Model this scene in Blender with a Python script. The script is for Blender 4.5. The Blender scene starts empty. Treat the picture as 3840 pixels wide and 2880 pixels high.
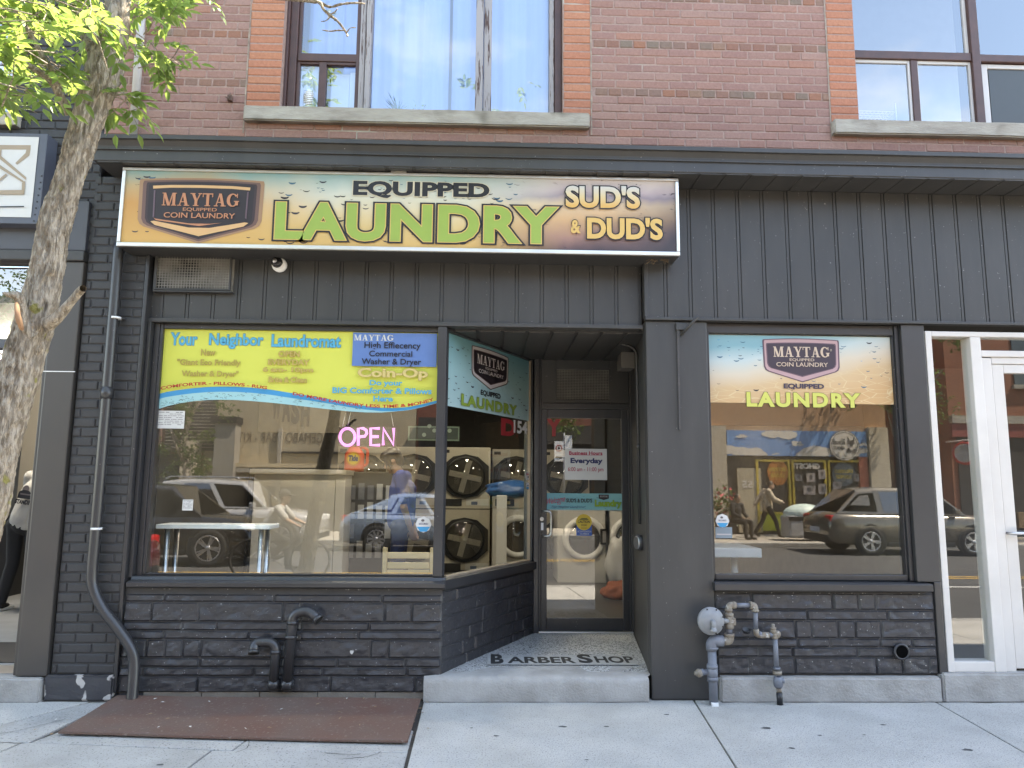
import bpy, bmesh, math, random
from math import sin, cos, pi, radians, sqrt, atan2, hypot
from mathutils import Vector, Matrix, noise as mnoise
random.seed(7)
SC = bpy.context.scene
COL = SC.collection
V = Vector

# ------------------------------------------------------------------ camera
FPX = 2750.0                       # focal length in pixels of the 3840 px wide photograph
CAM = V((0, -5.65, 1.565))
PIT, YAW, ROL = radians(7.85), radians(1.64), .0085
_fh = V((sin(YAW), cos(YAW), 0)); _r0 = V((cos(YAW), -sin(YAW), 0))
FWD = cos(PIT)*_fh + V((0, 0, sin(PIT)))
_u0 = -sin(PIT)*_fh + V((0, 0, cos(PIT)))
RGT = cos(ROL)*_r0 + sin(ROL)*_u0
UPV = cos(ROL)*_u0 - sin(ROL)*_r0
cd = bpy.data.cameras.new('camera'); cam = bpy.data.objects.new('camera', cd); COL.objects.link(cam)
cd.sensor_width = 36; cd.lens = 36*FPX/3840; cd.clip_end = 500; cd.clip_start = .05
m = Matrix.Identity(4)
for i in range(3):
    m[i][0] = RGT[i]; m[i][1] = UPV[i]; m[i][2] = -FWD[i]; m[i][3] = CAM[i]
cam.matrix_world = m
SC.camera = cam

# ------------------------------------------------------------------ light
SUN_EL, SUN_AZ = radians(60), radians(70)          # azimuth from +Y (behind the building) towards +X
w = bpy.data.worlds.new('World'); SC.world = w; w.use_nodes = True
nt = w.node_tree; nt.nodes.clear()
out = nt.nodes.new('ShaderNodeOutputWorld'); bg = nt.nodes.new('ShaderNodeBackground')
sky = nt.nodes.new('ShaderNodeTexSky'); sky.sky_type = 'NISHITA'; sky.sun_disc = False
sky.sun_elevation = SUN_EL; sky.sun_rotation = SUN_AZ
sky.air_density = 1.0; sky.dust_density = .4; sky.ozone_density = 1.3
tc = nt.nodes.new('ShaderNodeTexCoord'); ns = nt.nodes.new('ShaderNodeTexNoise')
mp = nt.nodes.new('ShaderNodeMapping'); mp.inputs['Scale'].default_value = (1, 1, 2.4)
ns.inputs['Scale'].default_value = 2.6; ns.inputs['Detail'].default_value = 7; ns.inputs['Roughness'].default_value = .6
rp = nt.nodes.new('ShaderNodeValToRGB'); rp.color_ramp.elements[0].position = .52; rp.color_ramp.elements[1].position = .86
mx = nt.nodes.new('ShaderNodeMix'); mx.data_type = 'RGBA'
nt.links.new(tc.outputs['Generated'], mp.inputs[0]); nt.links.new(mp.outputs[0], ns.inputs[0]); nt.links.new(ns.outputs[0], rp.inputs[0])
nt.links.new(rp.outputs[0], mx.inputs[0]); nt.links.new(sky.outputs[0], mx.inputs[6]); mx.inputs[7].default_value = (4.3, 4.45, 4.8, 1)
nt.links.new(mx.outputs[2], bg.inputs[0]); bg.inputs[1].default_value = .15
nt.links.new(bg.outputs[0], out.inputs[0])
sd = bpy.data.lights.new('sun', 'SUN'); sd.energy = 4.6; sd.angle = radians(.53); sd.color = (1, .985, .955)
sun = bpy.data.objects.new('sun', sd); COL.objects.link(sun)
SUNV = V((sin(SUN_AZ)*cos(SUN_EL), cos(SUN_AZ)*cos(SUN_EL), sin(SUN_EL)))
sun.rotation_euler = SUNV.to_track_quat('Z', 'Y').to_euler(); sun.location = (0, 0, 20)
SC.view_settings.view_transform = 'Standard'; SC.view_settings.look = 'None'
SC.view_settings.exposure = 2.9
SC.view_settings.use_white_balance = True; SC.view_settings.white_balance_temperature = 7900; SC.view_settings.white_balance_tint = 10; SC.view_settings.gamma = 1
SC.render.engine = 'CYCLES'
SC.cycles.max_bounces = 8; SC.cycles.diffuse_bounces = 4; SC.cycles.glossy_bounces = 4
SC.cycles.transparent_max_bounces = 16; SC.cycles.transmission_bounces = 4
SC.cycles.use_denoising = True; SC.cycles.sample_clamp_indirect = 6
SC.cycles.caustics_reflective = False; SC.cycles.caustics_refractive = False

# ------------------------------------------------------------------ measuring helpers
def ray(u, v): return RGT*((u-1920)/FPX) - UPV*((v-1440)/FPX) + FWD
def at(u, v, Y=0.0):
    d = ray(u, v); return CAM + d*((Y-CAM.y)/d.y)
def atz(u, v, Z):
    d = ray(u, v); return CAM + d*((Z-CAM.z)/d.z)
def atp(u, v, p0, n):
    d = ray(u, v); return CAM + d*((p0-CAM).dot(n)/d.dot(n))
KD = 3840/2212.0
def D(x, y, Y=0.0): return at(x*KD, y*KD, Y)
def zoomer(x0, y0, k, Y):
    def f(x, y):
        p = at(x0+x*k, y0+y*k, Y); return p.x, p.z
    return f
GLY = .12
def refl(u, v, yr):               # where something seen mirrored in the shop glass really stands, given its depth
    return at(u, v, 2*GLY-yr)

# ------------------------------------------------------------------ materials
def lin(c):
    c /= 255.0
    return c/12.92 if c <= .04045 else ((c+.055)/1.055)**2.4
KF = .60
def A(r, g, b, k=1.0): return (lin(r)*KF*k, lin(g)*KF*k, lin(b)*KF*k, 1)
MATS = {}
def newmat(name):
    mt = bpy.data.materials.new(name); mt.use_nodes = True
    n = mt.node_tree; n.nodes.clear()
    o = n.nodes.new('ShaderNodeOutputMaterial'); b = n.nodes.new('ShaderNodeBsdfPrincipled')
    n.links.new(b.outputs[0], o.inputs[0]); MATS[name] = mt
    return mt, n, b, o
def N(n, t, **kw):
    x = n.nodes.new(t)
    for k, v in kw.items(): setattr(x, k, v)
    return x
def noise_fac(n, scale, detail=6, rough=.6, lo=.35, hi=.65, vec=None, stretch=None):
    t = N(n, 'ShaderNodeTexCoord'); s = N(n, 'ShaderNodeTexNoise')
    s.inputs['Scale'].default_value = scale; s.inputs['Detail'].default_value = detail; s.inputs['Roughness'].default_value = rough
    src = t.outputs['Object']
    if stretch:
        mp = N(n, 'ShaderNodeMapping'); mp.inputs['Scale'].default_value = stretch; n.links.new(src, mp.inputs[0]); src = mp.outputs[0]
    n.links.new(src, s.inputs['Vector'])
    r = N(n, 'ShaderNodeMapRange'); r.inputs[1].default_value = lo; r.inputs[2].default_value = hi
    n.links.new(s.outputs[0], r.inputs[0])
    return r.outputs[0]
def mixc(n, f, a, b):
    x = N(n, 'ShaderNodeMix', data_type='RGBA'); n.links.new(f, x.inputs[0])
    for i, c in ((6, a), (7, b)):
        if hasattr(c, 'links'): n.links.new(c, x.inputs[i])
        else: x.inputs[i].default_value = c
    return x.outputs[2]
def mat(name, c, rough=.6, metal=0, c2=None, scale=8, bump=0, bscale=60, stretch=None, spots=None, spec=.5, lo=.35, hi=.65, coat=0, bdist=.01):
    """principled paint: two colours mixed by noise, optional bump and specks of a third colour"""
    mt, n, b, o = newmat(name)
    b.inputs['Roughness'].default_value = rough; b.inputs['Metallic'].default_value = metal
    b.inputs['Specular IOR Level'].default_value = spec
    if coat: b.inputs['Coat Weight'].default_value = coat; b.inputs['Coat Roughness'].default_value = .05
    if c2 is None: c2 = tuple(x*.86 for x in c[:3])+(1,)
    colr = mixc(n, noise_fac(n, scale, stretch=stretch, lo=lo, hi=hi), c, c2)
    if spots:
        sc, sl, sh, cs = spots
        colr = mixc(n, noise_fac(n, sc, 2, .5, sl, sh), colr, cs)
    n.links.new(colr, b.inputs['Base Color'])
    if bump:
        f = noise_fac(n, bscale, 4, .6, 0, 1, stretch=stretch)
        bp = N(n, 'ShaderNodeBump'); bp.inputs['Strength'].default_value = min(1, bump); bp.inputs['Distance'].default_value = bdist
        n.links.new(f, bp.inputs['Height']); n.links.new(bp.outputs[0], b.inputs['Normal'])
    return mt
def flatm(name, c, rough=.5, spec=.4): return mat(name, c, rough, c2=tuple(x*.95 for x in c[:3])+(1,), spec=spec)
def glow(name, c, s):
    mt, n, b, o = newmat(name); b.inputs['Base Color'].default_value = (0.2, .2, .2, 1)
    b.inputs['Emission Color'].default_value = c; b.inputs['Emission Strength'].default_value = s; return mt
def glassm(name, base=.12, tint=(.93, .96, .95, 1), rough=0.0, gain=1.0, wavy=0):
    mt, n, b, o = newmat(name); n.nodes.remove(b)
    tr = N(n, 'ShaderNodeBsdfTransparent'); tr.inputs[0].default_value = tint
    gl = N(n, 'ShaderNodeBsdfGlossy'); gl.inputs['Roughness'].default_value = rough; gl.inputs[0].default_value = (1, 1, 1, 1)
    lw = N(n, 'ShaderNodeFresnel'); lw.inputs[0].default_value = 1.5
    ad = N(n, 'ShaderNodeMath', operation='MULTIPLY_ADD'); ad.inputs[1].default_value = gain; ad.inputs[2].default_value = base
    n.links.new(lw.outputs[0], ad.inputs[0])
    gm = N(n, 'ShaderNodeNewGeometry'); iv = N(n, 'ShaderNodeMath', operation='SUBTRACT'); iv.inputs[0].default_value = 1; n.links.new(gm.outputs['Backfacing'], iv.inputs[1])
    mn = N(n, 'ShaderNodeMath', operation='MULTIPLY', use_clamp=True); n.links.new(ad.outputs[0], mn.inputs[0]); n.links.new(iv.outputs[0], mn.inputs[1])   # the outer face mirrors, the inner one lets light out
    if wavy:
        f = noise_fac(n, 1.3, 2, .4, 0, 1)
        bp = N(n, 'ShaderNodeBump'); bp.inputs['Strength'].default_value = wavy; bp.inputs['Distance'].default_value = .004
        n.links.new(f, bp.inputs['Height']); n.links.new(bp.outputs[0], gl.inputs['Normal'])
    ms = N(n, 'ShaderNodeMixShader'); n.links.new(mn.outputs[0], ms.inputs[0]); n.links.new(tr.outputs[0], ms.inputs[1]); n.links.new(gl.outputs[0], ms.inputs[2])
    n.links.new(ms.outputs[0], o.inputs[0]); return mt
def islandmat(name, cols, rough=.85, bump=.35, bscale=70, stain=None, spec=.3):
    """each brick its own tint, by mesh island"""
    mt, n, b, o = newmat(name); b.inputs['Roughness'].default_value = rough; b.inputs['Specular IOR Level'].default_value = spec
    g = N(n, 'ShaderNodeNewGeometry'); r = N(n, 'ShaderNodeValToRGB'); cr = r.color_ramp; cr.interpolation = 'LINEAR'
    while len(cr.elements) < len(cols): cr.elements.new(.5)
    for i, c in enumerate(cols): cr.elements[i].position = i/(len(cols)-1); cr.elements[i].color = c
    n.links.new(g.outputs['Random Per Island'], r.inputs[0])
    f = noise_fac(n, 38, 6, .7, .3, .75)
    dk = N(n, 'ShaderNodeMix', data_type='RGBA', blend_type='MULTIPLY'); n.links.new(f, dk.inputs[0]); n.links.new(r.outputs[0], dk.inputs[6]); dk.inputs[7].default_value = (.72, .70, .70, 1)
    c = dk.outputs[2]
    if stain: c = mixc(n, noise_fac(n, stain[0], 5, .65, stain[1], stain[2]), c, stain[3])
    n.links.new(c, b.inputs['Base Color'])
    bp = N(n, 'ShaderNodeBump'); bp.inputs['Strength'].default_value = bump; bp.inputs['Distance'].default_value = .008
    n.links.new(noise_fac(n, bscale, 5, .65, 0, 1), bp.inputs['Height']); n.links.new(bp.outputs[0], b.inputs['Normal'])
    return mt

M = {}
DUST = (.24, .23, .22, 1)
M['black'] = mat('black_paint', (.040, .0385, .038, 1), .5, c2=(.030, .0295, .0295, 1), scale=5, stretch=(1, 1, .22), bump=.07, bscale=30, spots=(55, .735, .76, DUST))
M['black_gloss'] = mat('black_satin', (.031, .031, .033, 1), .33, c2=(.026, .026, .029, 1), scale=5, bump=.05, bscale=50, spots=(60, .74, .765, DUST))
M['blackbrick'] = islandmat('black_painted_brick', [(.035, .035, .038, 1), (.042, .042, .044, 1), (.038, .038, .041, 1)], .55, .25, 55, (50, .70, .73, DUST), .4)
M['blackstone'] = mat('black_painted_stone', (.031, .031, .035, 1), .42, c2=(.025, .025, .029, 1), scale=6, bump=.22, bscale=46, spots=(75, .715, .735, (.4, .4, .4, 1)))
M['brick'] = islandmat('brown_brick', [A(190, 146, 132), A(198, 155, 141), A(193, 150, 138), A(185, 144, 133), A(202, 162, 147), A(196, 157, 145), A(204, 152, 132)], .85, .35, 60, (3.2, .62, .85, A(125, 92, 82)))
M['tanbrick'] = islandmat('header_brick', [A(182, 146, 124), A(170, 136, 122), A(160, 142, 126), A(178, 138, 120), A(170, 128, 114), A(192, 138, 112)], .85, .45, 60)
M['orangebrick'] = islandmat('orange_brick', [A(224, 152, 118), A(230, 162, 128), A(216, 146, 116), A(228, 156, 124)], .8, .5, 55, (6, .66, .76, A(120, 72, 52)))
M['mortar'] = mat('mortar', A(206, 176, 164), .95, c2=A(182, 150, 138), scale=30, bump=.5, bscale=120, spots=(2.2, .63, .7, A(215, 205, 190)))
M['mortar_black'] = mat('mortar_black', (.034, .034, .037, 1), .6, bump=.3)
M['limestone'] = mat('limestone', A(214, 206, 190), .9, c2=A(184, 174, 160), scale=9, bump=.4, bscale=90, stretch=(.35, 1, 1.6), spots=(4, .6, .8, A(120, 112, 96)))
M['concrete'] = mat('concrete', (.30, .295, .28, 1), .93, c2=(.24, .232, .215, 1), scale=7, bump=.5, bscale=110, spots=(90, .66, .72, (.15, .14, .13, 1)))
M['concrete_old'] = mat('old_concrete', (.34, .33, .315, 1), .95, c2=(.25, .24, .225, 1), scale=5, bump=.7, bscale=60, spots=(40, .66, .74, (.34, .32, .29, 1)))
M['rust'] = mat('rusty_steel', (.135, .066, .048, 1), .75, c2=(.125, .092, .076, 1), scale=1.7, bump=.4, bscale=70, spots=(42, .62, .72, (.20, .15, .125, 1)), spec=.3, lo=.3, hi=.7)
M['terrazzo'] = mat('terrazzo', (.36, .36, .35, 1), .7, c2=(.43, .43, .42, 1), scale=12, bump=.15, spots=(75, .53, .58, (.09, .09, .09, 1)))
M['white_frame'] = mat('white_frame', (.56, .53, .50, 1), .45, c2=(.50, .47, .44, 1), scale=2)
M['brown_frame'] = mat('brown_frame', A(104, 72, 64), .5, c2=A(90, 62, 56), scale=10, bump=.1)
M['peeling'] = mat('peeling_paint', A(196, 190, 190), .85, c2=A(104, 80, 74), scale=6, stretch=(9, 9, .7), lo=.55, hi=.60, bump=.6, bscale=40)
M['curtain'] = mat('curtain', (.38, .46, .66, 1), .9, c2=(.34, .42, .62, 1), scale=3, stretch=(6, 6, .3))  # the blue of the reflected sky is put into the cloth colour
M['alu'] = mat('brushed_aluminium', (.62, .60, .56, 1), .33, metal=.85, c2=(.54, .52, .49, 1), scale=20, stretch=(.2, 1, 1))
M['steel'] = mat('steel', (.50, .50, .51, 1), .3, metal=.9)
M['galv'] = mat('gas_grey_paint', (.15, .16, .185, 1), .5, c2=(.115, .125, .15, 1), scale=14, bump=.2, spec=.5)
M['fitting'] = mat('weathered_fitting', (.24, .215, .175, 1), .7, c2=(.15, .115, .085, 1), scale=25, bump=.5, spots=(30, .62, .68, (.34, .33, .31, 1)))
M['greyplastic'] = mat('meter_grey', (.205, .21, .215, 1), .5, c2=(.175, .18, .19, 1), scale=10)
M['dark'] = flatm('dark_plastic', (.018, .018, .02, 1), .4)
M['white'] = flatm('white_paint', (.74, .74, .73, 1), .5)
M['paper'] = flatm('paper', (.68, .68, .68, 1), .8)
M['asphalt'] = mat('asphalt', (.062, .060, .058, 1), .93, c2=(.048, .047, .046, 1), scale=.8, bump=.5, bscale=150, spots=(150, .6, .68, (.11, .11, .105, 1)))
M['roadline'] = mat('yellow_line', (.55, .33, .06, 1), .8, c2=(.40, .25, .06, 1), scale=20)
M['roadwhite'] = mat('white_line', (.6, .6, .58, 1), .8, c2=(.4, .4, .39, 1), scale=20)
M['glass'] = glassm('shop_glass', .085, (.97, .985, .975, 1), wavy=.05)
M['glass_dim'] = glassm('side_glass', .02)
M['glass_up'] = glassm('upper_glass', .17, (.88, .93, .99, 1), wavy=.08)
M['bark'] = None

# ------------------------------------------------------------------ mesh builder
class MB:
    def __init__(s): s.v = []; s.f = []; s.mi = []; s.mats = []; s.smooth = []
    def slot(s, m):
        if m not in s.mats: s.mats.append(m)
        return s.mats.index(m)
    def add(s, vs, fs, m, smooth=False):
        o = len(s.v); s.v += [tuple(p) for p in vs]; k = s.slot(m)
        for f in fs: s.f.append(tuple(i+o for i in f)); s.mi.append(k); s.smooth.append(smooth)
    def box(s, x0, x1, y0, y1, z0, z1, m, T=None):
        vs = [V((x, y, z)) for z in (z0, z1) for y in (y0, y1) for x in (x0, x1)]
        if T: vs = [T @ p for p in vs]
        s.add(vs, [(0, 2, 3, 1), (4, 5, 7, 6), (0, 1, 5, 4), (2, 6, 7, 3), (0, 4, 6, 2), (1, 3, 7, 5)], m)
    def cbox(s, x0, x1, y0, y1, z0, z1, m, c=.01, T=None):
        """box with chamfered edges"""
        c = min(c, (x1-x0)/2.01, (y1-y0)/2.01, (z1-z0)/2.01)
        bm = bmesh.new(); bmesh.ops.create_cube(bm, size=1)
        for v in bm.verts: v.co = V((x0 if v.co.x < 0 else x1, y0 if v.co.y < 0 else y1, z0 if v.co.z < 0 else z1))
        bmesh.ops.bevel(bm, geom=bm.edges[:], offset=c, segments=2, profile=.6, affect='EDGES')
        s.addbm(bm, m, T)
    def addbm(s, bm, m, T=None, smooth=False):
        bm.verts.index_update()
        vs = [(T @ v.co) if T else v.co.copy() for v in bm.verts]
        s.add(vs, [[v.index for v in f.verts] for f in bm.faces], m, smooth); bm.free()
    def prism(s, pts, ax, a0, a1, m):
        """extrude a closed 2D outline along an axis; pts are the two other coordinates in xyz order"""
        n = len(pts)
        def mk(p, a): return (a, p[0], p[1]) if ax == 0 else (p[0], a, p[1]) if ax == 1 else (p[0], p[1], a)
        vs = [mk(p, a0) for p in pts]+[mk(p, a1) for p in pts]
        fs = [tuple(range(n)), tuple(range(2*n-1, n-1, -1))]+[(i, i+n, (i+1) % n+n, (i+1) % n) for i in range(n)]
        s.add(vs, fs, m)
    def tube(s, path, r, m, seg=14, cap=True, smooth=True):
        path = [V(p) for p in path]; n = len(path)
        rs = r if isinstance(r, (list, tuple)) else [r]*n
        vs = []; fs = []
        t = (path[1]-path[0]).normalized(); up = V((0, 0, 1)) if abs(t.z) < .9 else V((1, 0, 0))
        nx = t.cross(up).normalized()
        for i, p in enumerate(path):
            t = (path[min(i+1, n-1)]-path[max(i-1, 0)]).normalized()
            nx = (nx - t*nx.dot(t)).normalized(); ny = t.cross(nx)
            for k in range(seg):
                a = 2*pi*k/seg; vs.append(p+(nx*cos(a)+ny*sin(a))*rs[i])
        for i in range(n-1):
            for k in range(seg):
                fs.append((i*seg+k, i*seg+(k+1) % seg, (i+1)*seg+(k+1) % seg, (i+1)*seg+k))
        s.add(vs, fs, m, smooth)
        if cap:
            o = len(s.v)-len(vs); k = s.slot(m)
            s.f.append(tuple(o+i for i in range(seg))[::-1]); s.mi.append(k); s.smooth.append(False)
            s.f.append(tuple(o+(n-1)*seg+i for i in range(seg))); s.mi.append(k); s.smooth.append(False)
    def lathe(s, prof, T, m, seg=28, smooth=True, cap=True):
        """prof: (radius, height) pairs round the local z axis, placed by T"""
        vs = []; fs = []; n = len(prof)
        for (r, h) in prof:
            for k in range(seg): a = 2*pi*k/seg; vs.append(T @ V((r*cos(a), r*sin(a), h)))
        for i in range(n-1):
            for k in range(seg): fs.append((i*seg+k, i*seg+(k+1) % seg, (i+1)*seg+(k+1) % seg, (i+1)*seg+k))
        s.add(vs, fs, m, smooth)
        if not cap: return
        o = len(s.v)-len(vs); k = s.slot(m)
        s.f.append(tuple(o+i for i in range(seg))[::-1]); s.mi.append(k); s.smooth.append(False)
        s.f.append(tuple(o+(n-1)*seg+i for i in range(seg))); s.mi.append(k); s.smooth.append(False)
    def build(s, name, parent=None, fix=True):
        me = bpy.data.meshes.new(name); me.from_pydata(s.v, [], s.f)
        for mt in s.mats: me.materials.append(mt)
        me.polygons.foreach_set('material_index', s.mi); me.polygons.foreach_set('use_smooth', s.smooth)
        me.update()
        if fix:
            bm = bmesh.new(); bm.from_mesh(me); bmesh.ops.recalc_face_normals(bm, faces=bm.faces[:]); bm.to_mesh(me); bm.free()
        o = bpy.data.objects.new(name, me); COL.objects.link(o)
        if parent: o.parent = parent
        return o
def Tm(loc, zdir=(0, 0, 1), spin=0):
    q = V(zdir).to_track_quat('Z', 'Y').to_matrix().to_4x4()
    return Matrix.Translation(V(loc)) @ q @ Matrix.Rotation(spin, 4, 'Z')
def tag(o, label=None, cat=None, group=None, kind=None):
    if label: o['label'] = label
    if cat: o['category'] = cat
    if group: o['group'] = group
    if kind: o['kind'] = kind
    return o
def thing(name, label, cat, loc=(0, 0, 0), rz=0, group=None):
    o = bpy.data.objects.new(name, None); COL.objects.link(o); o.location = loc; o.rotation_euler = (0, 0, rz); o.empty_display_size = .1
    return tag(o, label, cat, group)
def dup(root, loc=None, rz=None, label=None, group=None):
    r = root.copy(); COL.objects.link(r)
    if loc is not None: r.location = loc
    if rz is not None: r.rotation_euler = (0, 0, rz)
    if label: r['label'] = label
    if group: r['group'] = group
    for ch in list(root.children):
        c = ch.copy(); COL.objects.link(c); c.parent = r
        for g in list(ch.children):
            d = g.copy(); COL.objects.link(d); d.parent = c
    return r
def rect_tube(mb, pts, r, mt, bend=.06, seg=12):
    """a pipe run with rounded corners"""
    pts = [V(p) for p in pts]; path = [pts[0]]
    for i in range(1, len(pts)-1):
        a, b, c = pts[i-1], pts[i], pts[i+1]
        d1 = (a-b).normalized(); d2 = (c-b).normalized(); bb = min(bend, (a-b).length*.49, (c-b).length*.49)
        p1 = b+d1*bb; p2 = b+d2*bb
        for k in range(7):
            t = k/6; path.append((1-t)**2*p1+2*t*(1-t)*b+t*t*p2)
    path.append(pts[-1]); mb.tube(path, r, mt, seg)

# ------------------------------------------------------------------ lettering
_tc = {}
def textmesh(s, off=0.0, shear=0.0, space=1.0):
    k = (s, off, shear, space)
    if k in _tc: return _tc[k]
    cu = bpy.data.curves.new('lettering', 'FONT'); cu.body = s; cu.size = 1; cu.offset = off; cu.shear = shear; cu.space_character = space
    cu.resolution_u = 4; cu.fill_mode = 'FRONT'; cu.extrude = 0
    o = bpy.data.objects.new('lettering', cu)
    me = o.to_mesh()
    vs = [(v.co.x, v.co.y) for v in me.vertices]; fs = [tuple(p.vertices) for p in me.polygons]
    o.to_mesh_clear(); bpy.data.objects.remove(o); bpy.data.curves.remove(cu)
    _tc[k] = (vs, fs); return _tc[k]
def bbox(vs):
    xs = [p[0] for p in vs]; ys = [p[1] for p in vs]; return min(xs), max(xs), min(ys), max(ys)
def _ln(x0, y0, x1, y1, w0, w1=None):   # slanted stroke of horizontal width w
    w1 = w1 or w0
    return [(x0, y0), (x0+w0, y0), (x1+w1, y1), (x1, y1)]
def serif_letters(word):
    S = .07; T = .24; t = .10; polys = []; x = 0
    def rect(a, b, c, d): return [(a, c), (b, c), (b, d), (a, d)]
    for ch in word:
        P = []
        if ch == 'M':
            P = [rect(.10, .10+t, 0, 1), _ln(.06, 1, .46, .0, T), _ln(.56, .0, .84, 1, t, t), rect(.88, .88+T, 0, 1), rect(0, .32, 0, S), rect(.78, 1.22, 0, S), rect(0, .3, 1-S, 1), rect(.86, 1.22, 1-S, 1)]; wd = 1.26
        elif ch == 'A':
            P = [_ln(.12, 0, .42, 1, t), _ln(.66, 0, .38, 1, T, T), rect(.28, .72, .28, .28+S), rect(0, .34, 0, S), rect(.56, 1.02, 0, S)]; wd = 1.02
        elif ch == 'Y':
            P = [rect(.38, .38+T, 0, .48), _ln(.38, .42, .10, 1, T), _ln(.52, .42, .80, 1, t), rect(.26, .74, 0, S), rect(0, .42, 1-S, 1), rect(.68, 1.0, 1-S, 1)]; wd = .98
        elif ch == 'T':
            P = [rect(.34, .34+T, 0, 1), rect(.22, .70, 0, S), rect(.02, .90, 1-S-.02, 1), rect(.02, .09, .70, 1), rect(.83, .90, .70, 1)]; wd = .96
        elif ch == 'G':
            o = []; i = []
            for k in range(19):
                a = radians(40+k*280/18)
                o.append((.5+.5*cos(a), .5+.52*sin(a))); i.append((.54+.26*cos(a), .5+.43*sin(a)))
            for k in range(18): P.append([o[k], o[k+1], i[k+1], i[k]])
            P += [rect(.72, .98, .10, .44), rect(.62, 1.06, .44-S, .44), rect(.86, .94, .68, 1.0)]; wd = 1.1
        for p in P: polys.append([(q[0]+x, q[1]) for q in p])
        x += wd+.05
    vs = []; fs = []
    for p in polys:
        o = len(vs); vs += p; fs.append(tuple(range(o, o+len(p))))
    return vs, fs
class Art:
    """flat artwork laid on a real surface: s,t metres along ex,ez; layers stand 0.7 mm apart"""
    def __init__(a, o, ex, ez, n, lift=.0007):
        a.o = V(o); a.ex = V(ex); a.ez = V(ez); a.n = V(n); a.mb = MB(); a.k = 0; a.lift = lift
    def p(a, s, t, k=None): return a.o+a.ex*s+a.ez*t+a.n*((a.k if k is None else k)*a.lift)
    def poly(a, pts, m, step=1):
        a.k += step; a.mb.add([a.p(*q) for q in pts], [tuple(range(len(pts)))], m)
    def rect(a, s0, s1, t0, t1, m, step=1): a.poly([(s0, t0), (s1, t0), (s1, t1), (s0, t1)], m, step)
    def strip(a, top, bot, m, step=1):
        a.k += step; n = len(top)
        a.mb.add([a.p(*q) for q in top]+[a.p(*q) for q in bot], [(i, i+1, n+i+1, n+i) for i in range(n-1)], m)
    def disc(a, s, t, rs, rt, m, n=32, step=1): a.poly([(s+rs*cos(2*pi*i/n), t+rt*sin(2*pi*i/n)) for i in range(n)], m, step)
    def ring(a, s, t, r0, r1, m, n=40, step=1, asp=1.0):
        a.k += step; vs = []
        for r in (r0, r1): vs += [a.p(s+r*cos(2*pi*i/n), t+r*asp*sin(2*pi*i/n)) for i in range(n)]
        a.mb.add(vs, [(i, (i+1) % n, n+(i+1) % n, n+i) for i in range(n)], m)
    def mesh2(a, vs, fs, m):
        a.k += 1; a.mb.add([a.p(*q) for q in vs], fs, m)
    def text(a, s, box, layers, shear=0.0, space=1.0, warp=None, slope=0.0):
        """box (s0,s1,t0,t1) is filled by the last layer's letters; layers are (offset, material), bottom first"""
        x0, x1, y0, y1 = bbox(textmesh(s, layers[-1][0], shear, space)[0])
        kx = (box[1]-box[0])/(x1-x0); ky = (box[3]-box[2])/(y1-y0)
        for off, m in layers:
            vs, fs = textmesh(s, off, shear, space)
            q = [(box[0]+(x-x0)*kx, box[2]+(y-y0)*ky) for x, y in vs]
            if slope: q = [(x, y+(x-(box[0]+box[1])/2)*slope) for x, y in q]
            if warp: q = [warp(x, y) for x, y in q]
            a.mesh2(q, fs, m)
    def serif(a, word, box, m, warp=None):
        vs, fs = serif_letters(word); x0, x1, y0, y1 = bbox(vs)
        q = [(box[0]+(x-x0)/(x1-x0)*(box[1]-box[0]), box[2]+(y-y0)/(y1-y0)*(box[3]-box[2])) for x, y in vs]
        if warp: q = [warp(x, y) for x, y in q]
        a.k += 1
        for f in fs:                       # strokes overlap: give each its own hair of height
            a.k += .12; a.mb.add([a.p(*q[i]) for i in f], [tuple(range(len(f)))], m)
    def onpath(a, s, path, h, m, off=.02, dz=0):
        """letters of cap height h along a polyline"""
        vs, fs = textmesh(s, off); x0, x1, y0, y1 = bbox(vs)
        L = [0]
        for i in range(len(path)-1): L.append(L[-1]+hypot(path[i+1][0]-path[i][0], path[i+1][1]-path[i][1]))
        q = []
        for x, y in vs:
            d = (x-x0)/(x1-x0)*L[-1]; i = 0
            while i < len(path)-2 and L[i+1] < d: i += 1
            t = (d-L[i])/(L[i+1]-L[i]); px = path[i][0]+(path[i+1][0]-path[i][0])*t; pz = path[i][1]+(path[i+1][1]-path[i][1])*t
            dx = path[i+1][0]-path[i][0]; dy = path[i+1][1]-path[i][1]; l = hypot(dx, dy)
            yy = (y-y0)/(y1-y0)*h+dz; q.append((px-dy/l*yy, pz+dx/l*yy))
        a.mesh2(q, fs, m)
    def drops(a, n, box, size, m, m2=None, seed=1, step=1):
        rg = random.Random(seed); a.k += step
        for _ in range(n):
            cx = rg.uniform(box[0], box[1]); cy = rg.uniform(box[2], box[3]); r = size*rg.choice((.4, .5, .6, .8, 1, 1.3)); th = rg.uniform(.28, .6)
            pts = []
            for k in range(9): t = pi*(1.14+.72*k/8); pts.append((cx+r*cos(t), cy+.80*r*sin(t)))
            for k in range(7, 0, -1): t = pi*(1.14+.72*k/8); pts.append((cx+r*cos(t), cy+.80*r*(1-th)*sin(t)))
            a.mb.add([a.p(*q) for q in pts], [tuple(range(len(pts)))], m if (m2 is None or rg.random() < .6) else m2)
    def build(a, name, parent=None): return a.mb.build(name, parent, fix=False)
def ypl(Y): return Art((0, Y, 0), (1, 0, 0), (0, 0, 1), (0, -1, 0))
def tb(f, x0, y0, x1, y1):
    """text box in a zoom window -> (s0,s1,t0,t1) on its plane"""
    xc, yc = (x0+x1)/2, (y0+y1)/2
    return f(x0, yc)[0], f(x1, yc)[0], f(xc, y1)[1], f(xc, y0)[1]

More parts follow.
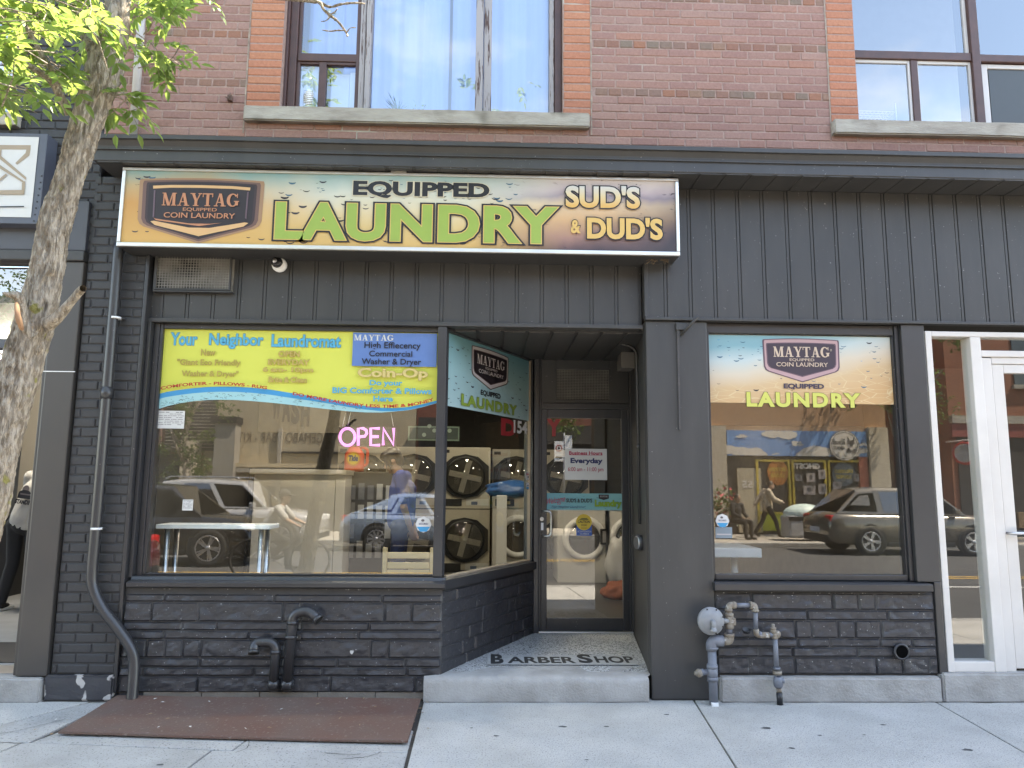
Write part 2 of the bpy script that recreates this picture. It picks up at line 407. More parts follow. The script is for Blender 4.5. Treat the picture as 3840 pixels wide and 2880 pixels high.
# ================================================================== GROUND
def sheet(name, x0, x1, y0, y1, z, mt, nx=1, ny=1):
    mb = MB(); mb.add([(x0, y0, z), (x1, y0, z), (x1, y1, z), (x0, y1, z)], [(0, 1, 2, 3)], mt)
    return tag(mb.build(name, fix=False), kind='structure')
KERB, FARKERB, SHOPS = -3.35, -15.2, -19.0
def slab(name, x0, x1, y0, y1, z0, z1, mt, c=.012):
    mb = MB(); mb.cbox(x0, x1, y0, y1, z0, z1, mt, c); return tag(mb.build(name), kind='structure')
M['walk'] = mat('sidewalk_concrete', (.44, .427, .40, 1), .95, c2=(.35, .34, .315, 1), scale=1.7, bump=.7, bscale=120, spots=(95, .575, .66, (.22, .22, .215, 1)))
M['walk2'] = mat('sidewalk_concrete_older', (.40, .39, .37, 1), .95, c2=(.32, .31, .29, 1), scale=3, bump=.7, bscale=120, spots=(85, .60, .68, (.17, .165, .16, 1)))
mb = MB(); mb.add([(-150, -150, -.14), (150, -150, -.14), (150, 150, -.14), (-150, 150, -.14)], [(0, 1, 2, 3)], M['asphalt'])
tag(mb.build('ground', fix=False), kind='structure')
sheet('road', -60, 60, FARKERB, KERB, -.132, M['asphalt'])
for y0 in (-8.35, -8.60): sheet('road_marking', -60, 60, y0-.05, y0+.05, -.127, M['roadline'])
sheet('road_marking', 5.5, 9.4, -7.2, -7.08, -.127, M['roadwhite'])
sheet('road_marking', 11.3, 14, -7.2, -7.08, -.127, M['roadwhite'])
# sidewalk: flags poured between tooled joints; the joints are gaps over a darker bed
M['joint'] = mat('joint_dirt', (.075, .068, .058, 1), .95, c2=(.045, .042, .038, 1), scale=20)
sheet('sidewalk_bed', -60, 60, KERB, .4, -.018, M['joint'])
def flag(pts, mt, z=0.0, seed=0):
    """one concrete flag with softly rounded arrises"""
    bm = bmesh.new(); vs = [bm.verts.new((p[0], p[1], z)) for p in pts]; f = bm.faces.new(vs)
    if f.normal.z < 0: f.normal_flip()
    r = bmesh.ops.extrude_face_region(bm, geom=[f]); 
    for v in r['geom']:
        if isinstance(v, bmesh.types.BMVert): v.co.z = z-.06
    bmesh.ops.recalc_face_normals(bm, faces=bm.faces[:])
    ed = [e for e in bm.edges if all(abs(v.co.z-z) < 1e-5 for v in e.verts)]
    bmesh.ops.bevel(bm, geom=ed, offset=.006, segments=2, affect='EDGES', profile=.5)
    mb = MB(); mb.addbm(bm, mt); return tag(mb.build('sidewalk_flag'), kind='structure')
g_ = .0055
XJ = [-.468, 1.53, 3.33, 5.2]      # joints run out from the wall at a slight slant
def jx(i, y): return XJ[i]+(.016, -.094, -.09, -.05)[i]*(-y)
for i in range(len(XJ)-1):
    flag([(jx(i, .02)+g_, .05), (jx(i+1, .02)-g_, .05), (jx(i+1, -1.75)-g_, -1.75), (jx(i, -1.75)+g_, -1.75)], M['walk'], -.001*i)
    flag([(jx(i, -1.75)+g_, -1.762), (jx(i+1, -1.75)-g_, -1.762), (jx(i+1, KERB)-g_, KERB+.17), (jx(i, KERB)+g_, KERB+.17)], M['walk'], -.002)
flag([(5.215, .3), (40, .3), (40, KERB+.17), (5.04, KERB+.17)], M['walk'], -.002)
# left of the steel plate
flag([(-.475, -.655), (-1.45, -.655), (-1.50, -1.02), (-.469, -1.04)], M['walk2'], -.003)
flag([(-1.46, -.655), (-2.70, -.655), (-2.76, -.86), (-1.51, -1.00)], M['walk2'], -.005)
flag([(-.468, -1.05), (-1.62, -1.012), (-1.70, -1.75), (-.455, -1.75)], M['walk2'], -.003)
flag([(-1.632, -1.012), (-2.80, -.872), (-2.96, -1.75), (-1.712, -1.75)], M['walk2'], -.001)
flag([(-2.55, .03), (-2.80, .03), (-3.30, -.79), (-2.78, -.86), (-2.70, -.20)], M['walk2'], -.004)
flag([(-2.815, .03), (-6.4, .03), (-6.4, -1.75), (-2.975, -1.75), (-2.812, -.872), (-3.315, -.80)], M['walk'], .001)
flag([(-.46, -1.762), (-6.4, -1.762), (-6.4, KERB+.17), (-.45, KERB+.17)], M['walk'], -.002)
flag([(-6.42, .3), (-40, .3), (-40, KERB+.17), (-6.42, KERB+.17)], M['walk'], -.002)
slab('kerb', -60, 60, KERB, KERB+.16, -.2, .0, M['concrete'], .02)
slab('far_kerb', -60, 60, FARKERB-.16, FARKERB, -.2, .0, M['concrete'], .02)
M['walkfar'] = mat('far_sidewalk', (.34, .31, .26, 1), .95, c2=(.27, .245, .21, 1), scale=.9, bump=.4, bscale=60)
sheet('far_sidewalk', -60, 60, SHOPS-.2, FARKERB-.16, -.004, M['walkfar'])

# ================================================================== BRICKWORK
def brick(mb, x0, x1, z0, z1, mt, Y=0, dep=.012, ins=.0045, rg=random, side=0):
    j = lambda a=.0016: rg.uniform(-a, a)
    y = Y+rg.uniform(-.002, .002); vs = []
    rings = [(0, Y+dep), (.0006, y+.004), (ins, y)]
    jj = [(j(), j()) for _ in range(4)]
    for ins_, yy in rings:
        for k, (x, z) in enumerate(((x0+ins_, z0+ins_), (x1-ins_, z0+ins_), (x1-ins_, z1-ins_), (x0+ins_, z1-ins_))):
            vs.append((x+jj[k][0], yy+j(.0008), z+jj[k][1]))
    fs = [(8, 9, 10, 11)]
    for r in (0, 4):
        for k in range(4): fs.append((r+k, r+(k+1) % 4, r+4+(k+1) % 4, r+4+k))
    mb.add(vs, fs, mt)
CRS, BL, JT = .0716, .2235, .010
def brickfield(mb, segs, z0, nrows, mt, hdr=(), mth=None, Y=0, dep=.012, off=0.0, ins=.0045):
    for r in range(nrows):
        za = z0+r*CRS; zb = za+CRS-JT; L = BL/2 if r in hdr else BL
        sh = off+(BL/2 if r % 2 else 0)+(.04 if r in hdr else 0)+random.uniform(-.012, .012)
        for (a, b) in segs(za, zb):
            k = math.floor((a-sh)/L)
            while True:
                x0 = sh+k*L; x1 = x0+L-JT; k += 1
                if x0 >= b-.03: break
                x0 = max(x0, a); x1 = min(x1, b)
                if x1-x0 < .03: continue
                brick(mb, x0, x1, za, zb, (mth or mt) if r in hdr else mt, Y, dep, ins)

B = thing('laundromat_building', 'two storey brown brick building with black painted shopfront and white framed entrance', 'building')
ZT = 6.3
Z0 = 4.19                                        # first course, hidden behind the cornice
HDR = tuple(i for i in range(8, 60) if (i-8) % 6 == 0)
mb = MB()
def segs(za, zb):
    zc = (za+zb)/2
    return [(-3.13, 4.9)] if zc < 4.51 else [(-3.13, -2.025), (.797, 2.787)]
brickfield(mb, segs, Z0, 29, M['brick'], HDR, M['tanbrick'])
for x0, x1 in ((-3.13, -1.745), (.56, 3.03)): mb.box(x0, x1, .0042, .14, Z0, ZT, M['mortar'])
mb.box(-1.745, .56, .0042, .14, Z0, 4.50, M['mortar']); mb.box(3.03, 4.9, .0042, .14, Z0, 4.50, M['mortar'])
# the floors above the frame, the roof and the party walls; unseen height chosen for its shadow edge
mb.box(-3.13, 12, .02, .30, ZT+1.0, 9.6, M['brick']); mb.box(-1.745, .56, .05, .30, ZT, ZT+1.0, M['brick']); mb.box(3.03, 12, .05, .3, ZT, ZT+1, M['brick'])
mb.box(-3.13, -1.745, .02, .3, ZT, ZT+1, M['brick']); mb.box(.56, 3.03, .02, .3, ZT, ZT+1, M['brick'])
mb.box(-3.13, 12, .30, 11, 9.3, 9.55, M['dark'])
mb.box(-3.13, -3.0, .32, 11, 3.3, 9.3, M['mortar']); mb.box(11.8, 12, .3, 11, 0, 9.3, M['mortar']); mb.box(-3.0, 11.8, 10.8, 11, 0, 9.3, M['mortar'])
mb.build('upper_wall', B)
for x0, x1 in ((-2.02, -1.748), (.563, .792), (2.792, 3.028)):
    mb = MB()
    for r in range(25):
        za = 4.5762+r*CRS; rr = random.uniform(-.004, .004)
        brick(mb, x0+.004+rr, x1-.001, za, za+CRS-JT, M['orangebrick'], -.003, .13, .006)
        if random.random() < .0: pass
    mb.box(x0, x1, .0015, .139, 4.575, ZT, M['mortar'])
    mb.build('brick_surround', B)
for x_, z0_ in ((-2.0255, 4.36), (.7965, 4.41), (2.7885, 4.44)):
    mb = MB(); vs = []; nn = 60
    for i in range(nn+1):
        z = z0_+(ZT-z0_)*i/nn; w_ = .0055+.004*mnoise.noise(V((x_*9, 0, z*9)))
        for k in (-1, 1): vs.append((x_+k*w_+.003*mnoise.noise(V((x_, 5, z*4))), -.0035, z))
    mb.add(vs, [(2*i, 2*i+1, 2*i+3, 2*i+2) for i in range(nn)], MATS['caulk'] if 'caulk' in MATS else mat('caulk', A(206, 190, 172), .9, c2=A(160, 140, 124), scale=14)); mb.build('mortar_seam', B, fix=False)
for x0, x1 in ((-2.015, .776), (2.79, 4.9)):
    mb = MB(); bm = bmesh.new(); bmesh.ops.create_cube(bm, size=1)
    for v in bm.verts: v.co = V((x0 if v.co.x < 0 else x1, -.06 if v.co.y < 0 else .13, 4.447 if v.co.z < 0 else 4.574))
    bmesh.ops.bevel(bm, geom=bm.edges[:], offset=.010, segments=2, affect='EDGES')
    bmesh.ops.subdivide_edges(bm, edges=[e for e in bm.edges if abs(e.verts[0].co.x-e.verts[1].co.x) > .5], cuts=40)
    for v in bm.verts:
        q = mnoise.noise_vector(v.co*7); v.co += V((0, q.y*.004, q.z*.004))
    mb.addbm(bm, M['limestone']); mb.build('window_sill', B)

# ---- upper windows: plane of the frames at Y=.11
YW = .11
def wx(x, y=110): return D(x, y, YW).x
def wz(x, y): return D(x, y, YW).z
mb = MB(); ZB = 4.574
def post(mb, x0, x1, mt, y0=YW-.03, y1=YW+.05, z0=ZB, z1=ZT+.9): mb.cbox(x0, x1, y0, y1, z0, z1, mt, .006)
xs = [wx(a) for a in (605, 626, 643, 650, 770, 778, 790, 803, 1028, 1044, 1049, 1062, 1186, 1199, 1214)]
post(mb, -1.748, xs[1], M['brown_frame'], YW-.05); post(mb, xs[1]+.001, xs[2], M['brown_frame'], YW-.02)
post(mb, xs[2]+.001, xs[3], M['brown_frame'], YW-.0)
post(mb, xs[4], xs[5], M['brown_frame'], YW-.015)
post(mb, xs[5]+.001, xs[6], M['peeling'], YW-.03); post(mb, xs[6]+.006, xs[7], M['peeling'], YW-.045)
post(mb, xs[8], xs[9], M['peeling'], YW-.045); post(mb, xs[9]+.005, xs[11], M['peeling'], YW-.03)
post(mb, xs[12], xs[13]-.012, M['peeling'], YW-.04); post(mb, xs[13]-.008, .558, M['brown_frame'], YW-.05)
zr0, zr1 = wz(700, 134), wz(700, 117)
mb.cbox(xs[3]-.02, xs[4]+.005, YW-.012, YW+.04, zr0, zr1, M['brown_frame'], .006)
mb.cbox(xs[3]-.02, xs[4]+.005, YW-.010, YW+.04, ZB, ZB+.018, M['brown_frame'], .004)
xm0, xm1 = wx(688, 180), wx(704, 180)
mb.cbox(xm0, xm1, YW-.006, YW+.03, ZB+.0185, zr0-.001, M['brown_frame'], .004)
mb.cbox(xs[3], xm0-.001, YW+.0, YW+.03, zr0-.02, zr0-.0008, M['brown_frame'], .004)
mb.cbox(xm1+.001, xs[4]-.001, YW-.004, YW+.03, zr0-.025, zr0-.0009, M['brown_frame'], .004)
W1 = mb.build('upper_window', B)
def pane(name, x0, x1, z0, z1, y, mt, parent):
    mb = MB(); mb.box(x0, x1, y, y+.004, z0, z1, mt); return mb.build(name, parent)
pane('pane', xs[3], xs[4], zr1, ZT+.9, YW+.02, M['glass_up'], W1)
pane('pane', xs[3], xs[4], ZB+.01, zr0, YW+.022, M['glass_up'], W1)
pane('pane', xs[7], xs[8], ZB, ZT+.9, YW+.02, M['glass_up'], W1)
pane('pane', xs[11], xs[12], ZB, ZT+.9, YW+.02, M['glass_up'], W1)
def drape(name, x0, x1, z0, z1, y, mt, parent, folds=9, amp=.025, seed=1, tilt=0):
    mb = MB(); n = folds*10; vs = []; rg = random.Random(seed); ph = [rg.uniform(0, 6.3) for _ in range(4)]
    for i in range(n+1):
        t = i/n; dy = amp*(sin(t*folds*6.3+ph[0])+.6*sin(t*folds*3.7+ph[1])+.4*sin(t*folds*11+ph[2]))
        for z in (z0, z1): vs.append((x0+(x1-x0)*t+(tilt if z == z1 else 0), y+dy*(1 if z == z0 else .8), z))
    mb.add(vs, [(2*i, 2*i+2, 2*i+3, 2*i+1) for i in range(n)], mt, True)
    o = mb.build(name, parent, fix=False); return o
drape('curtain', -1.30, -.40, ZB+.02, ZT+.9, .26, M['curtain'], W1, 6, .010, 1)
drape('curtain', -.37, .62, ZB+.02, ZT+.9, .24, M['curtain'], W1, 6, .010, 2)
drape('curtain', -1.62, -1.02, zr1+.0, ZT+.9, .3, M['curtain'], W1, 5, .010, 3)
mb = MB(); mb.box(xs[3], xm0, YW+.05, YW+.06, ZB, zr0, M['white'])
for k in range(9):
    zz = ZB+.10+.018*k
    mb.tube([(xs[3]+.035, YW+.04-.012*sin(pi*k/8), zz), (xs[3]+.075, YW+.03-.02*sin(pi*k/8), zz+.006), (xs[3]+.115, YW+.04-.012*sin(pi*k/8), zz+.015)], .009, M['white'], 8)
mb.build('exhaust_panel', W1)
mb = MB(); x0 = xm1+.02; mb.cbox(x0, x0+.16, .2, .22, ZB, zr0-.05, M['white'], .01); mb.cbox(x0+.165, x0+.23, .17, .2, ZB, zr0-.05, M['white'], .01)
mb.build('inner_sash', W1)
mb = MB(); mb.box(-1.9, .7, 1.2, 1.25, 4.3, ZT+.9, flatm('room_wall', (.5, .5, .5, 1))); mb.box(-1.9, .7, .3, 1.2, 4.35, 4.4, M['white']); mb.build('room_backing', W1)

mb = MB(); YW2 = .11
def rx(x, y): return D(x, y, YW2).x
xr = [rx(1850, 200), rx(2090, 60), rx(2108, 60), rx(1969, 190), rx(1984, 190)]
zq0, zq1 = wz(1980, 131), wz(1980, 114)
post(mb, 3.029, 3.045, M['brown_frame'], YW-.03); post(mb, xr[1], xr[2], M['brown_frame'], YW-.03)
mb.cbox(3.046, xr[1]-.001, YW-.02, YW+.04, zq0, zq1, M['brown_frame'], .006); mb.cbox(xr[2]+.001, 4.9, YW-.02, YW+.04, zq0-.004, zq1-.01, M['brown_frame'], .006)
post(mb, xr[3], xr[4], M['brown_frame'], YW-.012, YW+.03, ZB, zq0-.001)
for a, b in ((3.0455, xr[3]-.0005), (xr[4]+.0005, xr[1]-.0005)):
    t = .022
    mb.cbox(a, a+t*.4, YW, YW+.03, ZB, zq0-.001, M['white_frame'], .003); mb.cbox(b-t, b, YW, YW+.03, ZB, zq0-.001, M['white_frame'], .003)
    mb.cbox(a+t*.4+.0005, b-t-.0005, YW, YW+.03, zq0-t*1.3, zq0-.001, M['white_frame'], .003)
mb.cbox(xr[1]-.03, xr[1]-.0005, YW+.005, YW+.03, zq1+.001, ZT+.9, M['white_frame'], .003)
mb.cbox(xr[2]+.0005, xr[2]+.075, YW+.008, YW+.03, ZB, zq0-.012, M['white_frame'], .004)
mb.cbox(xr[2]+.076, 4.9, YW+.008, YW+.03, zq0-.05, zq0-.012, M['white_frame'], .004)
W2 = mb.build('upper_window', B)
pane('pane', 3.04, xr[1], zq1, ZT+.9, YW+.02, M['glass_up'], W2); pane('pane', xr[2], 4.9, zq1-.01, ZT+.9, YW+.02, M['glass_up'], W2)
pane('pane', 3.05, xr[3], ZB, zq0, YW+.014, M['glass_up'], W2); pane('pane', xr[4], xr[1], ZB, zq0, YW+.014, M['glass_up'], W2)
mb = MB(); mb.box(2.9, 5, 1.6, 1.65, 4.3, ZT+.9, flatm('dim_room', (.30, .33, .38, 1))); mb.box(2.9, 5, .3, 1.6, 4.35, 4.4, M['white']); mb.build('room_backing', W2)
mb = MB(); mb.box(xr[2]+.09, 4.9, YW+.02, YW+.03, ZB, zq0-.05, flatm('dark_screen', (.05, .055, .055, 1), .3)); mb.build('insect_screen', W2)
# wire shelf and pots behind the right window
t = thing('wire_shelf', 'white wire shelf standing behind the lower left pane of the right upper window', 'shelf', (3.3, .4, 4.6))
mb = MB()
for zz in (.0, .11, .24):
    for k in range(6): mb.tube([(-.25, -.1+.04*k, zz), (.22, -.1+.04*k, zz)], .003, M['white'], 5)
    for k in range(14): mb.tube([(-.24+.035*k, -.1, zz), (-.24+.035*k, .1, zz)], .002, M['white'], 5)
mb.build('shelf_wires', t)
for xx in (-.25, .22):
    for yy in (-.1, .1): mb = MB(); mb.tube([(xx, yy, -.2), (xx, yy, .32)], .006, M['white'], 6); mb.build('leg', t)
M['leafdark'] = mat('houseplant_leaf', (.10, .19, .07, 1), .5, c2=(.07, .14, .05, 1))
M['leafpale'] = mat('pale_leaf', (.36, .42, .16, 1), .6, c2=(.24, .32, .12, 1))
def potplant(label, x, y, z, kind, h=.18, pot=True, col=None, group='potted plants behind the upstairs glass'):
    t = thing('potted_plant', label, 'plant', (x, y, z), 0, group)
    mb = MB(); 
    if pot: mb.lathe([(.035, 0), (.05, .07), (.053, .075), (.045, .075)], Tm((0, 0, 0)), M['white'], 16); mb.build('pot', t)
    mb = MB(); rg = random.Random(hash(label) % 1000)
    n = 16 if kind == 'spiky' else 90
    for i in range(n):
        a = rg.uniform(0, 6.28)
        if kind == 'spiky':
            r = rg.uniform(.3, 1)*h*.7; hh = h*rg.uniform(.6, 1.1)
            p = [V((0, 0, .06)), V((cos(a)*r*.35, sin(a)*r*.35, .06+hh*.6)), V((cos(a)*r, sin(a)*r, .06+hh))]
            sd = V((-sin(a), cos(a), 0))*.008
            mb.add([p[0]-sd, p[0]+sd, p[1]+sd, p[1]-sd, p[2]], [(0, 1, 2, 3), (3, 2, 4)], col or M['leafdark'])
        else:
            c = V((rg.gauss(0, h*.4), rg.gauss(0, h*.2), .08+abs(rg.gauss(0, h*.35)))); d = V((rg.uniform(-1, 1), rg.uniform(-1, 1), rg.uniform(-1, 1)))*.018; e = V((rg.uniform(-1, 1), rg.uniform(-1, 1), rg.uniform(-1, 1)))*.012
            mb.add([c-d, c+e, c+d, c-e], [(0, 1, 2, 3)], col or M['leafpale'])
    mb.build('foliage', t, fix=False)
def dx_(x, y, Y): return D(x, y, Y).x
potplant('spiky thin leaved plant at the left of the middle upstairs pane', dx_(860, 225, .19), .19, ZB-.03, 'spiky', .20)
potplant('bushy pale green plant on the left upstairs sill', dx_(900, 228, .19), .19, ZB-.03, 'bush', .13)
potplant('low pale green plant right of the bushy one upstairs', dx_(935, 232, .19), .19, ZB-.04, 'bush', .08)
potplant('broad bladed plant beside the right white mullion upstairs', dx_(1040, 225, .2), .2, ZB-.03, 'spiky', .17)
potplant('sparse spiky plant in the right upstairs pane', dx_(1110, 235, .2), .2, ZB-.05, 'spiky', .12)

# ---- cornice, fascia, soffit
mb = MB()
zc = [at(2600, v, -.34).z for v in (549, 567)]
zf0, zf1 = 3.972, at(2600, 607, -.30).z
prof = [(.02, zc[0]+.035), (-.335, zc[0]), (-.345, zc[0]-.003), (-.345, zc[1]+.004), (-.325, zc[1]), (-.306, zf1+.03), (-.304, zf1+.012), (-.312, zf1+.008), (-.312, zf1), (-.298, zf1-.002), (-.300, zf0+.004), (-.296, zf0), (.02, zf0)]
nX = 30; vs = []; fs = []; n = len(prof)
for i in range(nX+1):
    x = -3.03+(7.95)*i/nX; sag = mnoise.noise(V((x*.7, 3, 0)))*.006
    for (y, z) in prof: vs.append((x, y+mnoise.noise(V((x*2, y*9, 1)))*.003, z+sag))
for i in range(nX):
    for k in range(n): fs.append((i*n+k, i*n+(k+1) % n, (i+1)*n+(k+1) % n, (i+1)*n+k))
fs += [tuple(range(n)), tuple(nX*n+k for k in range(n))[::-1]]
mb.add(vs, fs, M['black']); mb.build('cornice', B)
mb = MB()
x = -3.0
while x < 4.85:            # soffit boards with sunk channels
    mb.cbox(x, min(x+.168, 4.9), -.294, .02, zf0-.012, zf0-.0005, M['black'], .003); mb.box(x+.169, x+.199, -.29, .02, zf0-.008, zf0-.0006, M['black']); x += .2
mb.build('soffit', B)
ZPR, ZBL = 2.878, 2.818          # undersides of the right panelling and of the left band
def siding(x0, x1, z0, z1, y, first):
    mb = MB(); x = first; mb.box(x0, x1, y+.004, y+.05, z0, z1, M['black'])
    while x < x1:
        a, b = max(x+.032, x0), min(x+.2, x1)
        if b-a > .01:
            mb.cbox(a, b, y-.0055, y+.0035, z0, z1, M['black'], .003)
        if x > x0 and x+.028 < x1: mb.cbox(x+.006, x+.026, y-.003, y+.0036, z0, z1, M['black'], .002)
        x += .2
    return mb
mb = siding(1.22, 4.9, ZPR+.012, zf0-.013, -.005, 1.36-.2); mb.cbox(1.21, 4.9, -.028, .045, ZPR-.012, ZPR+.0115, M['black'], .004)
mb.cbox(1.205, 1.235, -.022, .06, ZPR+.012, zf0-.022, M['black'], .004); mb.build('siding_panel', B)
mb = siding(-2.70, 1.20, ZBL+.02, zf0-.013, .075, -2.62); mb.cbox(-2.70, 1.203, .04, .16, ZBL-.012, ZBL+.0195, M['black'], .004); mb.box(-2.7, 1.2, .13, .3, ZBL, 4.2, M['black']); mb.build('siding_panel', B)

# ---- left painted brick pier with its smooth strip
mb = MB()
brickfield(mb, lambda a, b: [(-3.165, -2.715)], .185, 53, M['blackbrick'], Y=-.002, off=.02, dep=.014, ins=.007)
mb.box(-3.168, -2.712, .007, .30, .18, 3.97, M['mortar_black'])
mb.build('brick_pier', B)
mb = MB(); bm = bmesh.new(); bmesh.ops.create_cube(bm, size=1)
for v in bm.verts: v.co = V((-3.19 if v.co.x < 0 else -2.70, -.035 if v.co.y < 0 else .2, 0 if v.co.z < 0 else .178))
bmesh.ops.bevel(bm, geom=bm.edges[:], offset=.012, segments=2, affect='EDGES'); bmesh.ops.subdivide_edges(bm, edges=bm.edges[:], cuts=4, use_grid_fill=True)
for v in bm.verts: v.co += mnoise.noise_vector(v.co*9)*.006
M['blackplinth'] = mat('chipped_black_plinth', (.040, .040, .045, 1), .55, c2=(.034, .034, .04, 1), bump=.4, bscale=30, spots=(7, .60, .615, (.40, .38, .36, 1)))
mb.addbm(bm, M['blackplinth']); mb.build('pier_plinth', B)
mb = MB(); mb.cbox(-2.712, -2.685, -.012, .2, .05, 3.95, M['black_gloss'], .005); mb.cbox(-2.684, -2.655, .03, .25, .86, ZBL-.013, M['black_gloss'], .006); mb.cbox(-2.654, -2.61, .085, .25, .86, ZBL-.0135, M['black_gloss'], .006); mb.build('pilaster_strip', B)

# ---- right pillar between entrance and right window
mb = MB(); mb.cbox(1.215, 1.705, .0, .09, 0, ZPR-.0125, M['black'], .012); mb.prism([(1.2155, .0905), (1.7045, .0905), (1.7045, 1.6), (1.385, 1.6)], 2, 0, ZPR-.014, M['black']); mb.build('pillar', B)

# ---- split faced stone bases
def stonefield(mb, L, H, rows, T, seed, y0=.0):
    """T maps (s along, d outwards, t up); stones are dense little height fields with ragged pitched faces"""
    rg = random.Random(seed); t = 0
    for ri, fr in enumerate(rows):
        h = fr*H; s = -rg.uniform(0, .2); thick = h > .09
        while s < L:
            w_ = rg.choice((.13, .2, .34, .46, .62, .7)) if thick else rg.choice((.25, .38, .5, .62, .8))
            a, b = max(s, 0), min(s+w_, L); s += w_
            if b-a < .025: continue
            if L-b < .05: b = L; s = L+1
            gap = .0013; a2, b2, c2, d2 = a+gap, b-gap, t+gap, t+h-gap
            nx = max(4, int((b2-a2)/.014)); nz = max(4, int((d2-c2)/.011)); sx = rg.uniform(0, 99); tilt = rg.uniform(-.008, .008); base = rg.uniform(.010, .015)
            vs = []
            for i in range(nx+1):
                for k in range(nz+1):
                    u = i/nx; v = k/nz; S = a2+(b2-a2)*u; Z = c2+(d2-c2)*v
                    e = min((S-a2), (b2-S), (Z-c2), (d2-Z)); e = min(1, e/.008)
                    q = V((S*9+sx, Z*13, sx)); r1 = abs(mnoise.noise(q*.9))*.010+mnoise.noise(q*2.2)*.0042+mnoise.noise(q*5)*.0015
                    dd = (base+r1+tilt*(u-.5)*2)*(e**.55)+(.5-v)*.010*min(1, (d2-c2)/.1)
                    vs.append(T(S+mnoise.noise(q*3)*.0015, dd+y0, Z))
            fs = [(i*(nz+1)+k, (i+1)*(nz+1)+k, (i+1)*(nz+1)+k+1, i*(nz+1)+k+1) for i in range(nx) for k in range(nz)]
            mb.add(vs, fs, M['blackstone'], False)
        t += h
    mb.add([T(0, .002, 0), T(L, .002, 0), T(L, .002, H), T(0, .002, H)], [(0, 1, 2, 3)], M['mortar_black'])
RW = [.155, .085, .09, .175, .085, .085, .19, .08]
mb = MB(); XL0, XL1 = -2.685, -.345
stonefield(mb, XL1-XL0, .738, RW, lambda s, d, t: (XL0+s, .022-d, .05+t), 3)
mb.box(XL0, XL1, .03, .3, .0, .79, M['mortar_black'])
mb.build('stone_base', B)
AA, AB = V((-.352, .02, 0)), V((.462, 1.50, 0)); AD = (AB-AA).normalized(); AN = V((AD.y, -AD.x, 0)); AL = (AB-AA).length
mb = MB(); stonefield(mb, AL, .60, [.15, .17, .16, .2, .17, .15], lambda s, d, t: AA+AD*s+AN*(d*.6-.006)+V((0, 0, .172+t+.04*0)), 5)
pts = [AA-AN*.02, AB-AN*.02, AB-AN*.2, AA-AN*.25]
mb.prism([(p.x, p.y) for p in pts], 2, .0, .80, M['mortar_black'])
mb.build('stone_base', B)
mb = MB(); XR0, XR1 = 1.712, 3.392
stonefield(mb, XR1-XR0, .590, [.21, .12, .11, .22, .13, .21], lambda s, d, t: (XR0+s, .022-d, .183+t), 9)
mb.box(XR0-.005, XR1, .03, .3, .17, .79, M['mortar_black']); mb.build('stone_base', B)
def rough_block(name, x0, x1, y0, y1, z0, z1, mt, amp=.005, bev=.012, cuts=7, parent=None, lump=6):
    bm = bmesh.new(); bmesh.ops.create_cube(bm, size=1)
    for v in bm.verts: v.co = V((x0 if v.co.x < 0 else x1, y0 if v.co.y < 0 else y1, z0 if v.co.z < 0 else z1))
    bmesh.ops.bevel(bm, geom=bm.edges[:], offset=bev, segments=3, affect='EDGES')
    le = [e for e in bm.edges if abs(e.verts[0].co.x-e.verts[1].co.x) > .3*(x1-x0)]
    bmesh.ops.subdivide_edges(bm, edges=le, cuts=int((x1-x0)/.05), use_grid_fill=True)
    le = [e for e in bm.edges if abs(e.verts[0].co.z-e.verts[1].co.z) > .3*(z1-z0)]
    bmesh.ops.subdivide_edges(bm, edges=le, cuts=cuts, use_grid_fill=True)
    for v in bm.verts: v.co += mnoise.noise_vector(v.co*lump)*amp+mnoise.noise_vector(v.co*lump*4)*amp*.4
    mb = MB(); mb.addbm(bm, mt); return mb.build(name, parent)
rough_block('kerb_footing', 1.715, 3.38, -.045, .2, -.02, .172, M['concrete_old'], .006, .014, 7, B)
rough_block('kerb_footing', 3.392, 4.95, -.04, .2, -.02, .20, M['concrete_old'], .005, .014, 7, B)
# drain hole low in the right base
hp = D(1948, 1408, -.02)
mb = MB(); mb.lathe([(.056, -.012), (.060, .012), (.047, .014), (.043, -.03), (.04, -.008)], Tm((hp.x, -.012, hp.z), (0, -1, 0)), M['blackstone'], 24)
mb.lathe([(.0005, .0135), (.044, .0142)], Tm((hp.x, -.012, hp.z), (0, -1, 0)), flatm('hole_black', (.004, .004, .004, 1), 1, 0), 24); mb.build('drain_hole', B)

# ---- sills under the shop windows
mb = MB(); mb.prism([(-.040, .800), (-.046, .806), (-.046, .832), (-.036, .840), (.02, .848), (.03, .868), (.14, .872), (.14, .79), (-.0, .79), (-.004, .797)], 0, -2.655, -.325, M['black_gloss'])
mb.build('shop_sill', B)
mb = MB(); mb.prism([(-.055, .795), (-.06, .80), (-.06, .842), (-.05, .85), (.03, .856), (.10, .858), (.10, .79), (0, .788)], 0, 1.692, 3.352, M['black_gloss']); mb.build('shop_sill', B)
mb = MB(); o1 = AN*.03
pts = [AA+o1, AB+o1, AB-AN*.09, AA-AN*.09]
mb.prism([(p.x, p.y) for p in pts], 2, .785, .853, M['black_gloss']); mb.build('shop_sill', B)

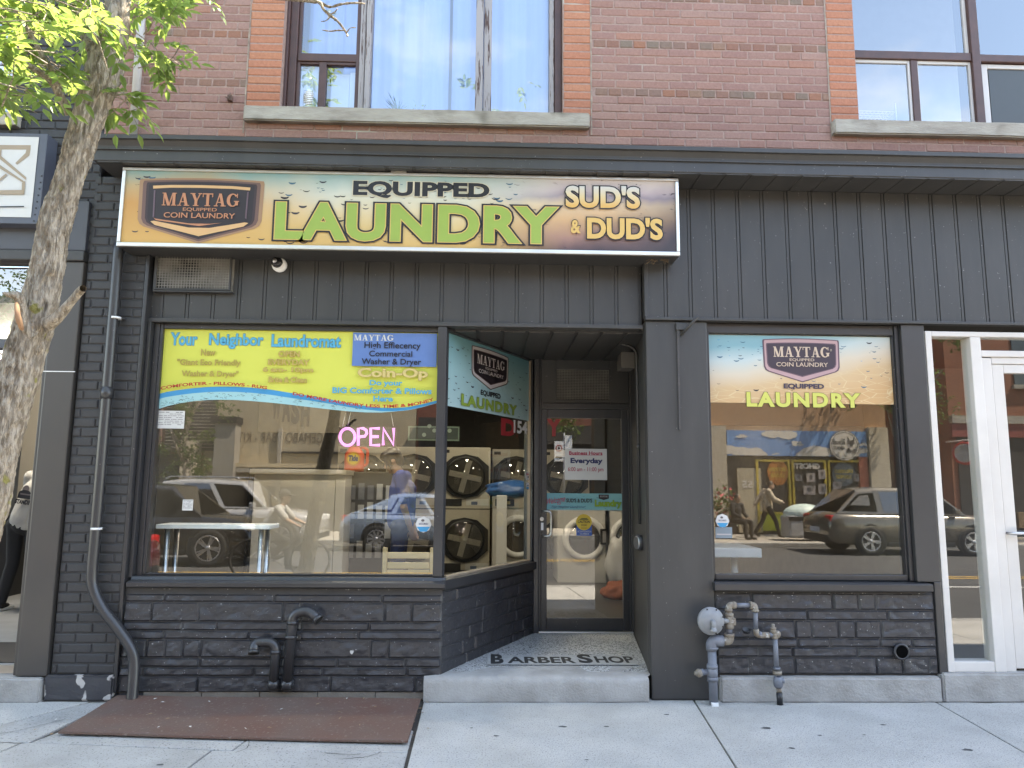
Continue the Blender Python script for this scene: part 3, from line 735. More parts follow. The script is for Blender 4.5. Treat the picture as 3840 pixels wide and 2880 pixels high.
# ---- shop windows
mb = MB()
mb.cbox(-2.609, -2.585, .09, .17, .873, 2.805, M['black_gloss'], .004); mb.cbox(-.425, -.355, .05, .17, .873, 2.805, M['black_gloss'], .006)
mb.cbox(-2.584, -.426, .095, .17, .873, .885, M['black_gloss'], .003); mb.cbox(-2.584, -.426, .095, .17, 2.765, 2.805, M['black_gloss'], .004)
SW1 = mb.build('shop_window', B); pane('pane', -2.59, -.42, .88, 2.77, .12, M['glass'], SW1)
GA, GB = V((-.352, .09, 0)), V((.395, 1.45, 0)); GD = (GB-GA).normalized(); GN = V((GD.y, -GD.x, 0)); GLn = (GB-GA).length
def apr(mb, s0, s1, d0, d1, z0, z1, mt):
    pts = [GA+GD*s0+GN*d1, GA+GD*s1+GN*d1, GA+GD*s1+GN*d0, GA+GD*s0+GN*d0]; mb.prism([(p.x, p.y) for p in pts], 2, z0, z1, mt)
mb = MB(); apr(mb, -.03, .018, -.07, .004, .854, 2.80, M['black_gloss']); apr(mb, GLn-.012, GLn+.055, -.07, .02, .854, 2.80, M['black_gloss'])
apr(mb, .0185, GLn-.0125, -.06, .004, .854, .868, mat('bare_wood', (.32, .25, .18, 1), .8, c2=(.22, .17, .12, 1))); apr(mb, .0185, GLn-.0125, -.06, .006, 2.775, 2.80, M['black_gloss'])
apr(mb, GLn-.020, GLn-.0125, -.03, .0, .869, 2.774, mat('weathered_bead', (.28, .22, .16, 1), .8))
SW2 = mb.build('shop_window', B)
mb = MB(); apr(mb, .0, GLn-.01, -.026, -.022, .86, 2.79, M['glass_dim']); mb.build('pane', SW2)
mb = MB()
mb.cbox(3.232, 3.262, .035, .14, .862, 2.862, M['black_gloss'], .004); mb.cbox(3.219, 3.231, .055, .14, .862, 2.80, M['black_gloss'], .004)
mb.cbox(1.706, 1.732, .05, .14, .862, 2.80, M['black_gloss'], .004); mb.cbox(1.733, 3.218, .045, .14, .862, .905, M['black_gloss'], .005); mb.cbox(1.706, 3.231, .05, .14, 2.785, 2.862, M['black_gloss'], .005)
SW3 = mb.build('shop_window', B); pane('pane', 1.73, 3.222, .90, 2.79, .085, M['glass'], SW3)
mb = MB(); mb.cbox(3.268, 3.452, .0, .14, .861, 2.862, mat('smooth_black_trim', (.040, .039, .040, 1), .36, c2=(.034, .033, .034, 1), scale=2, bump=.03), .004); mb.cbox(3.396, 3.4515, .0005, .14, .18, .8605, MATS['smooth_black_trim'] if 1 else mat('smooth_black_trim', (.040, .039, .040, 1), .36, c2=(.034, .033, .034, 1), scale=2, bump=.03), .008); mb.build('trim_post', B)

# ---- recessed entrance
YD = 1.47
mb = MB(); vs = []
ext = []
# step block with worn rounded nosing, terrazzo landing behind
nos = [(-.05, .0), (-.052, .125), (-.048, .15), (-.036, .166), (-.015, .173), (.03, .176), (.33, .185)]
xa = lambda y: -.462 if y < .02 else -.462+(y-.02)*.0
nx = 40; P = []
for i in range(nx+1):
    f = i/nx
    for (y, z) in nos:
        xl = -.465 if y < .03 else -.345+(y-.03)*.55; xr_ = 1.185 if y < .0 else 1.214
        x = xl+(xr_-xl)*f; q = V((x*3, y*8, z*8)); P.append((x, y+mnoise.noise(q)*.006, z+(mnoise.noise(q+V((5, 5, 5)))*.006 if z > .02 else 0)))
k = len(nos); mb.add(P, [(i*k+j, (i+1)*k+j, (i+1)*k+j+1, i*k+j+1) for i in range(nx) for j in range(k-1)], M['concrete_old'], True)
mb.box(-.4635, -.345, -.02, .03, 0, .160, M['concrete_old'])
mb.prism([(-.455, -.03), (1.18, -.03), (1.18, .02), (-.455, .02)], 2, 0, .150, M['concrete_old'])
ST = mb.build('entry_step', B)
mb = MB(); mb.add([(-.30, .10, .1775), (1.2145, .10, .1775), (1.24, .335, .187), (1.375, 1.6, .203), (.50, 1.6, .203), (-.19, .335, .187)], [(0, 1, 2, 5), (5, 2, 3, 4)], M['terrazzo'])
mb.box(-.35, 1.3, 1.0, 1.6, .05, .18, M['concrete_old'])
LD = mb.build('terrazzo_landing', ST)
ink = flatm('inlaid_black', (.03, .03, .03, 1), .7); inl = mat('inlaid_pale', (.38, .38, .37, 1), .8, c2=(.30, .30, .29, 1), scale=30)
def floor_pt(x, y, z):
    p = atz(x*KD, y*KD, z); return p
fl = lambda x, y: (lambda p: (p.x, p.y))(floor_pt(x, y, .186))
a0 = fl(1050, 1432); a1 = fl(1377, 1432); yb0 = fl(1210, 1436)[1]; yb1 = fl(1210, 1418)[1]; sl = .0
ar = Art((0, 0, .1885), (1, 0, 0), (0, 1, .0127), (0, 0, 1), .0004)
def rz_(y): return y
yy0, yy1 = fl(1060, 1436)[1], fl(1060, 1418)[1]
ar.rect(fl(1052, 1434)[0], fl(1377, 1434)[0], yy0-.02, yy1+.01, inl)
def ftext(s, x0, x1, ya, yb, off=.03):
    ar.text(s, (fl(x0, 1430)[0], fl(x1, 1430)[0], fl(1200, yb)[1], fl(1200, ya)[1]), [(off, ink)])
ftext('B', 1060, 1088, 1416.5, 1436, .045); ftext('ARBER', 1096, 1244, 1421.5, 1434.5, .03); ftext('S', 1250, 1281, 1416, 1434.5, .045); ftext('HOP', 1287, 1371, 1420.5, 1434, .03)
ar.build('inlaid_lettering', LD)
mb = MB()
# entrance ceiling boards
for i in range(9):
    x0 = -.3+i*.2; mb.cbox(x0, x0+.17, .16, 1.6, ZBL-.03, ZBL+.0, M['black'], .004); mb.box(x0+.171, x0+.199, .16, 1.6, ZBL-.018, ZBL, M['black'])
mb.build('entry_ceiling', B)
# door frame, transom
mb = MB()
xl, xr2 = .46, 1.40
def dx(x, y): return D(x, y, YD).x
def dz(x, y): return D(x, y, YD).z
zdt = dz(1270, 886); ztt = dz(1270, 872); zhead = 2.80
mb.cbox(.42, .468, YD-.06, YD+.08, .19, zhead, M['black_gloss'], .006); mb.cbox(.469, .492, YD-.02, YD+.08, .19, zhead, M['black_gloss'], .005)
mb.cbox(1.336, 1.353, YD-.02, YD+.08, .19, zdt+.02, M['black_gloss'], .005); mb.cbox(1.3535, 1.40, YD-.04, YD+.1, .19, zhead, M['black'], .006)
mb.cbox(.4925, 1.353, YD-.025, YD+.08, zdt+.008, ztt, M['black_gloss'], .005)
tx0, tx1, tz0, tz1 = dx(1200, 830), dx(1318, 830), dz(1258, 866), dz(1258, 797)
mb.cbox(.4925, tx0, YD-.01, YD+.06, ztt+.001, zhead, M['black'], .005); mb.cbox(tx1, 1.353, YD-.01, YD+.06, ztt+.001, zhead, M['black'], .005)
mb.cbox(tx0+.0005, tx1-.0005, YD-.01, YD+.06, tz1, zhead, M['black'], .005); mb.cbox(tx0+.0005, tx1-.0005, YD-.01, YD+.06, ztt+.001, tz0, M['black'], .005)
DF = mb.build('door_frame', B)
def grille(name, x0, x1, z0, z1, y, pitch, r, parent, mt, back=None):
    mb = MB(); x = x0
    while x <= x1: mb.box(x-r, x+r, y-r, y+r, z0, z1, mt); x += pitch
    z = z0
    while z <= z1: mb.box(x0, x1, y-r*1.3, y+r*.8, z-r, z+r, mt); z += pitch
    if back: mb.box(x0, x1, y+.05, y+.06, z0, z1, back)
    for a, b, c, d in ((x0-.012, x0, z0-.012, z1+.012), (x1, x1+.012, z0-.012, z1+.012), (x0, x1, z0-.012, z0), (x0, x1, z1, z1+.012)): mb.box(a, b, y-.01, y+.01, c, d, M['black'])
    return mb.build(name, parent)
M['wire'] = mat('dusty_wire', (.26, .245, .22, 1), .7, c2=(.16, .15, .135, 1))
M['ventdark'] = mat('vent_interior', (.20, .185, .16, 1), .8, c2=(.014, .014, .013, 1), scale=2.0, lo=.44, hi=.56)
grille('transom_grille', tx0+.01, tx1-.01, tz0+.01, tz1-.01, YD+.0, .0155, .0016, DF, M['wire'], mat('transom_dust', (.06, .056, .05, 1), .9))
mb = MB()
d0, d1, z0, z1 = .4935, 1.335, .215, zdt+.006
gx0, gx1, gz0, gz1 = dx(1181, 1120), dx(1344, 1120), dz(1270, 1335), dz(1270, 904)
mb.cbox(d0, gx0, YD-.012, YD+.035, z0, z1, M['black_gloss'], .005); mb.cbox(gx1, d1, YD-.012, YD+.035, z0, z1, M['black_gloss'], .005)
mb.cbox(gx0+.0005, gx1-.0005, YD-.012, YD+.035, z0, gz0, M['black_gloss'], .005); mb.cbox(gx0+.0005, gx1-.0005, YD-.012, YD+.035, gz1, z1, M['black_gloss'], .005)
DR = mb.build('entrance_door', B)
pane('pane', gx0-.005, gx1+.005, gz0-.005, gz1+.005, YD+.008, M['glass'], DR)
hz0, hz1, hx = dz(1180, 1158), dz(1180, 1104), dx(1171, 1130)
mb = MB(); rect_tube(mb, [(hx, YD-.01, hz1), (hx+.085, YD-.035, hz1), (hx+.085, YD-.035, hz0), (hx, YD-.01, hz0)], .012, M['steel'], .05, 10); mb.build('handle', DR)
mb = MB()
zb = dz(1260, 1100.5); mb.cbox(gx0-.01, gx1+.01, YD+.04, YD+.065, zb-.014, zb+.010, M['alu'], .004); mb.build('push_bar', DR)
mb = MB()
lx, lz = dx(1171, 1130), dz(1171, 1125)
mb.lathe([(.02, 0), (.02, .008), (.017, .01)], Tm((lx-.004, YD-.012, dz(1171, 1121)), (0, -1, 0)), M['steel'], 18); mb.cbox(lx-.018, lx+.012, YD-.018, YD-.0125, dz(1171, 1145), dz(1171, 1129), M['paper'], .002); mb.build('lock', DR)
mb = MB(); mb.cbox(.47, 1.36, YD-.05, YD+.05, .196, .214, M['alu'], .004); mb.build('threshold', DF)

# ---- white framed doorway at the far right
mb = MB(); wf = M['white_frame']; YX = .05
def fx(x, y): return D(x, y, YX-.03).x
ztop, zbt = 2.815, .205
c0, c1, c2, c3 = 3.462, 3.512, fx(2120, 1082), fx(2155, 1082)
mb.cbox(c0, c1, YX-.05, YX+.08, .20, ztop, wf, .006); mb.cbox(c1+.001, 5.5, YX-.045, YX+.08, ztop-.042, ztop-.0005, wf, .006)
mb.cbox(c2, c2+.085, YX-.045, YX+.08, .2, ztop-.043, wf, .006); mb.cbox(c2+.0855, c2+.17, YX-.03, YX+.06, .2, D(2180, 778, 0).z+.02, wf, .006)
mb.cbox(c1+.0005, c2-.0005, YX-.04, YX+.08, .2, .275, wf, .006)
zt0 = D(2180, 772, 0).z; zt1 = D(2180, 757, 0).z
mb.cbox(c2+.086, 5.5, YX-.04, YX+.08, zt0+.005, zt1, wf, .006); mb.cbox(c2+.171, 5.5, YX-.028, YX+.06, zt0-.05, zt0+.004, wf, .006)
dxl = c2+.175
zh = D(2190, 805, 0).z
mb.cbox(dxl, dxl+.095, YX-.02, YX+.03, .22, zt0-.052, wf, .006); mb.cbox(dxl+.0955, 5.5, YX-.02, YX+.03, zh, zt0-.0525, wf, .006); mb.cbox(dxl+.0955, 5.5, YX-.02, YX+.03, .22, .50, wf, .006)
WF = mb.build('white_shopfront', B)
pane('pane', c1, c2, .27, ztop-.04, YX+.01, M['glass'], WF); pane('pane', c2+.08, 5.5, zt1, ztop-.04, YX+.01, M['glass'], WF); pane('pane', dxl+.09, 5.5, .49, zh, YX+.005, M['glass'], WF)
zhh = D(2190, 1152, 0).z
mb = MB(); rect_tube(mb, [(dxl+.02, YX-.02, zhh), (dxl+.02, YX-.08, zhh), (dxl+.6, YX-.08, zhh)], .013, M['steel'], .03, 10); mb.build('handle', WF)

# ---- interior shell
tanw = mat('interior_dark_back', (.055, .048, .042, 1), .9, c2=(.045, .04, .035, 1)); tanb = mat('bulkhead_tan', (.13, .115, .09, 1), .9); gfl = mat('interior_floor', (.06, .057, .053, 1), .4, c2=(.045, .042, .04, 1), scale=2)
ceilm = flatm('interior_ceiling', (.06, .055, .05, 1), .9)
mb = MB()
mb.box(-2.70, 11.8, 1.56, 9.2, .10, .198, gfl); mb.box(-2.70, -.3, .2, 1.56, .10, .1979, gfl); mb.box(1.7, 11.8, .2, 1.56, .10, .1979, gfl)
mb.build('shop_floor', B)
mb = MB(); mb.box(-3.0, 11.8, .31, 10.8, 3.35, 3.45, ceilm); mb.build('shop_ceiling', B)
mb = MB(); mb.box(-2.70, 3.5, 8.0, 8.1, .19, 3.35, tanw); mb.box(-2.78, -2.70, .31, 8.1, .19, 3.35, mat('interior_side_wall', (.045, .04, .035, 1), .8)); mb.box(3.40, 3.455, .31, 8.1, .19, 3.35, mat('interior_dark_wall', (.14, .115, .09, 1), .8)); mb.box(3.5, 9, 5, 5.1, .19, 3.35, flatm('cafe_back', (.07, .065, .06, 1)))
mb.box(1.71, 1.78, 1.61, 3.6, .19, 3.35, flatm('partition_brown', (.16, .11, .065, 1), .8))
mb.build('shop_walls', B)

# ================================================================== SIGNS AND WINDOW GRAPHICS
def printed(name, build):
    """printed artwork: a colour computed from the place on the panel"""
    mt, n, b, o = newmat(name); b.inputs['Roughness'].default_value = .38; b.inputs['Specular IOR Level'].default_value = .35
    t = N(n, 'ShaderNodeTexCoord'); sx = N(n, 'ShaderNodeSeparateXYZ'); n.links.new(t.outputs['Object'], sx.inputs[0])
    n.links.new(build(n, sx.outputs[0], sx.outputs[2], t.outputs['Object']), b.inputs['Base Color']); return mt
def ramp(n, fac, a, b_, stops):
    mr = N(n, 'ShaderNodeMapRange'); mr.inputs[1].default_value = a; mr.inputs[2].default_value = b_; n.links.new(fac, mr.inputs[0])
    r = N(n, 'ShaderNodeValToRGB'); cr = r.color_ramp
    while len(cr.elements) < len(stops): cr.elements.new(.5)
    for i, (p, c) in enumerate(stops): cr.elements[i].position = p; cr.elements[i].color = c
    n.links.new(mr.outputs[0], r.inputs[0]); return r.outputs[0], mr.outputs[0]
def madd(n, a, k, c):
    x = N(n, 'ShaderNodeMath', operation='MULTIPLY_ADD'); n.links.new(a, x.inputs[0]); x.inputs[1].default_value = k
    if hasattr(c, 'links'): n.links.new(c, x.inputs[2])
    else: x.inputs[2].default_value = c
    return x.outputs[0]
SX0, SX1, SZ0, SZ1, YS = -2.838, 1.443, 3.325, 3.953, -.22
def signart(n, X, Z, P):
    nz = N(n, 'ShaderNodeTexNoise'); nz.inputs['Scale'].default_value = 2.2; nz.inputs['Detail'].default_value = 4; n.links.new(P, nz.inputs['Vector'])
    zz = madd(n, nz.outputs[0], .22, madd(n, Z, 1, -.11))
    left, _ = ramp(n, zz, SZ0, SZ1, [(0, A(238, 192, 116)), (.3, A(244, 210, 144)), (.55, A(248, 230, 190)), (.74, A(232, 234, 218)), (1, A(160, 200, 200))])
    lefter, _ = ramp(n, zz, SZ0, SZ1, [(0, A(238, 190, 112)), (.55, A(226, 168, 98)), (.78, A(214, 186, 140)), (1, A(150, 190, 186))])
    right, _ = ramp(n, zz, SZ0, SZ1, [(0, A(104, 82, 88)), (.2, A(186, 142, 128)), (.42, A(236, 190, 140)), (.62, A(242, 212, 176)), (.72, A(176, 160, 168)), (.80, A(214, 194, 194)), (1, A(240, 226, 214))])
    fr, _ = ramp(n, X, -.2, .55, [(0, (0, 0, 0, 1)), (1, (1, 1, 1, 1))]); fl_, _ = ramp(n, X, -2.2, -1.2, [(0, (0, 0, 0, 1)), (1, (1, 1, 1, 1))])
    c = mixc(n, fl_, lefter, left); c = mixc(n, fr, c, right)
    # dark vignette printed in the lower right, flecks of gravel in the sand
    xr, _ = ramp(n, madd(n, X, .6, madd(n, zz, -.9, 0)), -2.75, -2.25, [(0, (0, 0, 0, 1)), (1, (1, 1, 1, 1))])
    c = mixc(n, xr, c, A(78, 70, 76))
    n2 = N(n, 'ShaderNodeTexNoise'); n2.inputs['Scale'].default_value = 42; n2.inputs['Detail'].default_value = 5
    mpp = N(n, 'ShaderNodeMapping'); mpp.inputs['Scale'].default_value = (.45, 1, 1); n.links.new(P, mpp.inputs[0]); n.links.new(mpp.outputs[0], n2.inputs['Vector'])
    f2, _ = ramp(n, n2.outputs[0], .60, .66, [(0, (0, 0, 0, 1)), (1, (1, 1, 1, 1))])
    n3 = N(n, 'ShaderNodeTexNoise'); n3.inputs['Scale'].default_value = 3.5; n.links.new(P, n3.inputs['Vector']); f3, _ = ramp(n, n3.outputs[0], .47, .6, [(0, (0, 0, 0, 1)), (1, (1, 1, 1, 1))])
    ml = N(n, 'ShaderNodeMath', operation='MULTIPLY'); n.links.new(f2, ml.inputs[0]); n.links.new(f3, ml.inputs[1])
    ml2 = N(n, 'ShaderNodeMath', operation='MULTIPLY'); n.links.new(ml.outputs[0], ml2.inputs[0]); n.links.new(fr, ml2.inputs[1])
    return mixc(n, ml2.outputs[0], c, A(92, 78, 80))
M['signart'] = printed('sign_artwork', signart)
P_ = {k: flatm('print_'+k, v, .4) for k, v in dict(ink=A(40, 38, 42), green=A(170, 198, 92), gold=A(250, 205, 120), white=A(240, 240, 238), cream=A(250, 236, 206), dropd=A(70, 66, 74), dropb=A(74, 120, 146),
     navyblack=A(46, 40, 46), copper=A(220, 150, 112), copperd=A(52, 42, 48), copperl=A(246, 196, 140), yellow=A(240, 236, 84), cyan=A(88, 196, 232), bluetext=A(60, 140, 190), red=A(206, 62, 48), panelblue=A(108, 146, 212),
     tan=A(214, 190, 96), tand=A(186, 158, 84), aqua=A(178, 232, 238), sky=A(60, 172, 230), chrome=A(206, 200, 200), chromed=A(120, 112, 116), rose=A(214, 176, 178), rosed=A(120, 96, 108), lime=A(232, 232, 120), olive=A(112, 108, 60), purple=A(84, 74, 92),
     crimson=A(196, 52, 88), navy=A(44, 56, 112), leafg=A(150, 190, 60), teal=A(120, 196, 206), cautiony=A(236, 200, 70), cautionb=A(54, 104, 196), shadow=A(104, 84, 86)).items()}
def badge(a, cx, cz, w_, h, fr1, fr2, ins, letters, serif_h=.26, warp=None, halo=None):
    def q(pts, k=1.0): 
        r = [(cx+x*w_*k, cz+z*h*k) for x, z in pts]
        return [warp(*p) for p in r] if warp else r
    def outl(sx, zt, zb, tip, rad=.03, arch=.03):
        pts = []
        for i in range(13): x = -1+2*i/12; pts.append((x*sx*.985, zt+arch*(1-x*x)))
        pts += [(sx, zt-.04), (sx*.985, zb+.10), (sx*.95, zb+.03), (sx*.88, zb-.01), (0, tip), (-sx*.88, zb-.01), (-sx*.95, zb+.03), (-sx*.985, zb+.10), (-sx, zt-.04)]
        return pts
    if halo:
        for k, mm in halo: a.poly(q(outl(.5, .43, -.26, -.5), k), mm)
    if halo:                             # dark shield with a pale bar on top, slim side glints and a pale chevron below
        a.poly(q(outl(.515, .445, -.275, -.52)), fr2)
        a.poly(q([(-.475, .405), (-.3, .425), (0, .432), (.3, .425), (.475, .405), (.472, .352), (.3, .375), (0, .382), (-.3, .375), (-.472, .352)]), fr1)
        a.poly(q([(-.475, -.235), (-.44, -.225), (-.1, -.335), (.1, -.335), (.44, -.225), (.475, -.235), (.43, -.30), (0, -.485), (-.43, -.30)]), fr1)
        a.poly(q([(-.45, -.165), (-.43, -.185), (-.1, -.262), (.1, -.262), (.22, -.24), (.0, -.305), (-.42, -.215)]), letters)
        for sg_ in (-1, 1): a.poly(q([(sg_*.462, .33), (sg_*.447, .32), (sg_*.440, -.15), (sg_*.455, -.17)]), P_['rosed'])
    else:
        a.poly(q(outl(.515, .445, -.275, -.52)), fr2); a.poly(q(outl(.495, .425, -.26, -.495)), fr1)
        a.poly(q(outl(.47, .36, -.20, -.40, arch=.02)), fr2); a.poly(q(outl(.455, .34, -.19, -.375, arch=.02)), ins)
        a.poly(q(outl(.44, .325, -.155, -.235, arch=.015)), ins)
    wf = (lambda x, y: warp(x, y)) if warp else None
    a.serif('MAYTAG', (cx-.375*w_, cx+.375*w_, cz+.045*h, cz+.285*h), letters, wf)
    a.text('EQUIPPED', (cx-.165*w_, cx+.165*w_, cz-.055*h, cz+.015*h), [(.01, letters)], warp=wf)
    a.text('COIN LAUNDRY', (cx-.345*w_, cx+.345*w_, cz-.17*h, cz-.075*h), [(.012, letters)], warp=wf)

SG = thing('shop_sign', 'long silver framed laundry sign with green and black lettering over the shopfront', 'sign', ((SX0+SX1)/2, YS, SZ0))
def unpar(o, root): o.parent = root; o.matrix_parent_inverse = Matrix.Translation(-root.location); return o
mb = MB(); mb.box(SX0+.004, SX1-.004, YS+.012, .07, SZ0+.004, SZ1-.004, M['black']); unpar(mb.build('cabinet'), SG)
fw = .032
mb = MB(); mb.cbox(SX0, SX1, YS-.012, YS+.018, SZ0, SZ0+fw, M['alu'], .005); mb.cbox(SX0, SX1, YS-.012, YS+.018, SZ1-fw*.75, SZ1, M['alu'], .005)
mb.cbox(SX0, SX0+fw*.8, YS-.0115, YS+.0175, SZ0+fw+.0005, SZ1-fw*.75-.0005, M['alu'], .005); mb.cbox(SX1-fw*.8, SX1, YS-.0115, YS+.0175, SZ0+fw+.0005, SZ1-fw*.75-.0005, M['alu'], .005)
p = D(862, 372, YS); mb.box(p.x-.06, p.x+.06, YS-.02, YS+.0, SZ1+.0005, SZ1+.02, M['alu'])
unpar(mb.build('sign_frame'), SG)
mb = MB(); mb.box(SX0+.02, SX1-.02, YS+.001, YS+.008, SZ0+.02, SZ1-.015, M['signart']); unpar(mb.build('sign_face'), SG)
z4 = zoomer(400, 600, .4973, YS); z5 = zoomer(1400, 600, .5425, YS)
a = ypl(YS+.0005)
M['printdrop'] = P_['dropd']
a.drops(110, (-2.75, .1, SZ0+.06, SZ1-.16), .028, P_['dropd'], P_['copperd'], 4); a.drops(80, (-2.75, .2, SZ1-.2, SZ1-.05), .024, P_['dropb'], P_['dropd'], 6)
unpar(a.build('printed_droplets'), SG)
a = ypl(YS-.0008)
halo = [(1.22, flatm('halo_outer', A(186, 146, 112), .4)), (1.15, flatm('halo_mid', A(128, 96, 88), .4)), (1.08, flatm('halo_in', A(72, 54, 58), .4))]
c0 = z4(708, 172); c1 = z4(708, 592); xL = z4(322, 330)[0]; xR = z4(1098, 330)[0]
badge(a, (xL+xR)/2, (c0[1]+c1[1])/2+.01, (xR-xL), c0[1]-c1[1]+.0, P_['copperl'], P_['copperd'], flatm('badge_navy', A(50, 46, 58), .4), P_['copper'], halo=halo)
unpar(a.build('emblem'), SG)
a = ypl(YS-.0045)
b = (at(1325, 700, YS).x, at(1836, 700, YS).x, at(1580, 747, YS).z, at(1580, 683, YS).z)
a.text('EQUIPPED', b, [(.075, P_['cream']), (.045, P_['ink'])], space=1.03)
b = (at(1033, 830, YS).x, at(2092, 830, YS).x, at(1560, 908, YS).z, at(1560, 768, YS).z)
a.text('LAUNDRY', b, [(.084, P_['ink']), (.052, P_['gold']), (.037, P_['green'])], space=1.07)
sg = printed('sud_gradient', lambda n, X, Z, P: ramp(n, Z, at(2250, 775, YS).z, at(2250, 700, YS).z, [(0, A(250, 196, 110)), (.5, A(248, 224, 172)), (1, A(236, 236, 232))])[0])
def t5(s, x0, x1, y0, y1, m_, off=.04): a.text(s, (z5(x0, (y0+y1)/2)[0], z5(x1, (y0+y1)/2)[0], z5((x0+x1)/2, y1)[1], z5((x0+x1)/2, y0)[1]), [(off+.042, P_['ink']), (off, m_)])
t5("SUD'S", 1328, 1842, 180, 336, sg); t5("DUD'S", 1476, 1998, 400, 552, P_['gold']); t5('&', 1364, 1432, 418, 510, P_['gold'], .03)
unpar(a.build('lettering'), SG)

# ---- yellow window banner
YB = .118
z6 = zoomer(500, 1180, .6148, YB); zb6 = zoomer(560, 1180, .50633, YB)
BN = thing('window_banner', 'yellow printed banner with cyan heading and wavy blue hem across the left window', 'banner', (-1.5, YB, 2.3))
a = ypl(YB)
x0, x1 = -2.592, -.428
zt = 2.764
lowy = [(45, 700), (130, 678), (230, 655), (330, 640), (430, 632), (520, 630), (640, 632), (760, 640), (900, 652), (1050, 668), (1200, 686), (1350, 703), (1480, 716), (1600, 724), (1720, 725), (1820, 716), (1920, 700), (2020, 672), (2135, 648)]
uppy = [(45, 586), (130, 572), (230, 556), (330, 544), (430, 536), (520, 533), (640, 534), (760, 541), (900, 556), (1050, 580), (1200, 604), (1350, 630), (1480, 656), (1600, 676), (1720, 690), (1820, 692), (1920, 684), (2020, 664), (2135, 636)]
mid = [(x, y+(38 if x < 1000 else 38-(x-1000)*.018)) for x, y in uppy]
def path6(pts, k=0): return [zb6(x, y+k) for x, y in pts]
U, Mi, Lo = path6(uppy), path6(mid), path6(lowy)
for L_ in (U, Mi, Lo): L_[0] = (x0, L_[0][1]); L_[-1] = (x1, L_[-1][1])
top = [(p[0], zt) for p in U]
M['banner_y'] = mat('banner_yellow', A(242, 244, 112), .6, c2=A(238, 240, 106), scale=2, spec=.25)
a.strip(top, U, M['banner_y']); a.strip(U, Mi, P_['sky']); a.strip([(p[0], p[1]) for p in Mi], [(l[0], min(l[1], m_[1]-.002)) for l, m_ in zip(Lo, Mi)], P_['aqua'])
a.k += 1
rg = random.Random(5)
for _ in range(110):
    i = rg.randrange(0, 13); f = rg.uniform(.15, .9); s = Mi[i][0]+rg.uniform(0, .1); t = Mi[i][1]*(1-f)+Lo[i][1]*f; r = rg.choice((.005, .007, .009, .013))
    a.mb.add([a.p(s+r*cos(k*.42), t+r*.75*sin(k*.42)) for k in range(8)]+[a.p(s+(r-.0025)*cos(k*.42), t+(r-.0025)*.75*sin(k*.42)) for k in range(8)], [(k, k+1, 9+k, 8+k) for k in range(7)], P_['dropd'])
unpar(a.build('banner_sheet'), BN)
a = ypl(YB-.003)
def t6(s, X0, Y0, X1, Y1, layers, shear=0, space=1.0): a.text(s, tb(zb6, X0, Y0, X1, Y1), layers, shear, space)
hd = [(.042, P_['bluetext']), (.024, P_['cyan'])]
t6('Your', 160, 134, 358, 228, hd); t6('Neighbor', 445, 142, 846, 254, hd); t6('Laundromat', 908, 150, 1420, 242, hd)
fd = [(.030, P_['tand']), (.010, P_['tan'])]
t6('New', 386, 256, 492, 304, fd); t6('"Giant Eco Friendly', 210, 332, 678, 388, fd); t6('Washer & Dryer"', 244, 416, 662, 470, fd)
fd2 = [(.045, flatm('print_tan_edge', A(190, 140, 70), .5)), (.018, flatm('print_tan_fill', A(222, 196, 110), .5))]
t6('OPEN', 960, 272, 1116, 314, fd2); t6('EVERYDAY', 884, 334, 1188, 374, fd2); t6('6 am- 10pm', 846, 392, 1216, 436, fd2); t6('Brite & Clean', 888, 464, 1170, 504, fd2)
bx = tb(zb6, 1508, 140, 2130, 386); a.rect(bx[0], bx[1], bx[2], bx[3], P_['panelblue'])
a.serif('MAYTAG', tb(zb6, 1520, 152, 1812, 196), P_['white'])
t6('EQUIPPED', 1832, 162, 2112, 202, [(.03, P_['white'])], .25)
for s, X0, Y0, X1, Y1 in (('High Effiecency', 1596, 208, 2012, 268), ('Commercial', 1632, 272, 1950, 314), ('Washer & Dryer', 1576, 330, 2016, 386)): t6(s, X0, Y0, X1, Y1, [(.014, P_['ink'])])
t6('Coin-Op', 1548, 400, 2064, 488, [(.05, flatm('print_tan_edge2', A(196, 160, 96), .5)), (.032, flatm('print_peach', A(238, 214, 140), .5))])
for s, X0, Y0, X1, Y1 in (('Do your', 1636, 490, 1876, 538), ('BIG Comforter & Pillows', 1362, 546, 2092, 588), ('Here', 1664, 606, 1806, 646)): t6(s, X0, Y0, X1, Y1, [(.035, P_['bluetext']), (.016, P_['cyan'])])
hcap = zb6(500, 500)[1]-zb6(500, 524)[1]
a.onpath('COMFORTER - PILLOWS - RUG', path6([(98, 562), (180, 546), (300, 532), (440, 524), (560, 525), (700, 535), (800, 546), (878, 558)]), hcap, P_['red'], .035)
a.onpath('DO MORE LAUNDRY LESS TIME & MONEY', path6([(1068, 598), (1200, 624), (1350, 652), (1500, 676), (1600, 688), (1720, 694), (1820, 692), (1940, 682), (2030, 664), (2112, 640)]), hcap, P_['red'], .035)
unpar(a.build('banner_lettering'), BN)

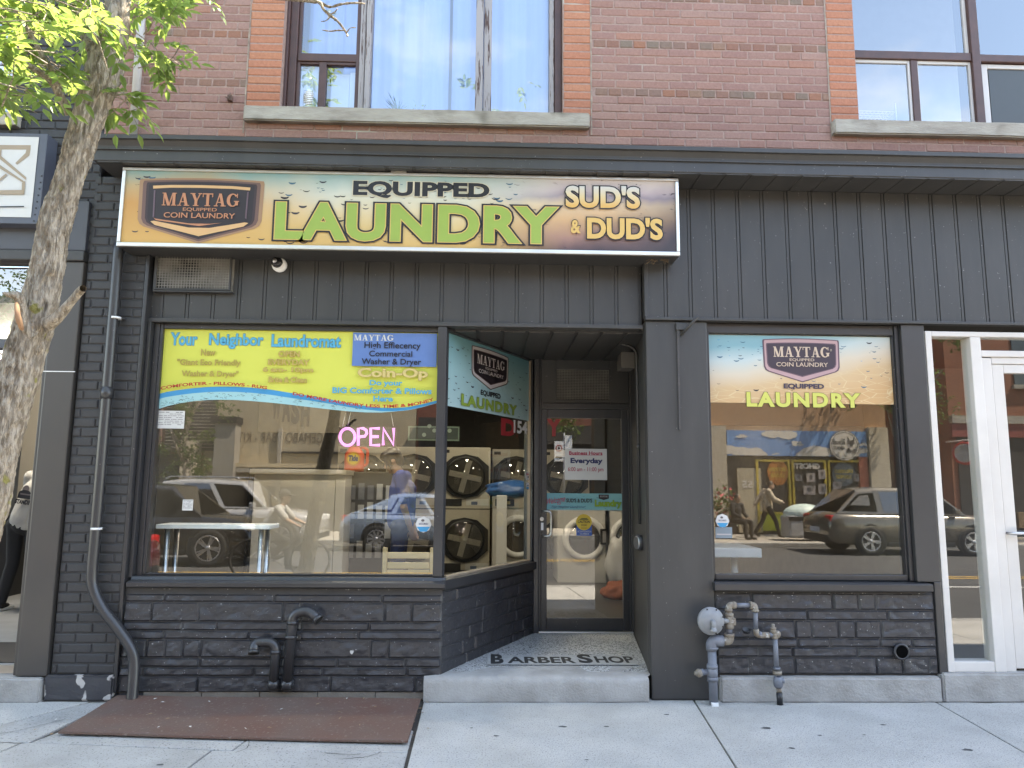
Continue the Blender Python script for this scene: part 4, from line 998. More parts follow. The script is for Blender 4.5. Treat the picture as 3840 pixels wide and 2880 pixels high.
# ---- banner on the slanted window
def angart(d): return Art(GA+GN*d, GD, (0, 0, 1), GN)
def angst(u, v):
    p = atp(u, v, GA-GN*.02, GN); return (p-GA).dot(GD), p.z
ag = lambda x, y: angst(1650+x*.5787, 1220+y*.5787)
BN2 = thing('window_banner', 'pale aqua banner with dark emblem on the slanted side window of the entrance', 'banner', tuple(GA+GD*.75+V((0, 0, 2.3))))
a = angart(-.0205)
tl, bl, trr, br = ag(46, 62), ag(42, 524), ag(586, 222), ag(586, 618)
zT = (tl[1]+trr[1])/2; zBt = (bl[1]+br[1])/2
M['aqua_sheet'] = printed('aqua_artwork', lambda n, X, Z, P: ramp(n, Z, zBt, zT, [(0, A(176, 206, 208)), (.5, A(160, 200, 204)), (1, A(112, 164, 172))])[0])
a.rect(.02, GLn-.020, zBt, zT, M['aqua_sheet']); a.drops(80, (.05, GLn-.07, zBt+.03, zT-.03), .022, P_['dropd'], flatm('drop_teal', A(84, 116, 122), .4), 11)
unpar(a.build('banner_sheet'), BN2)
a = angart(-.018)
l_, r_ = ag(205, 300), ag(438, 330); t_, b_ = ag(320, 160), ag(320, 420)
badge(a, (l_[0]+r_[0])/2, (t_[1]+b_[1])/2+.01, r_[0]-l_[0], t_[1]-b_[1], P_['chrome'], P_['shadow'], P_['navyblack'], P_['chrome'])
unpar(a.build('emblem'), BN2)
a = angart(-.0145)
e0, e1, e2, e3 = ag(260, 440), ag(388, 460), ag(322, 470), ag(322, 430)
a.text('EQUIPPED', (e0[0], e1[0], e2[1], e3[1]), [(.035, P_['ink'])])
e0, e1, e2, e3 = ag(134, 490), ag(494, 555), ag(314, 552), ag(314, 482)
a.text('LAUNDRY', (e0[0], e1[0], e2[1], e3[1]), [(.06, P_['olive']), (.04, flatm('print_green2', A(146, 172, 70), .4))], space=1.15)
unpar(a.build('lettering'), BN2)
# street number and red letters on the glass
NB = thing('street_number', 'white street number 154 on the slanted window glass', 'number', tuple(GA+GD*1.3+V((0, 0, 1.95))))
a = angart(-.019); z5_ = lambda x, y: angst(1640+x*.3738, 1560+y*.3738)
e0, e1, e2, e3 = z5_(764, 110), z5_(900, 115), z5_(832, 178), z5_(832, 50)
a.text('154', (e0[0], e1[0], e2[1], e3[1]), [(.03, P_['white'])]); unpar(a.build('numerals'), NB)
RL = thing('red_letter', 'big dark red letter D on the slanted window glass', 'letter', tuple(GA+GD*1.2+V((0, 0, 1.95))), 0, 'red letters on the entrance glass')
a = angart(-.0205); e0, e1, e2, e3 = z5_(640, 110), z5_(790, 115), z5_(712, 202), z5_(712, 30)
red2 = flatm('vinyl_red', A(168, 48, 52), .5); a.text('D', (e0[0], e1[0], e2[1], e3[1]), [(.06, red2)]); unpar(a.build('letter_shape'), RL)
YDG = YD+.006
d6 = zoomer(2000, 1500, .3618, YDG)
RL2 = thing('red_letter', 'big red letter Y at the top left of the door glass', 'letter', (.6, YDG, 2.2), 0, 'red letters on the entrance glass')
a = ypl(YDG); a.text('Y', tb(d6, 138, 196, 288, 376), [(.06, red2)]); unpar(a.build('letter_shape'), RL2)
# stickers on the slanted window
def sticker(label, art, s, t, build, parentname='sticker', group=None):
    o = thing('sticker', label, 'sticker', tuple(art.p(s, t)), 0, group); build(art); unpar(art.build('printed_face'), o); return o
def oval1(a):
    c = z5_(903, 600); a.disc(c[0], c[1], .050, .042, P_['white']); a.disc(c[0], c[1], .046, .038, P_['paper'] if 'paper' in P_ else P_['chrome']); a.disc(c[0], c[1], .044, .036, P_['white'])
    a.text('FREE', (c[0]-.032, c[0]+.032, c[1]+.008, c[1]+.022), [(.03, P_['red'])]); a.disc(c[0]+.004, c[1]-.012, .014, .010, P_['chromed'])
def oval2(a):
    c = z5_(903, 700); a.disc(c[0], c[1], .046, .036, P_['chromed']); a.disc(c[0], c[1], .042, .033, P_['white'], 8)
    a.poly([(c[0]-.036, c[1]-.012), (c[0]+.036, c[1]-.012), (c[0]+.02, c[1]-.030), (c[0]-.02, c[1]-.030)], P_['sky']); a.rect(c[0]-.022, c[0]+.026, c[1]-.002, c[1]+.006, P_['navy'])
A1 = angart(-.018); sticker('oval white sticker with red word FREE on the slanted window edge', A1, *z5_(903, 600), oval1, group='stickers on the shop glass')
A2 = angart(-.018); sticker('round white and blue security sticker under the FREE sticker', A2, *z5_(903, 700), oval2, group='stickers on the shop glass')

# ---- banner in the right window
YR = .083
b8 = zoomer(2600, 1200, .40687, YR)
BN3 = thing('window_banner', 'blue to sand coloured banner with emblem in the right shop window', 'banner', (2.4, YR, 2.4))
zr0, zr1 = 2.228, 2.776
def art3(n, X, Z, P):
    nz = N(n, 'ShaderNodeTexNoise'); nz.inputs['Scale'].default_value = 2; n.links.new(P, nz.inputs['Vector'])
    f = madd(n, nz.outputs[0], .18, madd(n, Z, 1, madd(n, X, -.16, .30)))
    c, _ = ramp(n, f, zr0, zr1, [(0, A(232, 188, 136)), (.35, A(236, 202, 158)), (.58, A(240, 226, 204)), (.8, A(214, 230, 230)), (1, A(146, 196, 208))])
    wv = N(n, 'ShaderNodeTexVoronoi', feature='DISTANCE_TO_EDGE'); wv.inputs['Scale'].default_value = 14
    mp_ = N(n, 'ShaderNodeMapping'); mp_.inputs['Scale'].default_value = (.5, 1, 1.7); n.links.new(P, mp_.inputs[0]); n.links.new(mp_.outputs[0], wv.inputs['Vector'])
    e, _ = ramp(n, wv.outputs[0], .0, .035, [(0, (1, 1, 1, 1)), (1, (0, 0, 0, 1))]); g, _ = ramp(n, f, zr0+.14, zr0+.27, [(0, (1, 1, 1, 1)), (1, (0, 0, 0, 1))])
    ml = N(n, 'ShaderNodeMath', operation='MULTIPLY'); n.links.new(e, ml.inputs[0]); n.links.new(g, ml.inputs[1])
    return mixc(n, ml.outputs[0], c, A(250, 226, 180))
a = ypl(YR); a.rect(1.734, 3.217, zr0, zr1, printed('sand_artwork', art3))
a.drops(40, (1.76, 3.19, zr0+.04, zr1-.03), .020, P_['dropd'], P_['dropb'], 21); a.drops(30, (1.76, 3.19, zr1-.2, zr1-.03), .018, P_['dropb'], P_['sky'], 22)
unpar(a.build('banner_sheet'), BN3)
a = ypl(YR-.0022); xL, xR = b8(650, 330)[0], b8(1338, 350)[0]; zt_, zb_ = b8(990, 172)[1], b8(1000, 578)[1]
badge(a, (xL+xR)/2, (zt_+zb_)/2+.01, xR-xL, zt_-zb_, P_['rose'], P_['rosed'], flatm('badge_plum', A(78, 66, 78), .4), flatm('letter_cream', A(236, 210, 186), .4)); 
c_ = b8(1262, 280); a.ring(c_[0], c_[1], .006, .008, P_['cream'], 20); unpar(a.build('emblem'), BN3)
a = ypl(YR-.0055)
a.text('EQUIPPED', tb(b8, 830, 588, 1202, 642), [(.045, P_['purple'])]); a.text('LAUNDRY', tb(b8, 488, 670, 1538, 806), [(.062, P_['olive']), (.045, P_['lime'])], space=1.22)
unpar(a.build('lettering'), BN3)

# ---- stickers and papers
def octo(a, c, r):
    a.disc(c[0], c[1], r*1.06, r*1.06, P_['chrome'], 8); a.disc(c[0], c[1], r, r, P_['white'], 8)
    a.poly([(c[0]-r*.86, c[1]-r*.30), (c[0]+r*.86, c[1]-r*.30), (c[0]+r*.40, c[1]-r*.92), (c[0]-r*.40, c[1]-r*.92)], P_['sky'])
    a.text('SECURED', (c[0]-r*.6, c[0]+r*.6, c[1]-r*.05, c[1]+r*.18), [(.02, P_['navy'])]); a.disc(c[0]-r*.1, c[1]+r*.5, r*.22, r*.16, P_['chromed'])
def notice(label, zf, x0, y0, x1, y1, Y, name='notice', rot=0, rows=8, mt=None, group=None):
    b = tb(zf, x0, y0, x1, y1); o = thing(name, label, 'notice', ((b[0]+b[1])/2, Y, b[2]), 0, group); a = ypl(Y); a.rect(b[0], b[1], b[2], b[3], mt or P_['white'])
    rg = random.Random(rows*7); a.k += 1
    for i in range(rows):
        t = b[3]-(b[3]-b[2])*(.10+.8*i/rows); s = b[0]+(b[1]-b[0])*.08; h = (b[3]-b[2])*.028
        while s < b[1]-(b[1]-b[0])*.1:
            L = (b[1]-b[0])*rg.uniform(.05, .2)
            if rg.random() < .72: a.mb.add([a.p(s, t), a.p(min(s+L, b[1]-.006), t), a.p(min(s+L, b[1]-.006), t+h), a.p(s, t+h)], [(0, 1, 2, 3)], P_['chromed'] if i else P_['ink'])
            s += L*1.25
    unpar(a.build('printed_sheet'), o); return o
z6g = zoomer(500, 1180, .6148, .117)
notice('white landscape licence sheet taped in the upper left of the big window', z6g, 140, 586, 312, 694, .117)
notice('small white typed note taped over the parked car reflection', z6g, 300, 1128, 364, 1194, .117, rows=10)
a = ypl(.117); c = z6g(1770, 1279); sticker('octagonal blue and white alarm sticker low in the big left window', a, c[0], c[1], lambda q: octo(q, c, .060), group='stickers on the shop glass')
z7r = zoomer(2640, 1500, .4219, .082)
a = ypl(.082); c2_ = z7r(163, 1074); sticker('octagonal alarm sticker at the lower left of the right window', a, c2_[0], c2_[1], lambda q: octo(q, c2_, .052), group='stickers on the shop glass')
b_ = tb(z7r, 102, 1130, 250, 1228)
o = thing('decal', 'faded grey blue rectangular decal under the octagonal sticker', 'sticker', (b_[0], .082, b_[2]), 0, 'stickers on the shop glass'); a = ypl(.082); a.rect(b_[0], b_[1], b_[2], b_[3], flatm('faded_blue', A(142, 156, 166), .4)); a.rect(b_[0]+.008, b_[1]-.008, b_[2]+.024, b_[3]-.05, P_['chrome']); unpar(a.build('printed_face'), o)
# business hours on the door
HB = thing('hours_sign', 'white card with business hours on the entrance door glass', 'sign', (.9, YDG, 1.8))
a = ypl(YDG-.002); b = tb(d6, 328, 506, 764, 828); a.rect(b[0], b[1], b[2], b[3], P_['white']); unpar(a.build('card'), HB)
a = ypl(YDG-.004); a.text('Business Hours', tb(d6, 370, 532, 716, 568), [(.035, P_['crimson'])]); bb = tb(d6, 370, 568, 716, 573); a.rect(bb[0], bb[1], bb[2], bb[3], P_['crimson'])
a.text('Everyday', tb(d6, 384, 602, 718, 672), [(.045, P_['navy'])]); a.text('6:00 am - 11:00 pm', tb(d6, 358, 696, 726, 752), [(.008, P_['crimson'])]); unpar(a.build('lettering'), HB)
# welcome strip
WS = thing('welcome_strip', 'teal strip welcoming customers above the push bar on the door', 'banner', (.9, YDG, 1.3))
a = ypl(YDG-.002); b = tb(d6, 134, 968, 948, 1140); a.rect(b[0], b[1], b[2], b[3], printed('teal_artwork', lambda n, X, Z, P: ramp(n, X, b[0], b[1], [(0, A(110, 176, 190)), (.5, A(132, 196, 202)), (1, A(150, 206, 208))])[0]))
a.drops(40, (b[0]+.02, b[1]-.02, b[2]+.01, b[3]-.01), .008, P_['dropb'], None, 8)
b2 = tb(d6, 676, 980, 782, 1030); a.poly([(b2[0], b2[3]), (b2[1], b2[3]), (b2[1], b2[2]+.008), ((b2[0]+b2[1])/2, b2[2]-.006), (b2[0], b2[2]+.008)], P_['navyblack']); unpar(a.build('strip_sheet'), WS)
a = ypl(YDG-.005)
a.serif('MAYTAG', tb(d6, 690, 990, 770, 1008), P_['chrome'])
a.text("SUD'S & DUD'S", tb(d6, 340, 1020, 608, 1062), [(.03, P_['ink'])]); a.text('Laundry', tb(d6, 636, 1036, 912, 1124), [(.06, P_['olive']), (.04, P_['leafg'])])
a.text('Welcome', tb(d6, 140, 1006, 330, 1066), [(.0, P_['crimson'])], .4, slope=.18); a.text('to', tb(d6, 248, 1058, 284, 1086), [(.0, P_['crimson'])], .4); a.text('Your Neighbor Laundromat!', tb(d6, 190, 1094, 540, 1124), [(.0, P_['navy'])], .4)
unpar(a.build('lettering'), WS)
# caution sticker
CS = thing('caution_sticker', 'yellow round and blue caution sticker on the door glass', 'sticker', (.9, YDG, 1.1))
a = ypl(YDG-.002); b = tb(d6, 446, 1290, 606, 1406); a.rect(b[0], b[1], b[2], b[3], P_['cautionb']); c = d6(524, 1266); r = d6(606, 1266)[0]-c[0]; a.disc(c[0], c[1], r, r, P_['cautiony'])
a.text('CAUTION', tb(d6, 460, 1248, 586, 1276), [(.03, P_['ink'])]); a.text('DOOR', tb(d6, 496, 1288, 554, 1306), [(.02, P_['ink'])]); a.rect(c[0]-r*.4, c[0]+r*.4, c[1]-r*.75, c[1]-r*.7, P_['ink'])
b3 = tb(d6, 470, 1224, 576, 1242); a.poly([(b3[0], b3[2]), (b3[1], b3[2]), (b3[1]-.02, b3[3]), (b3[0]+.03, b3[3])], P_['olive'])
a.text('ACTIVATE SWITCH', tb(d6, 456, 1354, 598, 1372), [(.01, P_['white'])]); a.text('TO OPERATE', tb(d6, 480, 1378, 576, 1396), [(.01, P_['white'])]); unpar(a.build('printed_face'), CS)
# OPEN sign
ON = thing('open_sign', 'glowing pink neon OPEN sign hanging on thin chains in the window', 'sign', (-1, .2, 1.8))
YO = .20; z6o = zoomer(500, 1180, .6148, YO)
b = tb(z6o, 1250, 682, 1602, 806); mb = MB(); mb.box(b[0], b[1], YO+.012, YO+.018, b[2], b[3], glassm('acrylic', .02, (.55, .5, .58, 1))); unpar(mb.build('backing'), ON)
neon = glow('neon_pink', (.80, .20, .86, 1), .26); mb = MB()
def zo(x, y): p = z6o(x, y); return (p[0], YO, p[1])
r = .0115
mb.tube([zo(1306+46*cos(2*pi*i/28), 746+52*sin(2*pi*i/28)) for i in range(29)], r, neon, 8)
for pts in ([(1372, 798), (1372, 694), (1402, 694), (1420, 704), (1424, 724), (1412, 742), (1374, 746)], [(1502, 694), (1448, 694), (1448, 796), (1504, 796)], [(1448, 744), (1496, 744)], [(1524, 796), (1524, 692), (1588, 796), (1588, 692)]): mb.tube([zo(*p) for p in pts], r, neon, 8)
unpar(mb.build('neon_tube'), ON)
for (xa_, ya_, xb_, yb_) in ((1276, 682, 1296, 600), (1308, 676, 1326, 596), (1586, 680, 1572, 600)): mb = MB(); mb.tube([zo(xa_, ya_), zo(xb_, yb_)], .003, M['steel'], 6); unpar(mb.build('chain'), ON)

# ================================================================== FIXTURES ON THE FRONT
# security camera under the sign
p = at(400+1298*.4973, 600+785*.4973, .03)
t = thing('security_camera', 'white dome security camera under the shop sign', 'camera', (p.x, .06, p.z))
mb = MB(); mb.lathe([(.052, -.0), (.058, .01), (.058, .03), (.052, .045), (.03, .05)], Tm((0, 0, .0), (.12, -1, -.2)), M['white'], 24); mb.build('housing', t)
mb = MB(); mb.lathe([(.046, .0), (.043, .02), (.032, .034), (.016, .042), (.001, .045)], Tm((-.008, -.036, .008), (-.25, -1, .25)), flatm('lens_black', (.01, .01, .012, 1), .08), 24)
mb.lathe([(.02, 0), (.018, .006), (.001, .008)], Tm((-.02, -.076, .014), (-.25, -1, .1)), M['steel'], 16); mb.build('lens', t)
# intake vent left of it
b = tb(zoomer(400, 600, .4973, .03), 362, 705, 930, 970)
VG = thing('vent_grille', 'dusty wire mesh vent box under the left end of the sign', 'vent', (b[0], .05, b[2]))
o = grille('mesh', b[0]+.02, b[1], b[2], b[3]+.02, .030, .0215, .0021, None, M['wire']); unpar(o, VG)
mb = MB(); mb.box(b[0]+.005, b[1]+.02, .066, .072, b[2]-.02, b[3]+.05, M['ventdark']); mb.box(b[0], b[0]+.008, .02, .07, b[2]-.02, b[3]+.05, M['black']); mb.box(b[0], b[1]+.025, .022, .07, b[2]-.028, b[2]-.018, M['black']); unpar(mb.build('vent_box'), VG)
# downpipes
PB = []
DP = thing('downpipe', 'black painted round downpipe with two white clips on the left pier', 'pipe', (-2.9, -.05, 0))
q = lambda x, y, Y=-.06: tuple(D(x, y, Y))
path = [q(256, 535), q(244, 690), q(206, 1150), q(199, 1240), (q(203, 1275)), q(222, 1315), q(258, 1362), q(283, 1402), q(290, 1440), q(284, 1524, -.10)]
# smooth it
def catmull(pts, n=6):
    pts = [V(p) for p in pts]; r = []
    for i in range(len(pts)-1):
        a, b, c, d = pts[max(i-1, 0)], pts[i], pts[i+1], pts[min(i+2, len(pts)-1)]
        for k in range(n):
            t = k/n; r.append(.5*((2*b)+(c-a)*t+(2*a-5*b+4*c-d)*t*t+(-a+3*b-3*c+d)*t**3))
    return r+[pts[-1]]
path = [V(p) for p in path]; path[0].z = 3.4; path[-1].z = max(path[-1].z, .0)
mb = MB(); mb.tube(catmull(path, 5), .038, M['black_gloss'], 18); unpar(mb.build('pipe'), DP)
for (x, y) in ((250, 687), (208, 1142)):
    c = D(x, y, -.06); mb = MB(); mb.tube([c+V((0, 0, -.008)), c+V((0, 0, .008))], .0405, M['paper'], 18); mb.cbox(c.x-.008, c.x+.05, -.055, -.01, c.z-.006, c.z+.006, M['black'], .002); unpar(mb.build('clip'), DP)
c = D(231, 845, -.06); mb = MB(); mb.tube([c+V((.002, 0, -.06)), c+V((-.001, 0, .03))], .042, M['black_gloss'], 18); unpar(mb.build('coupling'), DP)
DP2 = thing('downpipe', 'pale grey downpipe on the brown brick behind the tree leaves', 'pipe', (-2.85, -.06, 4.3))
mb = MB(); mb.tube([q(287, 294, -.055), q(302, 90, -.055), q(312, -60, -.055)], .032, flatm('pale_pipe', (.40, .38, .36, 1), .5), 16); unpar(mb.build('pipe'), DP2)
# two vent pipes with bent heads
def ventpipe(label, pts, r, bend, collar, brk=None):
    t = thing('vent_pipe', label, 'pipe', tuple(D(*pts[0], -.06)), 0, 'bent vent pipes on the stone base')
    P3 = [D(x, y, Y) for x, y, Y in [(p[0], p[1], -.065) for p in pts]]
    P3[-1] = D(pts[-1][0], pts[-1][1], -.10); P3[0].z = D(*pts[0], -.06).z
    mb = MB(); rect_tube(mb, P3, r, M['black_gloss'], bend, 16); unpar(mb.build('pipe'), t)
    for (x, y) in collar:
        c = D(x, y, -.065); mb = MB(); mb.tube([c-V((0, 0, .012)), c+V((0, 0, .012))], r+.004, M['black_gloss'], 16); unpar(mb.build('collar'), t)
    c = D(*pts[0], -.06); mb = MB(); mb.lathe([(r+.006, -.03), (r+.008, 0), (r+.004, .03)], Tm(c), M['black_gloss'], 16); mb.lathe([(.045, 0), (.045, .05)], Tm((c.x, -.005, c.z-.012), (0, -1, 0)), M['black_gloss'], 16); unpar(mb.build('foot'), t)
    d = (P3[-1]-P3[-2]).normalized(); mb = MB(); mb.tube([P3[-1]-d*.022, P3[-1]+d*.001], r+.004, M['black_gloss'], 16, True); mb.tube([P3[-1]+d*.0005, P3[-1]+d*.0012], r-.004, flatm('pipe_mouth', (.006, .006, .006, 1), 1), 16, True); unpar(mb.build('spout'), t)
    if brk:
        c = D(*brk, -.03); mb = MB(); mb.cbox(c.x-.05, c.x+.06, -.035, -.025, c.z-.017, c.z+.017, M['black'], .003); mb.lathe([(.006, 0), (.004, .005)], Tm((c.x+.035, -.035, c.z), (0, -1, 0)), M['steel'], 8); unpar(mb.build('bracket'), t)
    return t
ventpipe('shorter black vent pipe bent over like a cane on the stone base', [(591, 1478), (597, 1386), (550, 1388), (548, 1412)], .034, .09, [(596, 1408)])
ventpipe('taller black vent pipe with its spout turned right on the stone base', [(620, 1478), (633, 1325), (668, 1318), (689, 1340)], .037, .09, [(632, 1345), (628, 1376)], (632, 1376))
# gas meter and pipework
GM = thing('gas_regulator', 'grey gas regulator disc with weathered pipes beside the pillar', 'gas meter', (1.8, -.1, 0))
gz = zoomer(2560, 2220, .2773, -.11)
def g3(x, y, Y=-.11):
    p = at(2560+x*.2773, 2220+y*.2773, Y); return V((p.x, Y, p.z))
sc_ = (g3(1000, 600)-g3(0, 600)).length/1000
G_, Fi = M['galv'], M['fitting']
mb = MB(); a0 = g3(400, 1020); a1 = g3(418, 1540); a1.z = 0; x_ = a0.x
top = g3(398, 640); 
mb.tube([V((x_+.004, -.11, .0)), V((x_+.001, -.11, a0.z+.13))], 58*sc_, G_, 18); mb.tube([V((x_+.001, -.11, a0.z+.13)), V((x_-.002, -.11, g3(400, 760).z))], 60*sc_, G_, 18)
unpar(mb.build('riser'), GM)
mb = MB(); e1 = V((x_-.002, -.11, g3(400, 790).z)); e2 = g3(400, 660); e3 = g3(640, 660); e2.x = e1.x; e3.z = e2.z
rect_tube(mb, [e1, e2, g3(545, 660)*1], 72*sc_, G_, .075, 18)
mb.lathe([(78*sc_, -.008), (80*sc_, 0), (78*sc_, .008)], Tm(g3(400, 755)), G_, 20)
for yy in (1008, 1170): mb.lathe([(72*sc_, -.012), (75*sc_, 0), (72*sc_, .012)], Tm((x_, -.11, g3(400, yy).z)), G_, 20)
mb.lathe([(70*sc_, -.06), (70*sc_, .06)], Tm((x_, -.11, g3(400, 1090).z)), G_, 20); unpar(mb.build('elbow'), GM)
mb = MB(); c = V((x_, -.11, g3(300, 1085).z)); mb.lathe([(38*sc_, .0), (38*sc_, .03), (46*sc_, .031), (46*sc_, .05)], Tm((x_-65*sc_, -.11, c.z), (-1, 0, 0)), G_, 16)
mb.lathe([(46*sc_, .05), (56*sc_, .056), (56*sc_, .075), (42*sc_, .085), (26*sc_, .086), (26*sc_, .1)], Tm((x_-65*sc_, -.11, c.z), (-1, -.15, -.05)), Fi, 10); unpar(mb.build('plug'), GM)
mb = MB(); rect_tube(mb, [g3(540, 660), g3(632, 660), g3(632, 570)], 60*sc_, Fi, .05, 16); mb.lathe([(66*sc_, -.01), (66*sc_, .01)], Tm(g3(632, 580)), Fi, 16)
mb.tube([g3(632, 575), g3(632, 470)], 38*sc_, G_, 14); mb.lathe([(44*sc_, -.02), (56*sc_, -.015), (56*sc_, .01), (48*sc_, .02)], Tm(g3(636, 460)), Fi, 14)
mb.lathe([(40*sc_, -.04), (56*sc_, -.025), (58*sc_, .02), (44*sc_, .045)], Tm(g3(636, 390)), Fi, 14); mb.cbox(*(lambda c: (c.x+.0, c.x+.025, c.y-.03, c.y+.01, c.z-.03, c.z+.02))(g3(660, 385)), Fi, .005)
mb.lathe([(54*sc_, -.012), (60*sc_, 0), (54*sc_, .012)], Tm(g3(630, 305)), Fi, 8); mb.tube([g3(630, 320), g3(625, 240)], 34*sc_, Fi, 14)
rect_tube(mb, [g3(622, 260), g3(628, 178), g3(720, 178)], 44*sc_, Fi, .04, 14)
for c in (g3(622, 246), g3(1,1)): pass
mb.lathe([(50*sc_, -.008), (50*sc_, .008)], Tm(g3(622, 244)), Fi, 14); mb.lathe([(50*sc_, -.006), (50*sc_, .006)], Tm(g3(690, 178), (1, 0, 0)), Fi, 14)
unpar(mb.build('valve_fitting'), GM)
mb = MB(); mb.tube([g3(700, 178), g3(920, 178)], 30*sc_, G_, 14); mb.tube([g3(984, 250), g3(988, 500)], 31*sc_, G_, 14); mb.tube([g3(1150, 580), g3(1250, 580)], 30*sc_, G_, 14)
mb.tube([g3(1248, 600), g3(1270, 1030)], 33*sc_, G_, 14); mb.tube([g3(1020, 560), g3(1060, 582)], 40*sc_, G_, 14); unpar(mb.build('loop_pipe'), GM)
mb = MB(); rect_tube(mb, [g3(905, 180), g3(975, 182), g3(980, 262)], 44*sc_, Fi, .045, 14); mb.lathe([(50*sc_, -.008), (50*sc_, .008)], Tm(g3(920, 178), (1, 0, 0)), Fi, 14); mb.lathe([(50*sc_, -.006), (50*sc_, .006)], Tm(g3(982, 252)), Fi, 14)
rect_tube(mb, [g3(990, 500), g3(1000, 575), g3(1080, 585)], 40*sc_, Fi, .035, 14); mb.tube([g3(1060, 582), g3(1165, 582)], 40*sc_, Fi, 14)
mb.lathe([(1*sc_, -.022), (40*sc_, -.018), (55*sc_, 0), (40*sc_, .018), (1*sc_, .022)], Tm(g3(1275, 572), (0, -1, 0)), Fi, 16); mb.tube([g3(1215, 580), g3(1262, 580)], 42*sc_, Fi, 14); mb.lathe([(40*sc_, -.012), (40*sc_, .012)], Tm(g3(1246, 610)), Fi, 14)
mb.tube([g3(1228, 560), g3(1226, 500)], 36*sc_, Fi, 14); mb.lathe([(42*sc_, -.008), (42*sc_, .006), (22*sc_, .008), (22*sc_, .03)], Tm(g3(1224, 490)), Fi, 8); unpar(mb.build('loop_fitting'), GM)
mb = MB(); mb.lathe([(36*sc_, .0), (46*sc_, .004), (46*sc_, .018)], Tm(g3(1274, 1050)), G_, 14); mb.lathe([(60*sc_, -.012), (60*sc_, .012)], Tm(g3(1280, 1090)), Fi, 10)
mb.lathe([(42*sc_, -.05), (60*sc_, -.035), (66*sc_, 0), (56*sc_, .025), (44*sc_, .03)], Tm(g3(1290, 1200)), G_, 14); c = g3(1290, 1195)
mb.lathe([(34*sc_, .0), (34*sc_, .028), (18*sc_, .03)], Tm((c.x+.012, c.y-.01, c.z), (1, -.3, .1)), G_, 12); mb.cbox(c.x-.032, c.x-.01, c.y-.012, c.y+.012, c.z-.018, c.z+.018, G_, .004); mb.cbox(c.x-.024, c.x-.016, c.y-.018, c.y+.0, c.z+.015, c.z+.045, G_, .003)
unpar(mb.build('shut_off_valve'), GM)
mb = MB(); b0 = g3(1296, 1300); mb.tube([b0, V((b0.x+.004, -.11, .09))], 34*sc_, Fi, 12); mb.tube([V((b0.x+.004, -.11, .085)), V((b0.x+.006, -.11, .0))], 40*sc_, M['dark'], 12); unpar(mb.build('foot_pipe'), GM)
dc = g3(382, 392, -.16); R_ = 180*sc_
mb = MB(); mb.lathe([(R_*.6, -.045), (R_*.98, -.02), (R_, -.012), (R_, .006), (R_*.97, .012), (R_*.86, .013), (R_*.80, .024), (R_*.5, .034), (R_*.15, .04)], Tm(dc, (.12, -1, .05)), M['greyplastic'], 40)
for i in range(8):
    an = 2*pi*i/8+.35; mb.lathe([(.006, 0), (.006, .006)], Tm((dc.x+R_*.91*cos(an), dc.y-.012, dc.z+R_*.91*sin(an)), (0, -1, 0)), M['dark'], 6)
unpar(mb.build('regulator_body'), GM)
mb = MB(); v0 = g3(400, 400, -.2); rect_tube(mb, [V((v0.x, -.18, v0.z)), V((v0.x+.003, -.225, v0.z)), V((v0.x+.002, -.225, v0.z-.06))], .016, M['greyplastic'], .02, 12); mb.lathe([(.016, 0), (.02, .02), (.024, .024), (.024, .028)], Tm((v0.x+.002, -.225, v0.z-.035), (0, 0, -1)), M['greyplastic'], 16); mb.lathe([(.012, 0), (.018, .02)], Tm((v0.x+.008, -.2, v0.z-.015), (.4, -1, 0)), M['greyplastic'], 12); unpar(mb.build('regulator_vent'), GM)
mb = MB(); mb.tube([g3(530, 392, -.14), g3(620, 392, -.12)], 34*sc_, M['greyplastic'], 8); unpar(mb.build('union'), GM)
a = Art((dc.x, dc.y-.026, dc.z), (1, .12, 0), (0, .05, 1), (.12, -1, .05)); 
a.rect(-.013, .016, .012, .032, P_['cream']); a.rect(-.011, .014, .026, .030, P_['ink']); a.rect(-.038, -.012, -.024, .004, P_['white']); a.rect(-.016, -.012, -.024, .004, P_['red']); a.rect(-.034, -.026, -.02, -.001, P_['chromed']); unpar(a.build('data_label'), GM)
mb = MB(); mb.cbox(x_-.022, x_+.026, -.155, -.09, -.002, .022, M['paper'], .003); unpar(mb.build('foot_collar'), GM)
# black plastic dish caught on the pipe
t = thing('plastic_scoop', 'black plastic scoop resting on the gas pipe loop', 'scoop', tuple(g3(860, 525, -.17)))
mb = MB(); mb.lathe([(.024, -.012), (.030, .004), (.0325, .008), (.0325, .011), (.028, .010), (.022, -.004), (.001, -.006)], Tm((0, 0, 0), (.05, -.35, 1)), M['dark'], 24); mb.tube([V((.028, -.005, .012)), V((.06, -.005, .02))], [.006, .004], M['dark'], 8); mb.build('scoop_body', t)
# iron bracket on the pillar
t = thing('iron_bracket', 'rusty black sign bracket bar hanging down the pillar face', 'bracket', (1.5, -.02, 2.2))
z8 = zoomer(2400, 1150, .663, -.02); mb = MB()
b0 = z8(213, 90); b1 = z8(226, 705); b2 = z8(228, 165); b3 = z8(305, 88)
mb.prism([(b0[0]-.008, b0[1]), (b0[0]+.012, b0[1]), (b1[0]+.006, b1[1]), (b1[0]-.006, b1[1]+.02)], 1, -.022, -.012, mat('old_iron', (.05, .045, .045, 1), .6, bump=.5, bscale=80)); unpar(mb.build('bar'), t)
mb = MB(); mb.tube([V((b2[0], -.03, b2[1])), V((b3[0], -.14, b3[1]+.02))], .011, M['black'], 6); mb.cbox(b0[0]-.015, b0[0]+.06, -.03, -.001, b0[1]-.06, b0[1]-.005, M['black'], .004); unpar(mb.build('stay'), t)
